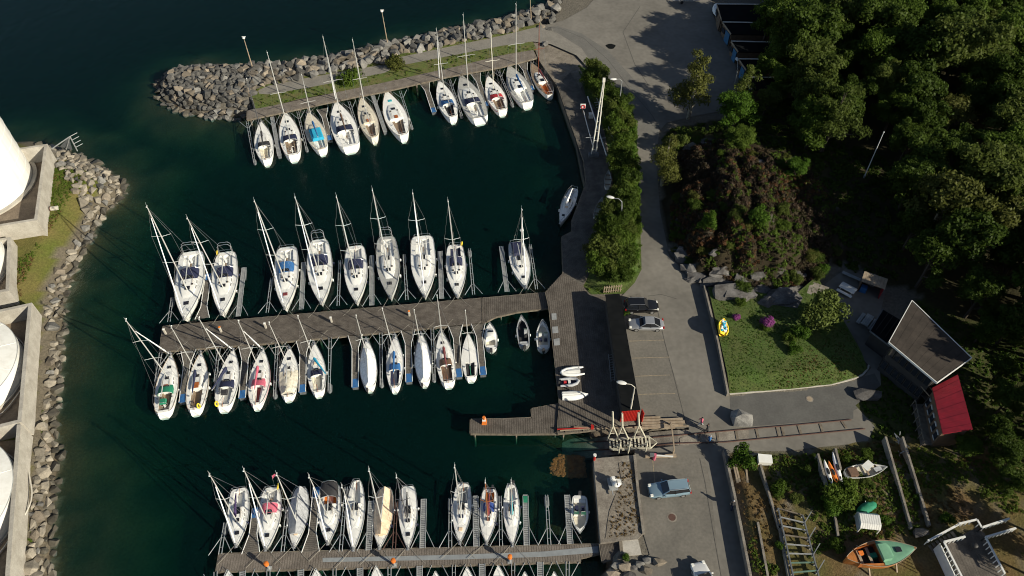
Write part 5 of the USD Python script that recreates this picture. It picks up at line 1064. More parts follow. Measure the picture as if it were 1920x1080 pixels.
# ------------------------------------------------------------------ lamps, poles
def lamp(label, base, top, head, z0=1.6, name='street_lamp', m='galv'):
    b = at(*base, z0); T = above(b, *top); t = thing(name, label, 'street lamp' if head else 'pole', b); T = T - b
    obj('pole', MB().tube([[0, 0, -.2], T * .5, T], [.13, .10, .075], 8), M[m], t, True)
    obj('foot', MB().tube([[0, 0, -.1], [0, 0, .35]], .2, 8), M['conc_old'], t)
    if head:
        E_ = at(*head, b[2] + T[2] + .35) - b; obj('arm', MB().tube([T, T + (E_ - T) * .35 + [0, 0, .3], E_], .05, 6), M[m], t, True)
        d = (E_ - T) / np.linalg.norm(E_ - T); obj('lamp_head', MB().ball((0, 0, 0), (.62, .28, .16), 2).xf(lambda v: np.c_[v[:, 0] * d[0] - v[:, 1] * d[1], v[:, 0] * d[1] + v[:, 1] * d[0], v[:, 2]] + E_ + d * .3), M['white_paint'], t, True)
    else: obj('lantern', MB().ball(T + [0, 0, .1], (.28, .28, .2), 1).box(T + [.1, 0, .35], (.7, .12, .12)), M['white_paint'], t)
    return t
lamp('tall street lamp rising from the hedge beside the mast crane', (1160, 207), (1166, 152), (1153, 149))
lamp('street lamp in the middle of the hedge beside two small dinghies', (1165, 423), (1166, 378), (1148, 371))
lamp('street lamp leaning over the red end of the long black shed', (1179, 787), (1190, 726), (1170, 719), m='conc_pale')
lamp('short lamp beside the blue doors of the boat sheds', (1378, 160), (1383, 128), (1382, 113))
lamp('timber lamp pole on the boulders at the west end of the breakwater', (475, 132), (457, 72), None, 1.9, 'light_pole', 'pale_wood')
lamp('timber light pole on the boulders halfway along the breakwater', (728, 89), (716, 22), None, 1.9, 'light_pole', 'pale_wood')
lamp('light pole on the boulders at the east end of the breakwater', (996, 38), (993.5, -8), None, 1.9, 'light_pole', 'pale_wood')
p_ = onland(1620, 333); T = above(p_, 1657, 248); t = thing('flag_pole', 'slim white pole standing alone in the dark wood', 'pole', p_)
obj('pole', MB().tube([[0, 0, -.3], T - p_], [.09, .05], 6), M['white_paint'], t, True); obj('finial', MB().ball(T - p_, .12), M['white_paint'], t); obj('foot', MB().tube([[0, 0, -.3], [0, 0, .5]], .16, 8), M['galv'], t)
for lab, bpx, hpx in (('low orange lamp post at the left end of the bottom pier', (505, 1066), 1), ('low orange lamp post in the middle of the bottom pier', (740, 1060), 1), ('low orange lamp post at the right part of the bottom pier', (956, 1053), 1)):
    b = at(*bpx, ZP); t = thing('pier_lamp', lab, 'lamp post', b); obj('post', MB().tube([[0, 0, 0], [0, 0, 1.15]], .13, 8), M['galv'], t); obj('lamp_shade', MB().tube([[0, 0, 1.15], [0, 0, 1.5], [0, 0, 1.56]], [.26, .26, .1], 10), M['orange'], t, 40); obj('base_plate', MB().box((0, 0, .03), (.5, .5, .06)), M['galv'], t)
for k, (lab, x, y) in enumerate((('pale service post at the outer corner of the middle pier', 311, 626), ('orange topped service post near the outer end of the middle pier', 415, 622), ('pale service post on the middle pier above the pink canvas boat', 499, 615), ('pale service post on the middle pier above the swung turquoise sail boat', 622, 604), ('brown service post on the middle pier above the blue cushion boat', 768, 592))):
    b = at(x, y, ZM); t = thing('service_post', lab, 'post', b); obj('post', MB().box((0, 0, .5), (.22, .22, 1.0)), M['conc_pale'], t); obj('cap', MB().box((0, 0, 1.06), (.28, .28, .12), top=.7), M['orange' if k in (1, 4) else 'white_paint'], t)
t = thing('mooring_post', 'orange and white post on the end of the slipway pier', 'post', at(908, 793, ZQ - .25)); obj('base', MB().box((0, 0, .35), (.6, .6, .7), top=.8), M['orange'], t); obj('collar', MB().box((0, 0, .85), (.45, .45, .3)), M['white_paint'], t); obj('cap', MB().tube([[0, 0, 1.0], [0, 0, 1.35]], .2, 8), M['orange'], t)
t = thing('mooring_post', 'red and white post at the corner of the concrete quay by the slip', 'post', at(1114, 862, 1.7)); obj('post', MB().tube([[0, 0, 0], [0, 0, 1.0]], .16, 8), M['red_paint'], t); obj('cap', MB().tube([[0, 0, 1.0], [0, 0, 1.2]], .2, 8), M['white_paint'], t)
t = thing('barrier', 'white swing barrier on a pink post beside the slipway', 'barrier', at(1226, 861, 1.6)); o = at(1226, 861, 1.6)
obj('post', MB().tube([[0, 0, 0], [0, 0, 1.1]], .2, 8), M['pink'], t); obj('arm', MB().bar([0, 0, .95], at(1262, 856, 2.5) - o, .14), M['white_paint'], t); obj('weight', MB().box((-.35, .05, .95), (.5, .35, .35)), M['galv_dark'], t)
# ------------------------------------------------------------------ mast crane and stored spars
b = at(1113, 292, ZQ); T = above(b, 1132.5, 150); t = thing('mast_crane', 'tall white mast crane of two converging legs on the curved boardwalk', 'crane', b); T = T - b
for sg in (1, -1):
    obj('leg', MB().tube([[sg * .36, 0, .4], T * .5 + [sg * .24, 0, 0], T * .97 + [sg * .08, 0, 0]], [.12, .11, .09], 8), M['alu_white'], t, True)
for k in range(7): f = .06 + .13 * k; obj('cross_brace', MB().tube([T * f + [.34 - .26 * f, 0, .35], T * f + [-.34 + .26 * f, 0, .35]], .04, 6), M['alu_white'], t)
obj('head', MB().box(T, (.4, .3, .6)), M['alu_white'], t); obj('winch', MB().tube([[-.45, -.35, .9], [.45, -.35, .9]], .22, 10), M['galv_dark'], t); obj('base', MB().box((0, 0, .2), (1.7, .9, .4)), M['galv_dark'], t)
def spar(label, a, b_, z, r, sp=(), extra=None, mat='alu'):
    A, B_ = at(*a, z), at(*b_, z); t = thing('stored_mast', label, 'mast', (A + B_) / 2 * [1, 1, 0] + [0, 0, ZQ]); o = (A + B_) / 2 * [1, 1, 0] + [0, 0, ZQ]; d = (B_ - A) / np.linalg.norm(B_ - A); nn = np.array([-d[1], d[0], 0])
    obj('spar', MB().tube([A - o, B_ - o], [r, r * .8], 7), M[mat], t, True)
    for f in sp: c = A + (B_ - A) * f - o; obj('spreader', MB().tube([c - nn * .8, c + nn * .8], .04, 5), M[mat], t)
    for f in (.1, .5, .9): c = A + (B_ - A) * f; obj('trestle', MB().bar([*(c - o)[:2], 0], [*(c - o)[:2], z - ZQ], .12), M['beam'], t)
    return t
spar('long stored mast lying on trestles across the foot of the mast crane', (1102, 181), (1144, 312), 2.7, .13, (.62,))
spar('short stored mast with several spreaders lying beside the hedge', (1116.5, 177), (1152, 265), 2.6, .12, (.18, .23, .28))
spar('stored spar between the life ring stand and the mast crane', (1094, 208), (1111, 272), 2.5, .09, (.78,))
b = at(1092, 212, ZQ); t = thing('life_ring_stand', 'red and white life ring stand on the curved boardwalk', 'life ring', b); obj('post', MB().box((0, 0, .7), (.14, .14, 1.4)), M['pale_wood'], t); obj('case', MB().box((0, -.12, 1.5), (.95, .2, .95)), M['white_paint'], t); a = np.linspace(0, 6.283, 15); obj('ring', MB().tube(np.c_[.33 * np.cos(a), a * 0 - .26, 1.5 + .33 * np.sin(a)], .1, 6), M['red'], t, True)
t = thing('electric_cabinet', 'small pale grey cabinet on the boardwalk next to the stored masts', 'cabinet', at(1108, 221, ZQ)); obj('body', MB().box((0, 0, .45), (.8, .5, .9)), M['conc_pale'], t); obj('door', MB().box((0, -.26, .45), (.7, .03, .75)), M['white_paint'], t); obj('lid', MB().box((0, 0, .93), (.9, .6, .06)), M['white_paint'], t)
# small boats on the quay
def dinghy(label, stern, bow, wpx, style, z=None, name='dinghy'):
    z = ZQ if z is None else z; a, b = at(*stern, z + .4), at(*bow, z + .4); v = (b - a)[:2]; L = np.linalg.norm(v); ang = math.atan2(v[1], v[0]); B = wpx / ppm((stern[1] + bow[1]) / 2, z) 
    mid = (a + b)[:2] / 2; t = thing(name, label, 'dinghy', (*mid, z), ang)
    if style == 'over':                                  # hull up
        S = np.linspace(0, 1, 15); w = prof(S, .82, .4) * B / 2; w[-1] = .02; rg = []
        for s, ww in zip(S, w):
            x = -L / 2 + L * s; kz = .62 * (1 - .35 * s ** 3)
            rg.append([[x, ww, .10], [x, ww * .94, .30], [x, ww * .6, kz * .88], [x, ww * .12, kz], [x, -ww * .12, kz], [x, -ww * .6, kz * .88], [x, -ww * .94, .30], [x, -ww, .10]])
        obj('hull', MB().loft(rg, closed=False), M['gel'], t, 35)
        for y in (0, .5, -.5): obj('keel_strip', MB().bar([-L * .48, y * B * .45, .64 - abs(y) * .12], [L * .25, y * B * .3, .6 - abs(y) * .1], .06, .06), M['white_paint'], t)
        obj('gunwale', MB().tube([[-L / 2 + L * s, ww, .08] for s, ww in zip(S, w)] + [[-L / 2 + L * s, -ww, .08] for s, ww in zip(S[::-1], w[::-1])], .04, 5), M['grey'], t, True)
    elif style == 'tubes':                               # inflatable turned over, two tubes joined at the bow
        pts = [[-L * .5, .38 * B, .3], [-L * .1, .40 * B, .3], [L * .25, .33 * B, .32], [L * .43, .16 * B, .36], [L * .48, 0, .38], [L * .43, -.16 * B, .36], [L * .25, -.33 * B, .32], [-L * .1, -.40 * B, .3], [-L * .5, -.38 * B, .3]]
        obj('tube', MB().tube(pts, [.12, .21, .22, .22, .22, .22, .22, .21, .12], 9), M['gel'], t, True)
        obj('floor', MB().loft([[[-L * .32, .36 * B, .42], [-L * .32, 0, .52], [-L * .32, -.36 * B, .42]], [[L * .2, .30 * B, .44], [L * .2, 0, .60], [L * .2, -.30 * B, .44]], [[L * .44, .05 * B, .5], [L * .44, 0, .52], [L * .44, -.05 * B, .5]]], cap=False, closed=False), M['white_paint'], t)
        obj('transom', MB().box((-L * .32, 0, .3), (.06, .72 * B, .36)), M['grey'], t)
    elif style == 'rib':
        pts = [[-L * .5, .38 * B, .5], [L * .1, .40 * B, .5], [L * .36, .26 * B, .55], [L * .48, 0, .6], [L * .36, -.26 * B, .55], [L * .1, -.40 * B, .5], [-L * .5, -.38 * B, .5]]
        obj('tube', MB().tube(pts, [.14, .2, .2, .2, .2, .2, .14], 9), M['grey'], t, True); obj('floor', flat(Polygon([p_[:2] for p_ in pts]), .22), M['navy'], t)
        obj('hull', MB().loft([[[-L * .42, .3 * B, .22], [-L * .42, 0, .0], [-L * .42, -.3 * B, .22]], [[L * .4, .1 * B, .3], [L * .4, 0, .15], [L * .4, -.1 * B, .3]]], cap=False, closed=False), M['navy'], t)
        obj('seat', MB().box((0, 0, .45), (.35, .6 * B, .1)), M['white_paint'], t); obj('fuel_tank', MB().box((-L * .22, .1, .38), (.42, .3, .3), top=.8), M['red'], t); obj('outboard_motor', MB().box((-L * .52, 0, .8), (.4, .32, .45), top=.8).box((-L * .54, 0, .35), (.14, .1, .7)), M['charcoal'], t)
    else:                                                # open rowing boat, right way up
        zdk, wdk = hull(t, L, B, .55, .6, dict(hull=M[style], deck=M[style]), .0, deck=False, depth=.05, sm=.45)
        S = np.linspace(.02, .96, 12); w = prof(S, .6, .45) * B / 2 * .9
        obj('inside', MB().add(np.vstack([np.c_[-L / 2 + L * S, w, S * 0 + .18], np.c_[-L / 2 + L * S, -w, S * 0 + .18]]), [[i, i + 1, 13 + i, 12 + i] for i in range(11)]), M['deck_cream'], t)
        for f in (-.28, .02, .26): obj('thwart', MB().box((f * L, 0, .42), (.24, float(wdk(f * L)) * 1.9, .05)), M['teak'], t)
    return t
dinghy('white upturned inflatable with two pointed tubes on the edge of the quay deck', (1095, 693.5), (1052, 698.5), 20, 'tubes')
dinghy('small inflatable with dark blue floor and red fuel tank on the quay deck', (1050, 718.5), (1085.5, 715.5), 19, 'rib')
dinghy('white upturned rowing dinghy, lowest of the three on the quay deck', (1054, 740.5), (1103.5, 738), 20, 'over')
dinghy('pale blue rowing boat standing at the hedge on the shaded boardwalk, upper of two', (1138.5, 353), (1141, 321), 13, 'white_paint')
dinghy('narrow pale rowing boat on the shaded boardwalk below the other', (1116, 408), (1129, 372), 11, 'white_paint')
t = thing('jet_ski', 'white and grey jet ski on a small trailer on the concrete quay', 'jet ski', at(1148, 910, 1.75), .12); obj('trailer', MB().box((0, 0, .3), (1.0, 1.5, .25)).box((-.2, -.9, .3), (.12, .9, .1)), M['galv'], t)
obj('hull', MB().loft([[[x, w * B_, z] for B_, z in ((1, .55), (.9, .75), (-.9, .75), (-1, .55), (-.5, .38), (.5, .38))] for x, w in ((-.1, .36), (.5, .42), (.95, .30))] ), M['white_paint'], t, 30); obj('seat', MB().box((.1, .45, .8), (.6, .5, .5), top=.6), M['white_paint'], t); obj('cowl', MB().ball((.35, -.35, .85), (.45, .35, .3), 2), M['gel'], t, True); obj('handlebar', MB().tube([[.4, -.6, 1.1], [.4, .0, 1.15]], .05, 6), M['black'], t)
# ------------------------------------------------------------------ slip cradle, timber
t = thing('slip_cradle', 'cream steel boat cradle on wheels with tall forked posts on the slipway', 'cradle')
gz = lambda x: float(rampz(x)) + .35
def G(px, py, dz=0.0):
    z = 1.0
    for _ in range(8): z = gz(at(px, py, z)[0]) + dz
    return at(px, py, z)
n0, n1, s0, s1 = G(1143, 825, .3), G(1217, 819, .3), G(1145, 843, .3), G(1219, 841, .3)
for a, b in ((n0, n1), (s0, s1)): obj('side_beam', MB().bar(a, b, .25, .28), M['cradle'], t)
for k in range(12): f = k / 11; obj('cross_beam', MB().bar(n0 + (n1 - n0) * f, s0 + (s1 - s0) * f, .20, .2), M['cradle'], t)
for a, b in ((n1, s1),): obj('nose', MB().tube([a, (a + b) / 2 + [.9, 0, 0], b], .09, 6), M['cradle'], t)
for f in (.05, .35, .65, .95):
    for a, b in ((n0, n1), (s0, s1)): c = a + (b - a) * f; obj('wheel', MB().tube([c + [0, -.08, -.3], c + [0, .08, -.3]], .22, 10), M['rust'], t)
for f, tp in ((.09, (1149, 772)), (.33, (1166.5, 775)), (.76, (1197, 774))):
    c = n0 + (n1 - n0) * f; T = above(c, *tp); mid_ = c + (T - c) * .52
    for dx in (-.75, .75): obj('post_leg', MB().tube([c + [dx, -.1, 0], mid_], .09, 6), M['cradle'], t)
    obj('post', MB().tube([mid_, T], [.13, .11], 8), M['cradle'], t); obj('post_brace', MB().bar(c + (mid_ - c) * .45 + [-.42, 0, 0], c + (mid_ - c) * .45 + [.42, 0, 0], .08), M['cradle'], t)
    c2 = s0 + (s1 - s0) * (f + .10); T2 = c2 + [0, -.35, 2.0]
    for dx in (-.4, .4): obj('post_leg', MB().tube([c2 + [dx, .3, 0], T2], .08, 6), M['cradle'], t)
    obj('post', MB().tube([c2 + [0, -.6, -.1], T2 + [0, 0, .4]], [.09, .08], 6), M['cradle'], t)
rng = np.random.default_rng(31)
for k, (a, b, r, lab) in enumerate((((1198, 783), (1238, 781.5), .22, 'short squared beam at the back of the timber stack'), ((1199, 788), (1280, 785), .26, 'long squared beam, second in the timber stack by the slipway'), ((1202, 793), (1284, 790), .26, 'long squared beam, third in the timber stack by the slipway'), ((1204, 798), (1281, 795), .24, 'long squared beam, fourth in the timber stack by the slipway'), ((1190, 801), (1266, 800), .24, 'long squared beam at the front of the timber stack by the slipway'),
                                       ((1210, 855), (1268, 853.5), .3, 'pale beam lying along the south side of the slipway'), ((1076, 800), (1110, 801), .12, 'pale plank lying on the quay beside a red strip'), ((1050, 806.5), (1105, 803), .1, 'thin pale spar on the slipway pier edge'), ((1104, 802), (1292, 797), .1, 'long thin pole lying along the north edge of the slip'))):
    A, B_ = at(*a, 1.95), at(*b, 1.95); zz = ZQ if b[0] < 1150 else 1.6
    t = thing('timber_beam', lab, 'timber', ((A + B_) / 2 * [1, 1, 0] + [0, 0, zz])); o = (A + B_) / 2 * [1, 1, 0] + [0, 0, zz]
    obj('beam', MB().bar((A - o) * [1, 1, 0] + [0, 0, r / 2 + .1], (B_ - o) * [1, 1, 0] + [0, 0, r / 2 + .1], r * 1.1, r), M['pale_wood'], t)
    for f in (.2, .8): c = (A + (B_ - A) * f - o); obj('bearer', MB().box((c[0], c[1], .05), (.12, .5, .1)), M['beam'], t)
t = thing('beam_post', 'upright timber gate frame standing across the slipway rails', 'frame'); 
A, B_ = at(1256, 799, 1.6), at(1262, 850, 1.6)
for p_ in (A, B_): obj('post', MB().bar(p_, p_ + [0, 0, .9], .18), M['pale_wood'], t)
obj('cross_bar', MB().bar(A + [0, 0, .9], B_ + [0, 0, .9], .16), M['pale_wood'], t)
t = thing('red_spar', 'red painted spar lying along the slipway pier', 'spar', at(1075, 805, ZQ)); obj('spar', MB().bar([-2, -.1, .15], [2.2, .15, .15], .12), M['red_paint'], t); obj('end_block', MB().box((2.3, .15, .3), (.35, .35, .6)), M['red_paint'], t)
# ------------------------------------------------------------------ boulders, yard, terrace
def boulder(label, px, py, s, seed, mat='stone', name='boulder'):
    p_ = onland(px, py); rg = np.random.default_rng(seed); h = stone_mesh(rg, 1); v = np.array(h.vertices) * np.array(s); h = MB().add(v + [0, 0, s[2] * .28], h.faces)
    t = tag(obj(name, h, M[mat]), label, 'boulder'); UsdGeom.Xformable(t).AddTranslateOp().Set(Gf.Vec3d(*map(float, p_))); return t
boulder('pale tall boulder standing at the corner of the side road and the slip rails', 1389, 790, (2.6, 3.0, 2.2), 3)
boulder('large grey boulder at the end of the side road below the clubhouse', 1622, 742, (3.2, 2.0, 1.7), 4, 'rock')
boulder('mossy pale green rock beside the road at the bottom of the concrete quay', 1238, 1056, (1.6, 1.2, 1.0), 5, 'stone_warm')
boulder('dark stone behind the boatyard shelter by the long concrete beams', 1726, 1003, (1.8, 1.8, 1.2), 6, 'rock')
boulder('flat stone on the weedy concrete quay', 1175, 908, (1.5, 1.3, .5), 7)
boulder('small flat stone at the top of the concrete quay', 1170, 880, (.9, .8, .4), 8)
for k, (x, y, s) in enumerate(((1142, 1053, 1.5), (1155, 1062, 1.2), (1170, 1066, 1.6), (1186, 1064, 1.3), (1200, 1060, 1.1), (1150, 1075, 1.4), (1180, 1080, 1.4), (1215, 1052, 1.2), (1208, 1072, 1.5))):
    boulder(['blackish', 'pale grey', 'rough grey', 'brownish', 'small tan', 'lower dark', 'lower pale', 'grassy edged', 'broad tan'][k] + ' rock in the rubble below the landing deck', x, y, (s, s * .8, s * .6), 40 + k, ('rock', 'stone', 'stone_warm')[k % 3])
t = thing('rock_outcrop', 'bare grey rock slabs at the south foot of the heather knoll', 'rock'); rg = np.random.default_rng(9)
for x, y, a_, b_, c_ in ((1378, 553, 5.5, 3.2, 2.2), (1400, 560, 4.5, 2.6, 1.8), (1335, 528, 5, 2.4, 2.4), (1310, 520, 3.4, 2.2, 2), (1466, 560, 5, 3.6, 2.4), (1350, 512, 4.5, 2.5, 2), (1440, 566, 3, 2.4, 1.6), (1425, 548, 3.5, 2.5, 2.2), (1300, 505, 3, 2, 1.6), (1275, 480, 2.6, 3.4, 1.4), (1365, 535, 4, 2, 2.2), (1490, 548, 3.2, 2.6, 2), (1420, 518, 2.4, 1.6, 1.2), (1500, 520, 2.4, 1.8, 1.4), (1388, 525, 2.6, 1.8, 1.2), (1340, 475, 2, 1.4, 1), (1425, 310, 3, 2.4, 1), (1300, 275, 3.2, 2, 1), (1320, 270, 2.6, 1.6, 1), (1478, 298, 2.4, 1.4, .8)):
    for q in range(3 if a_ > 2.3 else 2):
        p_ = onland(x + rg.uniform(-9, 9) * (q > 0), y + rg.uniform(-6, 6) * (q > 0)); h = stone_mesh(rg, 1.0); R = trimesh.transformations.rotation_matrix(rg.uniform(-.2, .2) + .25, [0, 0, 1]) @ trimesh.transformations.rotation_matrix(rg.uniform(.1, .4), [1, 0, 0])
        v = (np.array(h.vertices) * np.array([a_, b_, c_]) * rg.uniform(.6, 1.05)) @ R[:3, :3].T + p_ + [0, 0, c_ * .04]; obj('slab', MB().add(v, h.faces), M['rock'], t)
# long concrete beams of the yard
def beam_row(label, a, b, h=.65, w=.24, m='conc_old', z=2.5):
    A, B_ = at(*a, z + h), at(*b, z + h); n = max(2, round(np.linalg.norm(B_ - A) / 3)); t = thing('concrete_beam', label, 'concrete beam', (*A[:2], z)); o = np.array([*A[:2], z])
    for k in range(n): obj('block', MB().bar(A + (B_ - A) * (k + .01) / n - o - [0, 0, h / 2 + .2], A + (B_ - A) * (k + .99) / n - o - [0, 0, h / 2 + .2], w, h + .4), M[m], t)
beam_row('long pale concrete beam in the boatyard, left of the overgrown pair', (1661, 818), (1710, 990)); beam_row('long dark concrete beam in the boatyard, right of the overgrown pair', (1693, 818), (1744, 985))
beam_row('short concrete beam left of the three kayaks', (1534, 850), (1552, 912), .7); beam_row('short concrete beam right of the three kayaks', (1567, 840), (1577, 880), .7)
beam_row('old concrete beam beside the steel rack near the road', (1426, 870), (1462, 990), .5); beam_row('old concrete beam along the foot of the steel rack', (1462, 985), (1482, 1090), .5); beam_row('low weathered beam in the dry grass by the road wall', (1421, 978), (1440, 1080), .25); beam_row('low beam under the white shelter', (1566, 965), (1572, 1005), .4)
def kayak(label, a, b, wpx, m):
    A, B_ = at(*a, 3.0), at(*b, 3.0); v = (B_ - A)[:2]; L = np.linalg.norm(v); t = thing('kayak', label, 'kayak', (*(A + B_)[:2] / 2, 2.75), math.atan2(v[1], v[0])); B = wpx / 15.5; S = np.linspace(0, 1, 13); w = np.sin(np.pi * S) ** .75 * B / 2 + .01
    obj('hull', MB().loft([[[-L / 2 + L * s, ww * math.cos(q), .18 + .17 * math.sin(q) * (.35 + ww / B * 1.3) + .12 * abs(2 * s - 1) ** 3] for q in np.arange(10) * math.pi / 5] for s, ww in zip(S, w)]), M[m], t, 40)
    obj('cockpit', MB().ball((-.1, 0, .36), (.42, B * .30, .05), 2), M['black'], t, True); obj('hatch', MB().ball((L * .28, 0, .33), (.2, B * .2, .04), 1), M['black'], t, True)
kayak('white kayak, left of the three lying between the concrete beams', (1545, 862), (1561, 910), 9, 'gel'); kayak('orange kayak in the middle of the three', (1553, 864), (1573, 911), 9, 'orange'); kayak('pale lilac white kayak, right of the three', (1561, 848), (1580, 910), 9, 'white')
motorb = dinghy('weathered white open boat lying in the yard with loose panels aboard', (1585, 888), (1662, 877), 27, 'gel', 2.6, 'yard_boat')
obj('loose_panel', MB().box((.3, .45, .75), (1.3, .8, .06), rz=.5), M['white_paint'], motorb); obj('loose_panel', MB().box((1.3, -.1, .68), (.9, .5, .06), rz=.2), M['grey'], motorb); obj('engine_box', MB().box((-1.6, 0, .45), (1.0, 1.0, .5)), M['brown'], motorb)
# green decked wooden boat
a, b = at(1588, 1046, 4.0), at(1717, 1028, 4.2); v = (b - a)[:2]; L = np.linalg.norm(v); t = thing('wooden_boat', 'varnished orange wooden boat with a green foredeck propped up in the yard', 'boat', (*(a + b)[:2] / 2, 3.0), math.atan2(v[1], v[0])); B = 46 / 16.5
ck = Polygon([(-L * .36, -B * .30), (-L * .36, B * .30), (-L * .02, B * .38), (-L * .02, -B * .38)])
zdk, wdk = hull(t, L, B, 1.15, .12, dict(hull=M['oiled'], deck=M['oiled'], rail=M['pale_wood']), .0, cockpit=ck, sm=.5, depth=.6, deckmat=None)
fx = np.linspace(-L * .02, L * .46, 12); obj('foredeck', MB().loft([[[x, float(wdk(x)) * .93, zdk(x) + .03], [x, float(wdk(x)) * .5, zdk(x) + .12], [x, -float(wdk(x)) * .5, zdk(x) + .12], [x, -float(wdk(x)) * .93, zdk(x) + .03]] for x in fx], closed=False), M['green_deck'], t, 40)
cb_ = MB().loft([[[x, B * .34 * k, zdk(x) + .05], [x, B * .30 * k, zdk(x) + .5 * k], [x, -B * .30 * k, zdk(x) + .5 * k], [x, -B * .34 * k, zdk(x) + .05]] for x, k in ((-L * .03, 1), (L * .09, .95), (L * .13, .6))]); obj('cabin_top', cb_, M['green_deck'], t, 30)
obj('hatch', MB().box((L * .24, .05, zdk(L * .24) + .16), (.6, .5, .1)), M['hatch'], t)
q = np.array(ck.exterior.coords)[:-1]; obj('cockpit_liner', MB().add(np.vstack([np.c_[q, np.full(4, 1.15)], np.c_[q, np.full(4, .2)]]), [[k, k + 4, (k + 1) % 4 + 4, (k + 1) % 4] for k in range(4)]), M['varnish'], t); obj('cockpit_sole', flat(ck, .2), M['black_wood'], t)
for f, w_ in ((-.30, .5), (-.16, .62)): obj('thwart', MB().box((f * L, 0, .75), (.3, B * w_, .06)), M['pale_wood'], t)
obj('engine', MB().box((-L * .10, 0, .5), (.9, .6, .6), top=.8), M['green'], t); obj('wheel_box', MB().box((-L * .26, .4, .6), (.5, .4, .5)), M['orange'], t)
for f in (-.2, .2):
    for sg in (1, -1): obj('prop', MB().bar([f * L, sg * B * .35, .2], [f * L + .1, sg * (B * .35 + .7), -.6], .14), M['pale_wood'], t)
# white shelter, racks
c = onland(1620, 985); t = thing('shelter', 'small white ribbed plastic shelter on legs in the boatyard', 'shelter', c, -.12)
for k in range(9): x = -.95 + .24 * k; obj('roof_rib', MB().loft([arch(.12, 0, 0)] * 0 or [[[x, -.95, 1.15], [x + .21, -.95, 1.15], [x + .21, -.55, 1.62], [x, -.55, 1.62]], [[x, .95, 1.15], [x + .21, .95, 1.15], [x + .21, .55, 1.66], [x, .55, 1.66]]]), M['white_paint'], t)
for x in (-.9, 1.1):
    for y in (-.9, .9): obj('leg', MB().box((x, y, .55), (.1, .1, 1.2)), M['white_paint'], t)
obj('back_panel', MB().box((-.98, 0, .75), (.05, 1.7, .9)), M['grey'], t)
t = thing('tarpaulin_heap', 'dark green tarpaulin heap behind the white shelter', 'tarpaulin', onland(1623, 955), .4); obj('heap', MB().ball((0, 0, .35), (1.3, .6, .55), 2).xf(lambda v: v + .12 * (meshkit.noise(v * 3)[:, None] - .5)), M['green'], t, 30); obj('strap', MB().bar([-.3, -.65, .4], [.2, .65, .7], .06), M['white_paint'], t)
t = thing('steel_rack', 'grey steel boat rack like a wide ladder lying along the yard', 'rack')
L0, L1, R0, R1 = [at(a_, b_, 3.1) for a_, b_ in ((1459, 953), (1490, 1092), (1505, 966), (1537, 1088))]
for A, B_ in ((L0, L1), (R0, R1)): obj('side_beam', MB().bar(A, B_, .14, .2), M['galv_dark'], t)
for k in range(9):
    f = k / 8; obj('cross_beam', MB().bar(L0 + (L1 - L0) * f, R0 + (R1 - R0) * (f * .98), .12, .14), M['cradle_green' if k >= 6 else ('galv' if k % 3 else 'beam')], t)
    if k % 2: p_ = R0 + (R1 - R0) * f; obj('prop', MB().bar(p_, p_ + [.7, .9, .9], .09), M['galv'], t)
    for p_ in (L0 + (L1 - L0) * f, R0 + (R1 - R0) * f): obj('leg', MB().box((p_[0], p_[1], 2.8), (.14, .14, .6)), M['galv'], t)
t = thing('sledge', 'white box on an old sledge beside the round bush at the yard corner', 'box', onland(1430, 866), -.1); obj('box', MB().box((.1, 0, .45), (1.5, 1.0, .7)), M['white_paint'], t); obj('lid', MB().box((.1, 0, .83), (1.6, 1.1, .06)), M['gel'], t); obj('plank', MB().box((-1.0, .7, .3), (1.1, .25, .12), rz=.5), M['pale_wood'], t)
for k, (x0, y0, x1, y1) in enumerate(((1374, 870, 1383, 905), (1378, 870, 1387, 903), (1398, 880, 1402, 905))):
    A, B_ = at(x0, y0, 2.6), at(x1, y1, 2.6); t = thing('plank', ('outer', 'inner', 'single short')[k] + ' old plank lying behind the road wall under the round bush', 'plank', A); obj('board', MB().bar([0, 0, 0], B_ - A, .25, .08), M['beam'], t); obj('board', MB().bar([.05, -.1, .09], (B_ - A) * .8 + [0, 0, .09], .2, .06), M['pale_wood'], t)
t = thing('steel_scrap', 'tangle of grey steel tube frames stacked between the concrete beams', 'scrap', onland(1684, 838)); rg = np.random.default_rng(2)
for k in range(9): p_ = rg.uniform(-1, 1, 2) * [.6, 1.6]; q = p_ + rg.normal(size=2) * [.5, 1.2]; obj('tube', MB().tube([[*p_, .2 + .08 * k], [*q, .3 + .1 * k]], .06, 5), M['galv'], t)
# white railed terrace in the corner
t = thing('terrace', 'raised plank terrace with white railings and steps in the bottom right corner', 'terrace'); TZ = 4.2
TP = [(1775, 1018), (1800, 1005), (1833, 988), (1846, 1000), (1850, 1008), (1892, 1088), (1806, 1104)]
tp = PW(TP, TZ); a0, a1 = at(1776, 1018, TZ)[:2], at(1812, 1100, TZ)[:2]; dd = (a1 - a0) / np.linalg.norm(a1 - a0); dn = np.array([-dd[1], dd[0]]); cc = np.array(tp.centroid.coords[0]); k = 0
for s in np.arange(-7, 7, .3):
    st = LineString([cc + dn * s - dd * 12, cc + dn * s + dd * 12]).buffer(.143, cap_style='flat').intersection(tp)
    for g in getattr(st, 'geoms', [st]):
        if g.area > .05: obj('floor_board', prism(g, TZ - .08, TZ + .004 * (k % 3)), M['planks'], t); k += 1
obj('support', prism(tp.buffer(-.4), 2.0, TZ - .08), M['conc_pale'], t)
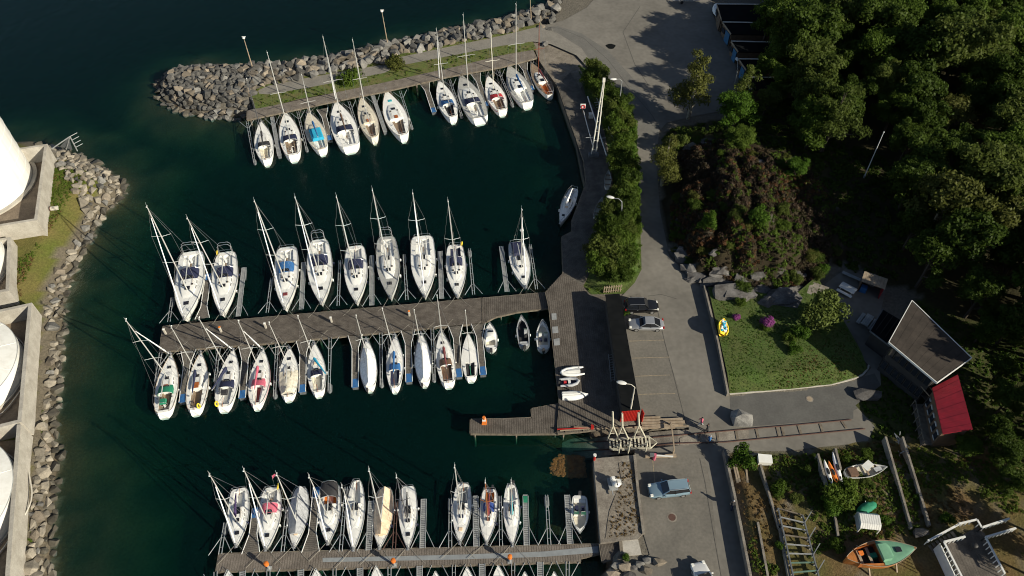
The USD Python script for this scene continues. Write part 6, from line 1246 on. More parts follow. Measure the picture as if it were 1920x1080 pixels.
def rail_run(pts, z):
    P = [at(a_, b_, z + 1.0) for a_, b_ in pts]
    for A, B_ in zip(P[:-1], P[1:]):
        obj('railing', MB().bar(A, B_, .2, .09), M['white_paint'], t); n = max(2, int(np.linalg.norm(B_ - A) / .45)); mb = MB()
        for j in range(n + 1): c = A + (B_ - A) * j / n; mb.bar(c, c - [0, 0, .98], .07)
        tag(obj('balusters', mb, M['white_paint'], t), kind='stuff')
rail_run([(1798, 982), (1832, 974), (1841, 989), (1893, 972)], TZ); rail_run([(1905, 990), (1848, 1007), (1884, 1075)], TZ); rail_run([(1740, 1014), (1798, 983)], TZ - .6); rail_run([(1810, 1006), (1770, 1016), (1808, 1090)], TZ)
for k in range(7): A, B_ = at(1742 + 7 * k, 1022 - 4.2 * k, 2.5 + .25 * k), at(1752 + 7 * k, 1036 - 4.2 * k, 2.5 + .25 * k); obj('step', MB().bar(A, B_, .34, .08), M['beam'], t)
obj('side_wall', MB().bar([*at(1757, 1024, 3.4)[:2], 3.2], [*at(1790, 1095, 3.4)[:2], 3.2], .12, 1.9), M['white_paint'], t)
t = thing('garden_grill', 'small dark grill on the terrace boards', 'grill', at(1822, 1028, TZ)); obj('bowl', MB().ball((0, 0, .7), (.35, .35, .25), 2), M['black'], t, True)
for k in range(3): obj('leg', MB().tube([[.1 * math.cos(k * 2.1), .1 * math.sin(k * 2.1), .6], [.35 * math.cos(k * 2.1), .35 * math.sin(k * 2.1), 0]], .025, 4), M['black'], t)
# clubhouse forecourt: benches, shelter
def picnic(label, px, rz, m):
    c = onland(px[0], px[1]); t = thing('picnic_table', label, 'picnic table', c, rz)
    for k in range(4): obj('top_board', MB().box((0, -.36 + .24 * k, .74), (2.2, .22, .05)), M[m], t)
    for y in (-.85, .85):
        for d in (-.12, .12): obj('bench_board', MB().box((0, y + d, .44), (2.2, .21, .05)), M[m], t)
    for x in (-.8, .8):
        obj('frame', MB().bar([x, -.85, .38], [x, .85, .38], .08).bar([x, -.75, 0], [x, -.3, .7], .08).bar([x, .75, 0], [x, .3, .7], .08), M[m], t)
picnic('white picnic table on the dark forecourt north of the clubhouse', (1586, 547), -.72, 'white_paint'); picnic('grey picnic table against the annex wall', (1623, 606), .85, 'galv')
c = at(1634, 536, 2.6); t = thing('wood_store', 'small lean to store with a brown plank roof by the clubhouse forecourt', 'shed', (c[0], c[1], 1.6), -.5)
for k in range(8): obj('roof_plank', MB().box((-1.4 + .4 * k, 0, 2.2 + .01 * (k % 2)), (.38, 2.2, .06)), M['pale_wood'], t)
obj('back_wall', MB().box((0, .95, 1.0), (3.0, .1, 2.2)), M['brown_wall'], t); obj('side_wall', MB().box((-1.45, 0, 1.0), (.1, 1.9, 2.2)), M['brown_wall'], t); obj('side_wall', MB().box((1.45, 0, 1.0), (.1, 1.9, 2.2)), M['tin_red'], t); obj('blue_tub', MB().box((-.8, -.5, .45), (.9, .8, .9), top=.9), M['blue'], t)
t = thing('bench', 'long narrow grey bench beside the plank roofed store', 'bench', onland(1607, 527), -.62)
for y in (-.14, .14): obj('seat_board', MB().box((0, y, .48), (4.6, .24, .06)), M['galv'], t)
for x in (-1.9, 0, 1.9): obj('leg', MB().box((x, 0, .22), (.12, .4, .45)), M['beam'], t)
t = thing('stepping_slab', 'square paved slab at the edge of the clubhouse forecourt', 'paving', onland(1538, 545), -.5); 
for k in range(4): obj('flagstone', MB().box((-.95 + 1.28 * (k % 2), -.8 + 1.28 * (k // 2), .05), (1.25, 1.25, .1)), M['conc_old'], t)
t = thing('garden_boat', 'bright yellow little boat tipped up on the lawn edge holding white and blue flowers', 'planter', at(1353, 617, 2.5), 1.35)
S = np.linspace(0, 1, 15); w = prof(S, .55, .45) * .95; w[-1] = .02; hb = lambda v: .8 * np.c_[v[:, 0], v[:, 1] * .9 - v[:, 2] * .55, v[:, 1] * .45 + v[:, 2] * .9 + .55]
rg = [[[-1.65 + 3.3 * s, ww * math.cos(q) , -.75 * math.sin(q) ** .8 + .3] for q in np.linspace(0, math.pi, 9)] for s, ww in zip(S, w)]
obj('hull', MB().loft(rg, cap=False, closed=False).xf(hb), M['yellow'], t, 40); obj('gunwale', MB().tube(hb(np.array([[-1.65 + 3.3 * s, ww, .3] for s, ww in zip(S, w)] + [[-1.65 + 3.3 * s, -ww, .3] for s, ww in zip(S[::-1], w[::-1])])), .09, 6), M['yellow'], t, True)
rg = np.random.default_rng(6); fl = MB(); fl2 = MB()
for k in range(60): s = rg.uniform(-1.2, 1.1); (fl if k % 3 else fl2).ball(hb(np.array([[s, rg.uniform(-.5, .5), .2 + rg.uniform(0, .3)]]))[0], rg.uniform(.08, .17), 1)
tag(obj('flowers', fl, M['white_paint'], t), kind='stuff'); tag(obj('blue_flowers', fl2, M['turquoise'], t), kind='stuff')
obj('soil', MB().add(hb(np.vstack([np.c_[-1.65 + 3.3 * S, w * .9, S * 0 + .15], np.c_[-1.65 + 3.3 * S, -w * .9, S * 0 + .15]])), [[i, i + 1, 16 + i, 15 + i] for i in range(14)]), M['yellow'], t)
# trailer and covered boat at the top edge
c = at(1345, 20, 2.2); t = thing('covered_boat', 'small boat under a pale blue white tarpaulin beside the northernmost boat shed', 'boat', (c[0], c[1], 1.6), 1.6)
obj('tarpaulin', MB().loft([[[x, w_, .5], [x, w_ * .8, h_], [x, 0, h_ + .25], [x, -w_ * .8, h_], [x, -w_, .5]] for x, w_, h_ in ((-2, .7, .9), (-1, 1.0, 1.2), (.3, 1.0, 1.3), (1.4, .7, 1.2), (2.1, .1, .8))], closed=False), M['white'], t, 30); obj('trailer', MB().box((0, 0, .35), (4.2, .9, .15)), M['galv'], t)
for sg in (1, -1): obj('wheel', MB().tube([[-.4, sg * .75, .3], [-.4, sg * .95, .3]], .3, 10), M['black'], t)
c = at(1283, 1, 1.9); t = thing('boat_trailer', 'grey boat trailer parked at the top edge of the lot', 'trailer', (c[0], c[1], 1.6), -.05)
for y in (-.6, .6): obj('side_rail', MB().bar([-2.6, y, .55], [1.6, y, .55], .12, .14), M['galv'], t); obj('wheel', MB().tube([[-.6, y * 1.35, .32], [-.6, y * 1.65, .32]], .32, 12), M['black'], t); obj('draw_bar', MB().bar([1.6, y, .55], [3.2, 0, .5], .12), M['galv'], t)
for x in (-2.5, -1.0, .5): obj('cross_bar', MB().bar([x, -.6, .6], [x, .6, .6], .1), M['galv'], t)

# ------------------------------------------------------------------ people
def person(label, px, rz, jacket, trousers, stride=.25, hair='hair', lean=0.0):
    p_ = at(*px, 1.6); t = thing('person', label, 'person', p_, rz); H = 1.74
    J = dict(hip=(0, 0, .93), chest=(.02 + lean, 0, 1.30), neck=(.03 + lean, 0, 1.48), head=(.05 + lean, 0, 1.62))
    bones = [((0, .09, .92), .10, (stride * .45, .1, .50), .075), ((stride * .45, .1, .50), .07, (stride, .1, .09), .05), ((stride, .1, .07), .05, (stride + .17, .11, .05), .04),
             ((0, -.09, .92), .10, (-stride * .25, -.1, .50), .075), ((-stride * .25, -.1, .50), .07, (-stride, -.1, .09), .05), ((-stride, -.1, .07), .05, (-stride + .17, -.11, .05), .04)]
    arms = []
    for sg in (1, -1):
        sw = -stride * sg * .7; sh, el, wr = (.02 + lean, sg * .20, 1.40), (.0 + lean + sw * .4, sg * .26, 1.12), (.10 + lean + sw, sg * .24, .90)
        arms += [(sh, .065, el, .05), (el, .048, wr, .036)]
        hand = [(wr, .036, (wr[0] + .04, wr[1], wr[2] - .07), .034)] + [((wr[0] + .04, wr[1] + .018 * f, wr[2] - .08), .010, (wr[0] + .055, wr[1] + .018 * f, wr[2] - .15 + .008 * abs(f)), .008) for f in (-1.5, -.5, .5, 1.5)] + [((wr[0] + .05, wr[1], wr[2] - .03), .011, (wr[0] + .10, wr[1], wr[2] - .08), .009)]
        arms += hand
    torso = [((0, .07, .95), .12, (0, -.07, .95), .12), ((0, 0, 1.0), .14, (.02 + lean, 0, 1.30), .155), ((.02 + lean, .13, 1.38), .085, (.02 + lean, -.13, 1.38), .085), (J['neck'], .06, J['head'], .065)]
    def chain(bs, grow=0.0, ed=.03):
        mm = None
        for a_, ra, b_, rb in bs:
            pts = [np.array(c) + (r + grow) * d for c, r in ((a_, ra), (b_, rb)) for d in trimesh.creation.icosphere(subdivisions=1).vertices]
            h = m3.Manifold.hull_points(np.array(pts, np.float32)); mm = h if mm is None else mm + h
        m_ = mm.to_mesh(); tm_ = trimesh.Trimesh(m_.vert_properties[:, :3], m_.tri_verts); return MB().add(tm_)
    head = [(J['head'], .085, (J['head'][0] + .015, 0, 1.66), .095), ((J['head'][0] + .09, 0, 1.62), .02, (J['head'][0] + .075, 0, 1.655), .015)] + [((J['head'][0], s * .09, 1.63), .02, (J['head'][0], s * .09, 1.66), .02) for s in (1, -1)]
    obj('body', chain(bones + arms + torso + head), M['skin'], t, 60)
    obj('jacket', chain([b_ for b_ in torso[:3]] + [b_ for b_ in arms if b_[1] > .045], .022), M[jacket], t, 60)
    obj('trousers', chain([bones[0], bones[1], bones[3], bones[4], torso[0]], .016), M[trousers], t, 60)
    obj('shoes', chain([bones[2], bones[5]], .012), M['black'], t, 60)
    obj('hair', MB().ball((J['head'][0] - .015, 0, 1.69), (.105, .10, .085), 2), M[hair], t, True)
    return t
person('person in a pink jacket walking beside the timber stack', (1313, 797), 2.9, 'pink', 'grey', .28)
person('person in dark clothes walking just above the slip rails', (1324.5, 809), 2.6, 'charcoal', 'charcoal', .2)
person('person in a blue jacket stepping over the slip rails', (1328, 831), 2.8, 'blue', 'charcoal', .15, 'grey')
person('person in dark clothes walking up the road along the boatyard wall', (1370, 952), 1.2, 'charcoal', 'navy', .35, 'grey')
# ------------------------------------------------------------------ trees and shrubs
def leaves(rng, C, N, size, droop=0.0):
    """leaf quads at points C facing roughly along N"""
    n = N + rng.normal(size=N.shape) * .55; n /= np.linalg.norm(n, axis=1)[:, None]
    a = np.cross(n, rng.normal(size=n.shape)); a /= np.linalg.norm(a, axis=1)[:, None]; b = np.cross(n, a)
    if droop: b = b * (1 - droop) + np.array([0, 0, -1]) * droop
    s = size * rng.uniform(.6, 1.3, len(C))[:, None]; a, b = a * s * .5, b * s * .75
    v = np.stack([C - b, C + a * .9, C + b, C - a * .9], 1).reshape(-1, 3); i = np.arange(len(C))[:, None] * 4
    return v, np.hstack([i, i + 1, i + 2, i + 3])
def crown_points(rng, lobes, n, inner=.25):
    w = np.array([l[3] ** 2 for l in lobes]); k = rng.choice(len(lobes), n, p=w / w.sum()); L_ = np.array(lobes)[k]
    d = rng.normal(size=(n, 3)); d /= np.linalg.norm(d, axis=1)[:, None]; d[:, 2] = np.where(d[:, 2] < -.35, -d[:, 2], d[:, 2])
    r = L_[:, 3] * (1 - inner * rng.random(n) ** 1.5) * (1 + .75 * (meshkit.noise(d * 2.3 + L_[:, :3] * 3) - .5) + .10 * rng.normal(size=n))
    return L_[:, :3] + d * r[:, None] * [1, 1, .85], d
PROTO = {}
def tree_parts(t, kind, seed, leaf):
    rng = np.random.default_rng(seed)
    if kind == 'broad':
        lobes = [(0, 0, 6.2, 1.9)] + [(math.cos(a) * r, math.sin(a) * r, z, q) for a, r, z, q in zip(rng.uniform(0, 6.28, 24), rng.uniform(.7, 2.6, 24), rng.uniform(3.0, 7.7, 24), rng.uniform(.55, 1.35, 24))]
        lobes = [(x, y, z, q * (1.0 if z < 6.6 else .85)) for x, y, z, q in lobes]; n, size, dr = 9500, .235, .1
    elif kind == 'birch':
        lobes = [(rng.normal() * .8 * (1.2 - k / 16), rng.normal() * .8 * (1.2 - k / 16), 2.6 + k * .48, rng.uniform(.75, 1.15) * (1.25 - k / 22)) for k in range(16)]; n, size, dr = 7000, .19, .5
    elif kind == 'sparse':
        lobes = [(rng.normal() * 1.35, rng.normal() * 1.35, rng.uniform(2.8, 8.3), rng.uniform(.45, .95)) for k in range(34)]; n, size, dr = 7000, .20, .4
    else:
        lobes = [(0, 0, .75, .95)] + [(math.cos(a) * r, math.sin(a) * r, z, q) for a, r, z, q in zip(rng.uniform(0, 6.28, 10), rng.uniform(.4, 1.1, 10), rng.uniform(.45, 1.4, 10), rng.uniform(.35, .7, 10))]; n, size, dr = 3000, .135, .1
    C, N = crown_points(rng, lobes, n, .4 if kind != 'bush' else .3)
    v, f = leaves(rng, C, N, size, dr)
    bark = M['birch_bark'] if leaf == 'leaf_birch' else M['bark']; tr = MB()
    if kind == 'bush':
        for l in lobes[1:7]: tr.tube([[0, 0, -.2], [l[0] * .5, l[1] * .5, l[2] * .5], [l[0], l[1], l[2]]], [.05, .035, .015], 5)
        obj('stems', tr, bark, t, True); obj('foliage', MB().add(v, f), M[leaf], t)
    else:
        top = 7.4 if kind == 'broad' else 9.6
        tr.tube([[0, 0, -.6], [.05, .05, 1.5], [.15, -.05, top * .6], [.1, .05, top]], [.24, .2, .13, .03], 7)
        for l in lobes[1:12]: tr.tube([[.1, 0, max(1.2, l[2] * .55)], [l[0] * .55, l[1] * .55, l[2] * .82], [l[0], l[1], l[2]]], [.09, .06, .02], 5)
        obj('trunk', tr, bark, t, True); obj('crown', MB().add(v, f), M[leaf], t)
KR = {'broad': 3.1, 'birch': 1.9, 'sparse': 2.3, 'bush': 1.12}; KH = {'broad': 5.4, 'birch': 6.2, 'sparse': 5.8, 'bush': .8}
NAMES = {'broad': 'leafy_tree', 'birch': 'birch_tree', 'sparse': 'sparse_tree', 'bush': 'shrub'}
_rt = np.random.default_rng(77)
def plant_at(p, kind, leaf, sc, label, group=None, var=None, hs=1.0):
    var = int(_rt.integers(0, 3 if kind == 'broad' else 2)) if var is None else var
    key = (kind, leaf, var); s3 = (sc, sc, sc * hs); rz = float(_rt.uniform(0, 6.28))
    if key in PROTO: return dup(PROTO[key], label, p, rz, s3, group)
    t = thing(NAMES[kind], label, 'shrub' if kind == 'bush' else 'tree', p, rz, group, s3); tree_parts(t, kind, sum(map(ord, kind + leaf)) + var * 17, leaf); PROTO[key] = t
    return t
def plant(px, py, rpx, kind, leaf, label, group=None, hs=1.0, var=None):
    """a plant whose crown is centred at the pixel"""
    z = 2.0
    for _ in range(10):
        sc = rpx * (.8 if kind == 'bush' else 1) / ppm(py, z) / KR[kind]; p = at(px, py, z + KH[kind] * sc * hs); z = .4 * z + .6 * g1(p[0], p[1])
    return plant_at((p[0], p[1], z - .05), kind, leaf, sc, label, group, var, hs)
P = plant
P(1305, 150, 31, 'birch', 'leaf_birch', 'tall yellowish birch with a pale forked trunk standing in the shade of the upper lot', hs=.78, var=0)
P(1386, 200, 36, 'broad', 'leaf_bright', 'bright fresh green maple below the boat sheds', hs=.8)
P(1402, 163, 24, 'birch', 'leaf_olive', 'olive green tree between the maple and the short shed lamp', hs=.8)
P(1252, 292, 29, 'birch', 'leaf_birch', 'dense drooping olive birch at the right edge of the road', hs=.72, var=1)
P(1272, 268, 18, 'bush', 'leaf_lime', 'pale lime shrub behind the drooping roadside birch', hs=1.3)
P(1394, 256, 30, 'broad', 'leaf_mid', 'round mid green tree at the north foot of the heather knoll', hs=.6)
P(1495, 311, 24, 'broad', 'leaf_bright', 'small bright round tree on the north east shoulder of the knoll', hs=.6)
P(1328, 418, 18, 'bush', 'leaf_bright', 'small bright green shrub on the knoll, left of two', hs=1.5)
P(1421, 407, 21, 'bush', 'leaf_bright', 'small bright green shrub on the knoll, right of two', hs=1.5)
P(1545, 505, 13, 'bush', 'leaf_bright', 'small light green shrub beside the forecourt paving')
P(1543, 592, 44, 'bush', 'leaf_lime', 'big pale yellow green shrub on the lawn by the clubhouse forecourt', hs=1.0)
P(1505, 624, 20, 'bush', 'leaf_bright', 'bright shrub in the middle of the lawn, upper of the pair'); P(1490, 655, 14, 'bush', 'leaf_bright', 'bright shrub in the middle of the lawn, lower of the pair'); P(1480, 632, 15, 'bush', 'leaf_mid', 'mid green shrub left of the lawn pair')
P(1382, 594, 8, 'bush', 'leaf_purple', 'small purple flowering bush on the lawn near the yellow garden boat'); P(1441, 603, 14, 'bush', 'leaf_purple', 'larger purple flowering bush in the upper part of the lawn'); P(1436, 614, 10, 'bush', 'leaf_mid', 'green bush touching the larger purple bush')
P(1390, 568, 12, 'bush', 'leaf_mid', 'low green bush at the foot of the rock slabs')
P(1565, 222, 38, 'sparse', 'leaf_olive', 'olive tree with a visible leaning trunk beside the glade', hs=.8, var=1); P(1528, 232, 40, 'broad', 'leaf_mid', 'mid green tree left of the leaning olive tree', hs=.8)
P(649, 152, 30, 'bush', 'leaf_mid', 'round green bush beside the breakwater boardwalk', hs=.9); P(740, 122, 20, 'bush', 'leaf_birch', 'thin olive shrub beside the breakwater footpath', hs=1.2)
P(1391, 862, 27, 'bush', 'leaf_bright', 'round bright green bush at the corner of the yard wall', hs=1.1); P(1582, 932, 36, 'bush', 'leaf_mid', 'large green bush in the yard below the kayaks', hs=1.1); P(1560, 950, 22, 'bush', 'leaf_bright', 'bright leafy bush left of the large yard bush'); P(1455, 915, 18, 'bush', 'leaf_mid', 'green bush by the left concrete beam of the yard')
P(1464, 1023, 10, 'bush', 'leaf_bright', 'small bright weed bush beside the steel rack'); P(1572, 1025, 16, 'bush', 'leaf_mid', 'green bush above the stern of the wooden boat'); P(1662, 975, 12, 'bush', 'leaf_bright', 'little bright bush left of the long concrete beams'); P(1775, 972, 15, 'bush', 'leaf_bright', 'bright bush beside the terrace steps'); P(1815, 838, 26, 'broad', 'leaf_mid', 'young green tree at the south end of the red house', hs=.7)
P(1718, 932, 8, 'bush', 'leaf_bright', 'tiny bright bush between the long concrete beams'); P(1700, 925, 6, 'bush', 'leaf_mid', 'tiny darker bush between the long concrete beams'); P(1585, 862, 12, 'bush', 'leaf_mid', 'low green bush above the weathered yard boat'); P(1175, 586, 7, 'bush', 'leaf_bright', 'tiny bright bush behind the black estate car'); P(1174, 1046, 9, 'bush', 'leaf_bright', 'bright weed clump below the ramp slab')
# the hedge between the quay and the road
HEDGE_PX = [(1088, 124), (1120, 142), (1150, 174), (1184, 207), (1190, 242), (1195, 300), (1198, 400), (1200, 500), (1188, 526), (1165, 545), (1112, 546), (1098, 530), (1108, 500), (1126, 420), (1152, 343), (1148, 300), (1134, 215), (1104, 178)]
HEDGE = PW(HEDGE_PX, 1.6)
hz = lambda x, y: 1.57 + .8 * np.clip(shapely.distance(shapely.points(x, y), HEDGE.boundary) / 2.0, 0, 1) * shapely.contains_xy(HEDGE, x, y)
struct('hedge_bed', rough_sheet(HEDGE.buffer(.6).difference(LOT), 1.57, .8, .08, .8, zf=hz, seed=21), M['lawn'])
P(1143, 478, 36, 'bush', 'leaf_olive', 'big soft olive shrub at the lower end of the hedge', hs=1.2); P(1118, 470, 24, 'bush', 'leaf_birch', 'yellowish shrub at the quay side of the lower hedge'); P(1184, 345, 16, 'bush', 'leaf_bright', 'bright shrub at the road side of the middle hedge'); P(1143, 212, 11, 'bush', 'leaf_bright', 'bright tuft under the mast crane top'); P(1106, 150, 22, 'bush', 'leaf_mid', 'green shrub at the north tip of the hedge')
rng = np.random.default_rng(12); pts = []; x0, y0, x1, y1 = HEDGE.bounds; hi = HEDGE.buffer(-.6)
EAST_E = LineString(W([(1150, 174), (1184, 207), (1190, 242), (1195, 300), (1198, 400), (1200, 500), (1188, 526)], 1.6))
hkinds = {'leaf_bright': 'bright green shrub in the hedge along the road', 'leaf_dark': 'dark green shrub in the hedge along the road', 'leaf_olive': 'olive shrub in the hedge along the road', 'leaf_mid': 'mid green shrub in the hedge along the road', 'leaf_birch': 'yellow brown shrub in the hedge along the road'}
for _ in range(4000):
    x, y = rng.uniform(x0, x1), rng.uniform(y0, y1)
    if hi.contains(Point(x, y)) and all((x - a) ** 2 + (y - b) ** 2 > 1.75 for a, b in pts):
        pts.append((x, y)); lf = rng.choice(['leaf_dark', 'leaf_olive', 'leaf_mid', 'leaf_dark', 'leaf_olive'])
        part_ = 'northern' if y > at(1160, 230, 1.6)[1] else ('southern' if y < at(1160, 410, 1.6)[1] else 'middle')
        er = EAST_E.distance(Point(x, y)); lf = rng.choice(['leaf_mid', 'leaf_bright']) if er < 1.6 else lf
        plant_at((x, y, 1.55 + (1.0 if er > 1.6 else .3)), 'bush', lf, rng.uniform(1.05, 1.45) * (1 if er > 1.6 else .7), hkinds[lf].replace('in the hedge', 'in the ' + part_ + ' part of the hedge'), f'{part_} hedge shrubs of ' + lf[5:] + ' colour', hs=rng.uniform(1.0, 1.35))
print('hedge', len(pts))
rng = np.random.default_rng(61)
for zone, n, kinds, lab, r0, r1 in ((PW([(1246, 300), (1300, 250), (1400, 275), (1480, 300), (1570, 360), (1580, 480), (1520, 520), (1400, 530), (1320, 500), (1256, 440)], 4), 46, ('leaf_olive', 'leaf_mid', 'leaf_dark', 'leaf_birch'), 'low {} bush growing among the heather of the knoll', .45, .95), (PW([(1430, 860), (1530, 850), (1600, 850), (1650, 830), (1655, 980), (1600, 960), (1540, 950), (1500, 960), (1440, 930)], 2.6), 26, ('leaf_mid', 'leaf_olive', 'leaf_dark'), 'low {} bush in the overgrown boatyard', .3, .7)):
    x0, y0, x1, y1 = zone.bounds; got = 0
    while got < n:
        x, y = rng.uniform(x0, x1), rng.uniform(y0, y1)
        if zone.contains(Point(x, y)):
            got += 1; lf = rng.choice(kinds); hue = {'leaf_dark': 'dark green', 'leaf_mid': 'mid green', 'leaf_olive': 'olive', 'leaf_birch': 'yellowish'}[lf]
            plant_at((x, y, g1(x, y) - .1), 'bush', lf, rng.uniform(r0, r1), lab.format(hue), lab.format(hue).replace('bush', 'bushes'), hs=rng.uniform(.6, .9))
# the wood on the hillside
WL = {'leaf_dark': 'dark green leafy tree in the dense wood on the right', 'leaf_mid': 'mid green leafy tree in the dense wood on the right', 'leaf_olive': 'olive leafy tree in the dense wood on the right'}
placed = []
def edge(x, y):                                       # pixel of a point about crown height in the wood
    d = np.array([x, y, 9 - CAMZ]); f_ = d[1] * ST - d[2] * CT; return 960 + FPX * d[0] / f_, 540 - FPX * (d[1] * CT + d[2] * ST) / f_
def wlab(x, y, lf):
    u, v = edge(x, y)
    where = 'next to the boat sheds' if u < 1560 and v < 210 else 'above the glade with the white pole' if u < 1720 and v < 250 else 'round the glade with the white pole' if u < 1730 and v < 520 else 'in the top right corner' if v < 210 else 'at the right, level with the knoll' if v < 480 else 'behind the clubhouse' if v < 700 else 'on the right edge beyond the red house'
    hue = {'leaf_dark': 'dark green', 'leaf_mid': 'mid green', 'leaf_olive': 'olive', 'leaf_birch': 'pale yellowish'}[lf]
    return f'{hue} leafy tree in the wood {where}', f'{hue} trees {where}'
crowns = [(1480, 40, 48, 1), (1530, 55, 55, 0), (1590, 28, 48, 2), (1650, 40, 50, 0), (1695, 15, 42, 1), (1765, 2, 40, 0), (1850, 30, 32, 2), (1895, 10, 40, 0), (1455, 105, 36, 1), (1520, 128, 50, 2), (1575, 112, 36, 0), (1640, 98, 46, 1), (1682, 62, 42, 0), (1745, 95, 52, 0), (1805, 85, 62, 2), (1845, 70, 38, 0), (1895, 60, 50, 1), (1560, 158, 26, 1), (1465, 150, 30, 1), (1662, 122, 36, 3), (1722, 170, 46, 0), (1790, 212, 42, 3), (1905, 150, 52, 0), (1682, 195, 36, 1), (1738, 190, 30, 2), (1855, 160, 40, 0), (1605, 178, 34, 0), (1900, 222, 52, 2), (1850, 330, 62, 2), (1780, 372, 66, 3), (1890, 290, 52, 1), (1715, 335, 46, 0), (1805, 440, 60, 0), (1875, 420, 56, 3), (1755, 478, 52, 0), (1910, 478, 50, 0), (1845, 545, 46, 0), (1850, 612, 30, 1), (1880, 690, 30, 0), (1890, 845, 34, 0), (1893, 745, 34, 0), (1905, 600, 44, 0), (1705, 265, 40, 0), (1800, 280, 40, 0), (1870, 800, 30, 0), (1905, 900, 34, 0), (1720, 420, 40, 0), (1440, 185, 24, 2), (1900, 360, 44, 0)]
lf3 = ['leaf_dark', 'leaf_mid', 'leaf_olive', 'leaf_birch']
for x, y, r, c in crowns:
    q_ = at(x, y, 9); t = P(x, y, r * .92, 'broad', lf3[c], *wlab(q_[0], q_[1], lf3[c]), hs=1.0); placed.append(t.GetAttribute('xformOp:translate').Get())
rng = np.random.default_rng(8); WOOD = PW([(1450, -70), (1436, 60), (1432, 190), (1500, 260), (1575, 250), (1560, 180), (1640, 200), (1690, 260), (1700, 480), (1800, 520), (1870, 640), (1880, 850), (1930, 930), (1950, 1080), (2060, 1080), (2090, 700), (2080, 100), (2080, -70), (1450, -70)], 5)
x0, y0, x1, y1 = WOOD.bounds; nfill = 0
for _ in range(6000):
    x, y = rng.uniform(x0, x1), rng.uniform(y0, y1)
    if not WOOD.contains(Point(x, y)) or any((x - q[0]) ** 2 + (y - q[1]) ** 2 < 4.5 ** 2 for q in placed): continue
    z = g1(x, y); placed.append((x, y, z)); c = rng.choice(3, p=(.62, .2, .18)); nfill += 1
    plant_at((x, y, z - .1), 'broad', lf3[c], rng.uniform(.9, 1.3) * (1.3 if edge(x, y)[0] > 1935 and 430 < edge(x, y)[1] < 720 else .7 if edge(x, y)[1] > 760 else 1), *wlab(x, y, lf3[c]), hs=rng.uniform(.95, 1.2))
print('trees', len(placed), nfill)
# ------------------------------------------------------------------ low growth that nobody could count
def scatter(name, label, cat, poly, n, mat, size, seed, blades=12, h=1.0, zf=None, keep=None, leaf=.21):
    rng = np.random.default_rng(seed); x0, y0, x1, y1 = poly.bounds; q = rng.uniform((x0, y0), (x1, y1), (n, 2)); q = q[shapely.contains_xy(poly, q[:, 0], q[:, 1])]
    if keep is not None: q = q[meshkit.fbm(np.c_[q * keep[0], q[:, 0] * 0], 3, seed) > keep[1]]
    z = zf(q[:, 0], q[:, 1]) if zf else ground(q[:, 0], q[:, 1])
    pi = UsdGeom.PointInstancer.Define(stage, path_for(None, name)); protos = []
    for k in range(3):
        d = rng.normal(size=(blades, 3)); d[:, 2] = np.abs(d[:, 2]) + .3; d /= np.linalg.norm(d, axis=1)[:, None]; blades = max(blades, 30); C = d * rng.uniform(.2, .5, (len(d), 1)) * [1, 1, h]
        v, f = leaves(rng, C, d, leaf); protos.append(obj('tuft', MB().add(v, f), mat, pi.GetPrim()).GetPath())
    pi.CreatePrototypesRel().SetTargets(protos); m = len(q)
    pi.CreateProtoIndicesAttr(Vt.IntArray.FromNumpy(rng.integers(0, 3, m).astype(np.int32))); pi.CreatePositionsAttr(Vt.Vec3fArray.FromNumpy(np.c_[q, z].astype(np.float32)))
    s = (size * rng.uniform(.6, 1.5, m))[:, None].repeat(3, 1); pi.CreateScalesAttr(Vt.Vec3fArray.FromNumpy(s.astype(np.float32)))
    a = rng.uniform(0, 6.28, m); pi.CreateOrientationsAttr(Vt.QuathArray([Gf.Quath(float(math.cos(x / 2)), 0, 0, float(math.sin(x / 2))) for x in a])); tag(pi, label, cat, kind='stuff'); return pi
KNOLL = PW([(1262, 300), (1300, 260), (1400, 280), (1500, 300), (1560, 380), (1560, 480), (1505, 528), (1400, 522), (1318, 490), (1262, 430)], 4)
M['heather2'] = leafmat('dry_heather_leaf', (.085, .042, .022), (.11, .055, .024), (.09, .07, .026), .15)
M['lawnblade'] = leafmat('lawn_blade', (.050, .098, .011), (.066, .116, .015), (.092, .118, .028), .35)
M['dryblade'] = leafmat('dry_grass_blade', (.125, .078, .032), (.145, .10, .040), (.095, .092, .027), .2)
scatter('heather', 'dark purple brown heather covering the rocky knoll', 'heather', KNOLL, 5600, M['heather'], .85, 1, 60, keep=(.16, .42), leaf=.17)
scatter('dry_heather', 'rusty dry heather tufts among the darker heather of the knoll', 'heather', KNOLL, 3600, M['heather2'], .7, 2, 50, keep=(.13, .48), leaf=.17)
scatter('knoll_grass', 'green grass tufts among the heather of the knoll', 'grass', KNOLL, 2600, M['leaf_mid'], .7, 3, 40, keep=(.11, .47), leaf=.2)
scatter('low_heather', 'low sparse heath between the heather clumps of the knoll', 'heather', KNOLL, 4200, M['heather'], .5, 21, 40, leaf=.2)
scatter('lawn_grass', 'rough uncut grass of the lawn', 'grass', LAWN.buffer(-.3), 9000, M['lawnblade'], .2, 4, 16, leaf=.3)
scatter('lawn_dry_grass', 'dry brown grass in the south east corner of the lawn', 'grass', PW([(1500, 655), (1560, 630), (1610, 675), (1622, 695), (1560, 715), (1440, 725), (1480, 690)], 2.2).intersection(LAWN), 1500, M['dryblade'], .2, 14, 16, leaf=.3)
scatter('lawn_straw', 'straw coloured patches in the lawn', 'grass', LAWN.buffer(-.3), 3600, M['dryblade'], .18, 24, 12, keep=(.22, .53), leaf=.3)
scatter('verge_grass', 'grass along the breakwater footpath', 'grass', VERGE.difference(PATH.buffer(.1)), 2600, M['grassblade'], .38, 5, 10, zf=lambda x, y: np.full(len(x), 1.93), keep=(.3, .33))
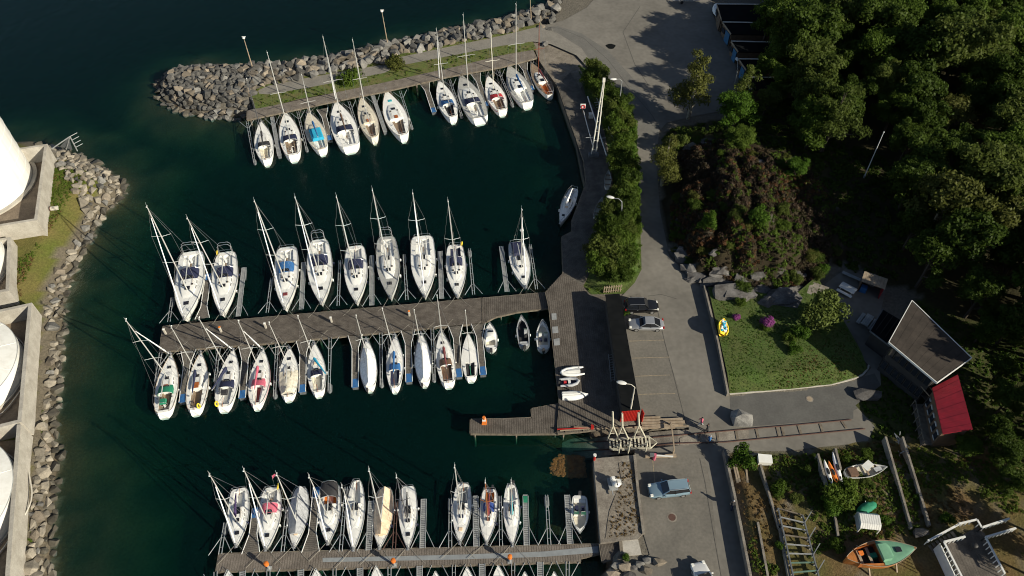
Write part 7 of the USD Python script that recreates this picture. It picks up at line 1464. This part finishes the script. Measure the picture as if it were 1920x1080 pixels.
BANK = LEFT.buffer(-4.8).intersection(PW([(92, 300), (230, 300), (200, 440), (140, 480), (110, 570), (85, 575), (36, 560), (34, 465), (90, 445)], 3.0))
scatter('bank_grass', 'olive grass on the bank beside the upper tank enclosure', 'grass', BANK, 2600, M['grassblade'], .4, 6, 10, keep=(.25, .4)); scatter('bank_dry_grass', 'straw coloured grass on the bank beside the upper tank enclosure', 'grass', BANK, 1800, M['dryblade'], .4, 7, 10, keep=(.25, .45))
YD = PW([(1368, 858), (1410, 850), (1480, 848), (1560, 840), (1650, 822), (1760, 840), (1880, 870), (1920, 960), (1780, 985), (1740, 1000), (1590, 1015), (1440, 1085), (1412, 1070)], 2.5)
scatter('yard_dry_grass', 'reddish dry grass of the boatyard', 'grass', YD, 3000, M['dryblade'], .32, 8, 10, keep=(.2, .46)); scatter('yard_grass', 'green weeds of the boatyard', 'grass', YD, 6500, M['grassblade'], .42, 9, 10, keep=(.17, .48))
scatter('hedge_grass', 'long grass along the foot of the hedge', 'grass', HEDGE.buffer(.4).difference(LOT), 1500, M['grassblade'], .5, 10, 10, zf=lambda x, y: np.full(len(x), 1.58))
UNDER = PW([(1240, 232), (1400, 215), (1440, 150), (1560, 250), (1700, 330), (1700, 520), (1560, 480), (1500, 300), (1300, 260), (1250, 300)], 3)
scatter('undergrowth', 'dark green undergrowth between the knoll and the wood', 'undergrowth', UNDER, 3500, M['leaf_dark'], .9, 11, 40, leaf=.2)
scatter('club_grass', 'dark grass round the clubhouse and the red house', 'grass', CLUB.difference(LOT).buffer(-.3), 4200, M['lawnblade'], .4, 15, 14, leaf=.3)
scatter('shore_weeds', 'green weeds along the foot of the lower tank enclosures', 'weeds', PW([(64, 830), (80, 700), (84, 660), (92, 665), (88, 720), (72, 830), (64, 950), (54, 1080), (44, 1080), (54, 950)], 1.6), 700, M['grassblade'], .35, 22, 12)
scatter('quay_weeds', 'dry weeds growing on the concrete quay', 'weeds', PW([(1162, 870), (1187, 867), (1202, 993), (1188, 1003), (1140, 1008), (1150, 950)], 1.75), 330, M['dryblade'], .26, 12, 9, zf=lambda x, y: np.full(len(x), 1.74))
rng = np.random.default_rng(3)
